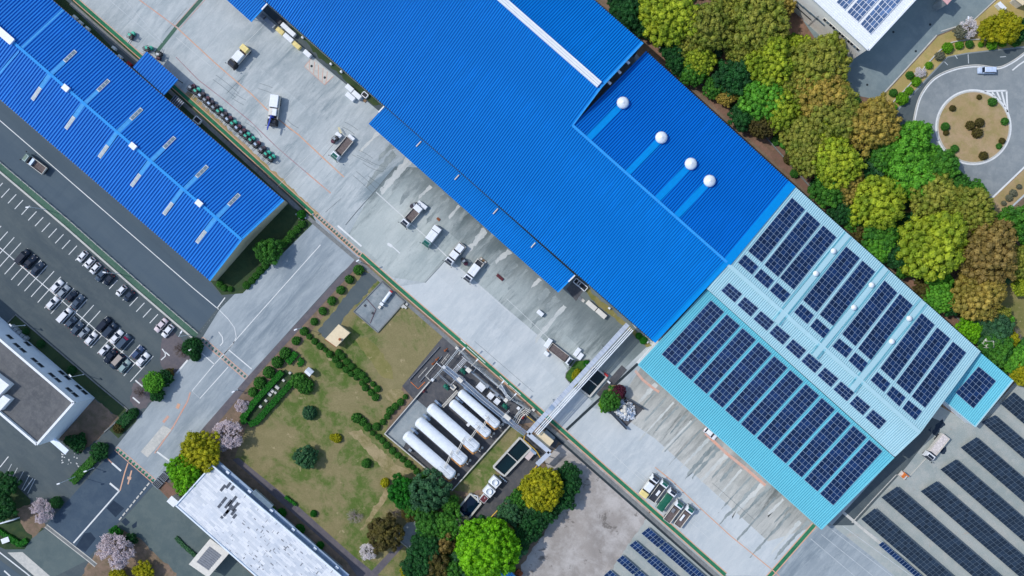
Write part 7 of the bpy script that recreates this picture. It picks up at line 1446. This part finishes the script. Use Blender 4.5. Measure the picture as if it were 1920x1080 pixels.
VS = [(1777, 89.5, 9.5, 'shrub_bright'), (1799, 85, 7, 'shrub_bright'), (1818, 83, 7, 'shrub'), (1839.5, 83, 5, 'shrub_bright'), (1860, 83, 9.5, 'shrub_bright'), (1880, 81, 6.5, 'shrub_bright'), (1905, 77, 9.5, 'shrub')]
for k, (x, y, r, lf) in enumerate(VS): shrub(x, y, r, lf, 'round green shrub on the straw verge, %s along the loop footway top' % ORD[k+1], 'clipped shrubs along the verge')
for k, (x, y, r, lf) in enumerate(((1742, 122.5, 6.5, 'shrub_bright'), (1718, 153, 8, 'shrub_bright'), (1705, 170, 7, 'shrub_bright'), (1692, 185, 11, 'shrub_bright'), (1674, 202, 7.5, 'shrub_bright'), (1675, 174, 7, 'shrub'), (1762, 105, 8, 'grey'), (1706, 141, 7, 'shrub'))): shrub(x, y, r, lf, '%s shrub between straw verge and loop footway, %s on the slope' % (('bright green', 'dull grey green')[lf in ('grey', 'shrub')], ORD[k+1]), 'shrubs on the verge slope')
for x, y, r, lf, lb in ((1861, 191, 7.5, 'shrub', 'dark green shrub under the striped corner of the island'), (1836, 182, 4.5, 'shrub_olive', 'small brown shrub at the top of the island'), (1786, 203, 5.5, 'shrub_olive', 'small olive shrub at the upper left of the island'), (1819.5, 235, 8, 'shrub_olive', 'dark brown shrub, left of the three in the island centre'), (1837, 230, 8, 'shrub_olive', 'dark brown shrub, right of the three in the island centre'), (1832.5, 249, 9, 'shrub_olive', 'dark brown shrub, lowest of the three in the island centre'), (1772.5, 237.5, 7.5, 'shrub', 'green shrub at the left of the island'), (1774, 249, 5, 'shrub_olive', 'small brown shrub below the left island shrub'), (1884, 227.5, 6.5, 'shrub', 'green shrub at the right of the island'), (1879, 264, 5.5, 'shrub_olive', 'olive shrub at the lower right of the island'), (1790, 279, 7, 'shrub', 'green shrub at the lower left of the island'), (1873, 274, 5, 'shrub', 'small green shrub at the lower right of the island'), (1844, 292, 7.5, 'shrub_olive', 'olive shrub at the bottom of the island')): shrub(x, y, r, lf, lb, 'shrubs on the round island')
for k, (x, y, r) in enumerate(((1911, 350, 4.5), (1900, 362, 6.5), (1892, 371, 6), (1882, 381, 4.5))): shrub(x, y, r, 'grey', 'grey green roadside shrub, %s below the loop road kerb' % ORD[k+1], 'roadside shrubs below the loop')
for k, (x, y, r) in enumerate(((1470, 260, 9), (1503, 310, 8), (1490, 325, 8), (1530, 345, 10), (1560, 405, 9), (1350, 175, 7), (1375, 200, 6), (1480, 298, 10), (1880, 700, 8), (1693, 512, 9), (1725, 520, 8), (1810, 590, 9))): shrub(x, y, r, ('dark', 'shrub_olive', 'mid')[k % 3], '%s undergrowth bush beside the boundary wall, %s from the top' % (('dark green', 'brown olive', 'mid green')[k % 3], ORD[k+1]), 'bushes along the boundary wall')
# works garden
gG = 'shrubs along the garden path'
for k, (x, y, r) in enumerate(((672, 506, 10), (655, 524, 8.5), (639, 544, 8.5), (622, 564, 8.5), (605, 583, 8), (589, 603, 7.5), (570, 621, 8.5), (555, 639, 8.5), (535, 662, 11.5), (520, 679, 11.5), (504, 698, 11.5), (487, 718, 12), (474, 735, 9))): shrub(x, y, r*.9, 'shrub', 'round dark green shrub beside the garden path, %s from the apron' % ORD[k+1], gG)
gD = 'double row of shrubs across the lawn'
for k, (x, y, r) in enumerate(((580, 631, 6.5), (590, 640, 7), (600, 649, 7.5), (610, 656, 5.5), (618, 664, 7.5), (629, 674, 7.5), (636, 684, 7.5), (649, 693, 7.5), (658, 701, 6.5), (668, 708, 6), (679, 718, 6.5), (685, 727, 7.5), (696, 736, 7.5), (704, 745, 8))): shrub(x, y, r*.84, 'shrub', 'round shrub in the lower line of the double row, %s from the path' % ORD[k+1], gD)
for k, (x, y, r) in enumerate(((635, 661, 7.5), (642, 668, 7.5), (650, 678, 7.5), (659, 687, 7.5), (670, 697, 8), (679, 704, 8.5), (687, 712, 7), (699, 720, 6), (707, 729, 7.5))): shrub(x, y, r*.82, 'shrub', 'round shrub in the upper line of the double row, %s from the cream hut' % ORD[k+1], gD)
for k, (x, y, r) in enumerate(((669, 784, 10.5), (680, 791, 9), (689, 801, 8.5), (706, 800, 8.5), (718, 791, 6.5), (726, 781, 6.5), (732, 770, 8.5), (741, 762, 7.5), (751, 754, 7.5), (760, 744, 5.5))): shrub(x, y, r*.86, 'shrub', 'round shrub in the angled row beside the tank pad, %s from the lawn' % ORD[k+1], 'angled shrub row by the tank pad')
for k, (x, y, r) in enumerate(((699, 812, 5.5), (709, 819, 6), (717, 826, 6.5), (725, 835, 7.5), (736, 845, 7.5), (746, 854, 6.5), (755, 861, 6.5), (765, 870, 7.5), (774, 876, 5.5), (781, 884, 6.5), (794, 892, 8.5))): shrub(x, y, r*.88, 'mid', 'small green shrub along the tank yard wall, %s from the top' % ORD[k+1], 'shrub line along the tank yard')
hedge([(530, 697), (505, 724), (478, 754), (456, 784), (462, 792)], 11, 1.1, 'hedge', 'long bright green clipped hedge nearest the garden path'); hedge([(549, 716), (520, 748), (482, 790), (470, 795)], 11, 1.1, 'hedge', 'long bright green clipped hedge on the lawn side')
hedge([(556, 661), (541, 680)], 11, 1., 'hedge', 'short clipped hedge near the path shrubs'); hedge([(562, 672), (568, 680), (560, 684)], 8, .8, 'hedge', 'tiny curved hedge beside the short hedge'); hedge([(536, 930), (556, 946)], 5, .7, 'hedge', 'low green hedge strip along the footpath')
for x, y, r, lf, lb in ((560, 714, 14, 'shrub', 'dark round shrub pair, upper one by the lawn hedge'), (572, 724, 14, 'shrub', 'dark round shrub pair, lower one by the lawn hedge'), (580, 774, 12.5, 'teal', 'grey green round shrub alone on the lawn'), (687, 869, 8.5, 'shrub', 'small dark green shrub alone on the lower lawn'), (722, 905, 8, 'golden', 'small yellow green shrub at the straw track'), (632, 822, 8, 'golden', 'faded yellow shrub on the lawn'), (624, 820, 6, 'golden', 'smaller faded yellow shrub on the lawn'), (588, 963, 6, 'hedge', 'low shrub beside the pale hall'), (512, 955, 5, 'shrub', 'small shrub against the pale hall eave'), (528, 962, 8, 'hedge', 'green bush at the pale hall eave, upper'), (562, 993, 9, 'hedge', 'green bush at the pale hall eave, middle'), (600, 1023, 7, 'hedge', 'green bush at the pale hall eave, lower')): shrub(x, y, r, lf, lb)
tree(574, 856, 17, 'teal', 'rag', 'grey green spiky tree alone on the lawn', h=2.)
twig(691, 1036, 23, 'cherry', 'small white blossom tree by the footpath', white=True); twig(662, 968, 24, 'bare', 'pale dry twiggy shrub on the lower lawn', bark='bark_pale', zs=.3); twig(428, 818, 41, 'cherry', 'large pale pink blossom tree beside the gold hedge trees'); twig(452, 760, 18, 'cherry', 'small pale pink blossom tree near the double hedge')
tree(376, 848, 32, 'golden', 'pop', 'gold green tree beside the large blossom tree'); tree(352, 886, 30, 'vivid', 'pop', 'lime green tree at the corner of the pale hall'); tree(362, 868, 24, 'golden', 'pop', 'yellow green tree between lime and gold trees')
twig(75, 962, 33, 'cherry', 'pale pink blossom tree beside the entrance road corner'); twig(213, 1040, 50, 'cherry', 'largest pale pink blossom tree at the entrance')
twig(340, 655, 23, 'bare', 'bare grey tree in the car park bed', bark='bark'); twig(262, 738, 19, 'bare', 'bare grey tree beside the lime car park tree', bark='bark')
tree(288, 717, 18, 'lime', 'fine', 'lime yellow tree at the car park exit', sq=(1, 1)); tree(310, 708, 13, 'dark', 'soft', 'dark bush beside the lime yellow tree', h=1.6); tree(294, 738, 12, 'dark', 'soft', 'dark bush below the lime yellow tree', h=1.6); tree(318, 700, 8, 'shrub_olive', 'soft', 'small brown bush at the bed corner', h=1.2)
tree(362, 651, 18, 'dark', 'fine', 'dark clipped round bush at the end of the green strip', h=1.7); shrub(366, 668, 9, 'dark', 'dark bush under the clipped round bush')
hedge([(244, 778), (226, 797)], 18, 1.1, 'dark', 'dark hedge on the car park exit island'); shrub(250, 775, 9, 'dark', 'round dark bush at the top of the exit island'); shrub(222, 803, 9, 'shrub_olive', 'dull bush at the foot of the exit island')
hedge([(182, 855), (138, 902)], 15, 1.1, 'mid', 'clipped green hedge along the entrance road'); tree(187, 846, 14, 'dark', 'soft', 'dark bush at the top of the entrance hedge', h=1.4); tree(148, 830, 14, 'dark', 'soft', 'dark bush on the soil beside the office', h=1.4); tree(132, 826, 9, 'dark', 'rag', 'small dark bush at the office corner', h=1.)
tree(106, 942, 11, 'dark', 'fine', 'dark green round bush beside the corner blossom tree', h=1.3); hedge([(18, 1005), (40, 1020), (52, 1012)], 10, .9, 'hedge', 'L shaped bright hedge in the lower corner'); hedge([(-5, 990), (18, 1006)], 8, .9, 'hedge', 'short bright hedge at the frame corner')
tree(6, 952, 20, 'dark', 'soft', 'large dark green tree in the lower corner'); tree(12, 908, 18, 'dark', 'rag', 'dark ragged tree at the corner lawn'); tree(217, 1000, 11, 'hedge', 'soft', 'small green tree on top of the entrance bed', h=1.4); tree(245, 1012, 10, 'dark', 'soft', 'dark bush inside the entrance bed', h=1.3); tree(222, 1078, 12, 'golden', 'soft', 'small golden bush at the bottom edge', h=1.5); tree(270, 1072, 16, 'golden', 'soft', 'golden tree at the bottom edge by the blossoms', h=2.2)
hedge([(331, 1007), (345, 1022), (368, 1042)], 7, .5, 'teal', 'low grey green creeper strip on the lot')
# workshop end lawn
tree(505, 472, 20, 'mid', 'rag', 'bright green tree at the end of the blue workshop'); gW = 'dark shrubs at the workshop end'
for k, (x, y, r) in enumerate(((565, 402, 8), (566, 420, 7), (557, 430, 7), (547, 439, 7.5), (540, 449, 7), (531, 457, 7), (497, 499, 6.5), (488, 507, 7), (480, 517, 6.5), (472, 526, 6.5), (462, 535, 7), (412, 533, 6), (420, 540, 6), (432, 542, 5))): shrub(x, y, r, 'shrub' if k else 'hedge', 'dark round shrub on the workshop end lawn, %s from the apron' % ORD[k+1], gW)
for k in range(5): shrub(250+k*10-3, 637+k*14, 6, 'dark', 'low dark bush in the office grass, %s from the top' % ORD[k+1], 'low bushes in the office grass') if k in (9,) else None
for k, (x, y, r) in enumerate(((76, 645, 7), (134, 694, 8), (48, 622, 6))): shrub(x, y, r, 'dark', 'low dark bush in the shaded office grass, %s' % ('beside the middle windows', 'beside the lamp post', 'beside the cooling units')[k], 'low bushes in the office grass')
# lower grove
gL = 'trees of the lower grove'
for x, y, r, lf, st, lb in ((758, 922, 23, 'hedge', 'soft', 'bright dark green tree at the straw track end'), (774, 942, 20, 'green', 'soft', 'green tree below the bright dark green tree'), (804, 918, 29, 'teal', 'rag', 'grey green spreading tree at the tank yard corner'), (844, 945, 14, 'green', 'soft', 'small green tree beside the navy basin'), (825, 935, 14, 'teal', 'soft', 'blue green tree left of the small green tree'), (722, 1000, 24, 'shrub_olive', 'rag', 'brown olive tree left of the grey concrete floor'), (770, 963, 14, 'shrub_olive', 'soft', 'small olive tree above the grey concrete floor'), (805, 984, 22, 'mid', 'soft', 'green tree right of the grey concrete floor'), (838, 985, 22, 'green', 'soft', 'green tree below the navy basin'), (818, 1002, 14, 'lime', 'soft', 'small light green tree in the grove'), (868, 988, 17, 'grey', 'rag', 'grey brown tree beside the largest bright tree'), (830, 1015, 20, 'brown', 'rag', 'brown tree in the heart of the grove'), (800, 1018, 22, 'dark', 'soft', 'dark green tree at the lower floor corner'), (795, 1042, 26, 'dark', 'soft', 'dark green tree near the bottom edge'), (783, 1066, 24, 'dark', 'soft', 'dark green tree at the bottom edge'), (818, 1062, 24, 'shrub_olive', 'rag', 'olive brown tree at the bottom edge'), (848, 1070, 22, 'mid', 'soft', 'green tree at the bottom edge by the bright tree'), (862, 1055, 20, 'teal', 'rag', 'grey green tree left of the largest bright tree'), (765, 1074, 12, 'golden', 'soft', 'yellow green bush at the bottom edge'),
 (913, 1028, 51, 'vivid', 'fine', 'largest bright lime green round tree of the grove'), (1017, 917, 33, 'golden', 'fine', 'golden yellow round tree beside the service strip'), (1066, 888, 17, 'dark', 'soft', 'dark tree at the top of the grove edge'), (1068, 908, 18, 'dark', 'soft', 'dark tree right of the golden tree'), (1052, 932, 21, 'dark', 'soft', 'dark tree below right of the golden tree'), (976, 934, 18, 'mid', 'soft', 'mid green tree left of the golden tree'), (1024, 957, 19, 'dark', 'soft', 'dark tree below the golden tree'), (998, 982, 21, 'dark', 'soft', 'dark tree on the gravel yard edge'), (976, 1008, 19, 'dark', 'soft', 'dark tree nearest the largest bright tree'), (957, 962, 20, 'teal', 'soft', 'blue green tree along the yellow pipe'), (950, 988, 16, 'brown', 'rag', 'brown ragged tree above the largest bright tree'), (1042, 905, 14, 'dark', 'soft', 'dark tree hidden behind the golden tree'), (1000, 955, 15, 'teal', 'soft', 'blue green tree in the grove shade'), (985, 912, 10, 'dark', 'soft', 'small dark tree beside the yellow pipe')): tree(x, y, r, lf, st, lb, gL)
for x, y, r, lb in ((808, 958, 25, 'bare grey branching tree in the middle of the grove'), (737, 963, 23, 'bare grey tree at the edge of the lawn'), (720, 980, 20, 'bare grey bush tree beside the brown olive tree'), (842, 1040, 17, 'bare grey tree near the bottom edge')): twig(x, y, r, 'bare', lb, gL)
tree(1144, 750, 17, 'mid', 'soft', 'green tree in the small triangle by the scrap bay', h=2.4); tree(1134, 760, 10, 'shrub_bright', 'soft', 'light green bush in the small triangle', h=1.3); tree(1160, 735, 13, 'plum', 'fine', 'maroon leaved tree beside the scrap bay', h=2.2)
shrub(1080, 702, 8, 'golden', 'yellow bush on the planted island', None, (1.3, .8), 1.); shrub(1100, 682, 6, 'hedge', 'green bush at the top of the planted island'); shrub(1078, 722, 5, 'golden', 'small yellow bush under the pipe bridge'); shrub(1207, 638, 7, 'hedge', 'green bush at the warehouse corner'); shrub(1198, 630, 6, 'hedge', 'green bush beside the pipe bridge head')
# ------------------------------------------------------------------ light, sky, camera
EL = math.radians(49.5); sv = Vector((-.955, .296, 0)).normalized()*math.cos(EL)+Vector((0, 0, math.sin(EL)))
sun = bpy.data.lights.new('sun', 'SUN'); sun.energy = 2.25; sun.angle = math.radians(.5); sun.color = (1., .96, .90)
so = bpy.data.objects.new('sun', sun); COL.objects.link(so); so.rotation_euler = (-sv).to_track_quat('-Z', 'Y').to_euler()
W = bpy.data.worlds.new('World'); SC.world = W; W.use_nodes = True; nt = W.node_tree
sky = nt.nodes.new('ShaderNodeTexSky'); sky.sky_type = 'NISHITA'; sky.sun_disc = False; sky.sun_elevation = EL; sky.sun_rotation = math.atan2(sv.x, sv.y)
bg = nt.nodes['Background']; bg.inputs['Strength'].default_value = .15; nt.links.new(sky.outputs[0], bg.inputs['Color'])
cam = bpy.data.cameras.new('camera'); cam.sensor_width = 36; cam.lens = 36*H/(1920*S); cam.clip_end = 3000; cam.clip_start = 1
co = bpy.data.objects.new('camera', cam); COL.objects.link(co); co.location = (0, 0, H); co.rotation_euler = (0, 0, 0); SC.camera = co
SC.view_settings.view_transform = 'Standard'; SC.view_settings.look = 'None'; SC.view_settings.gamma = 1; SC.view_settings.use_curve_mapping = False
SC.view_settings.exposure = 0.17
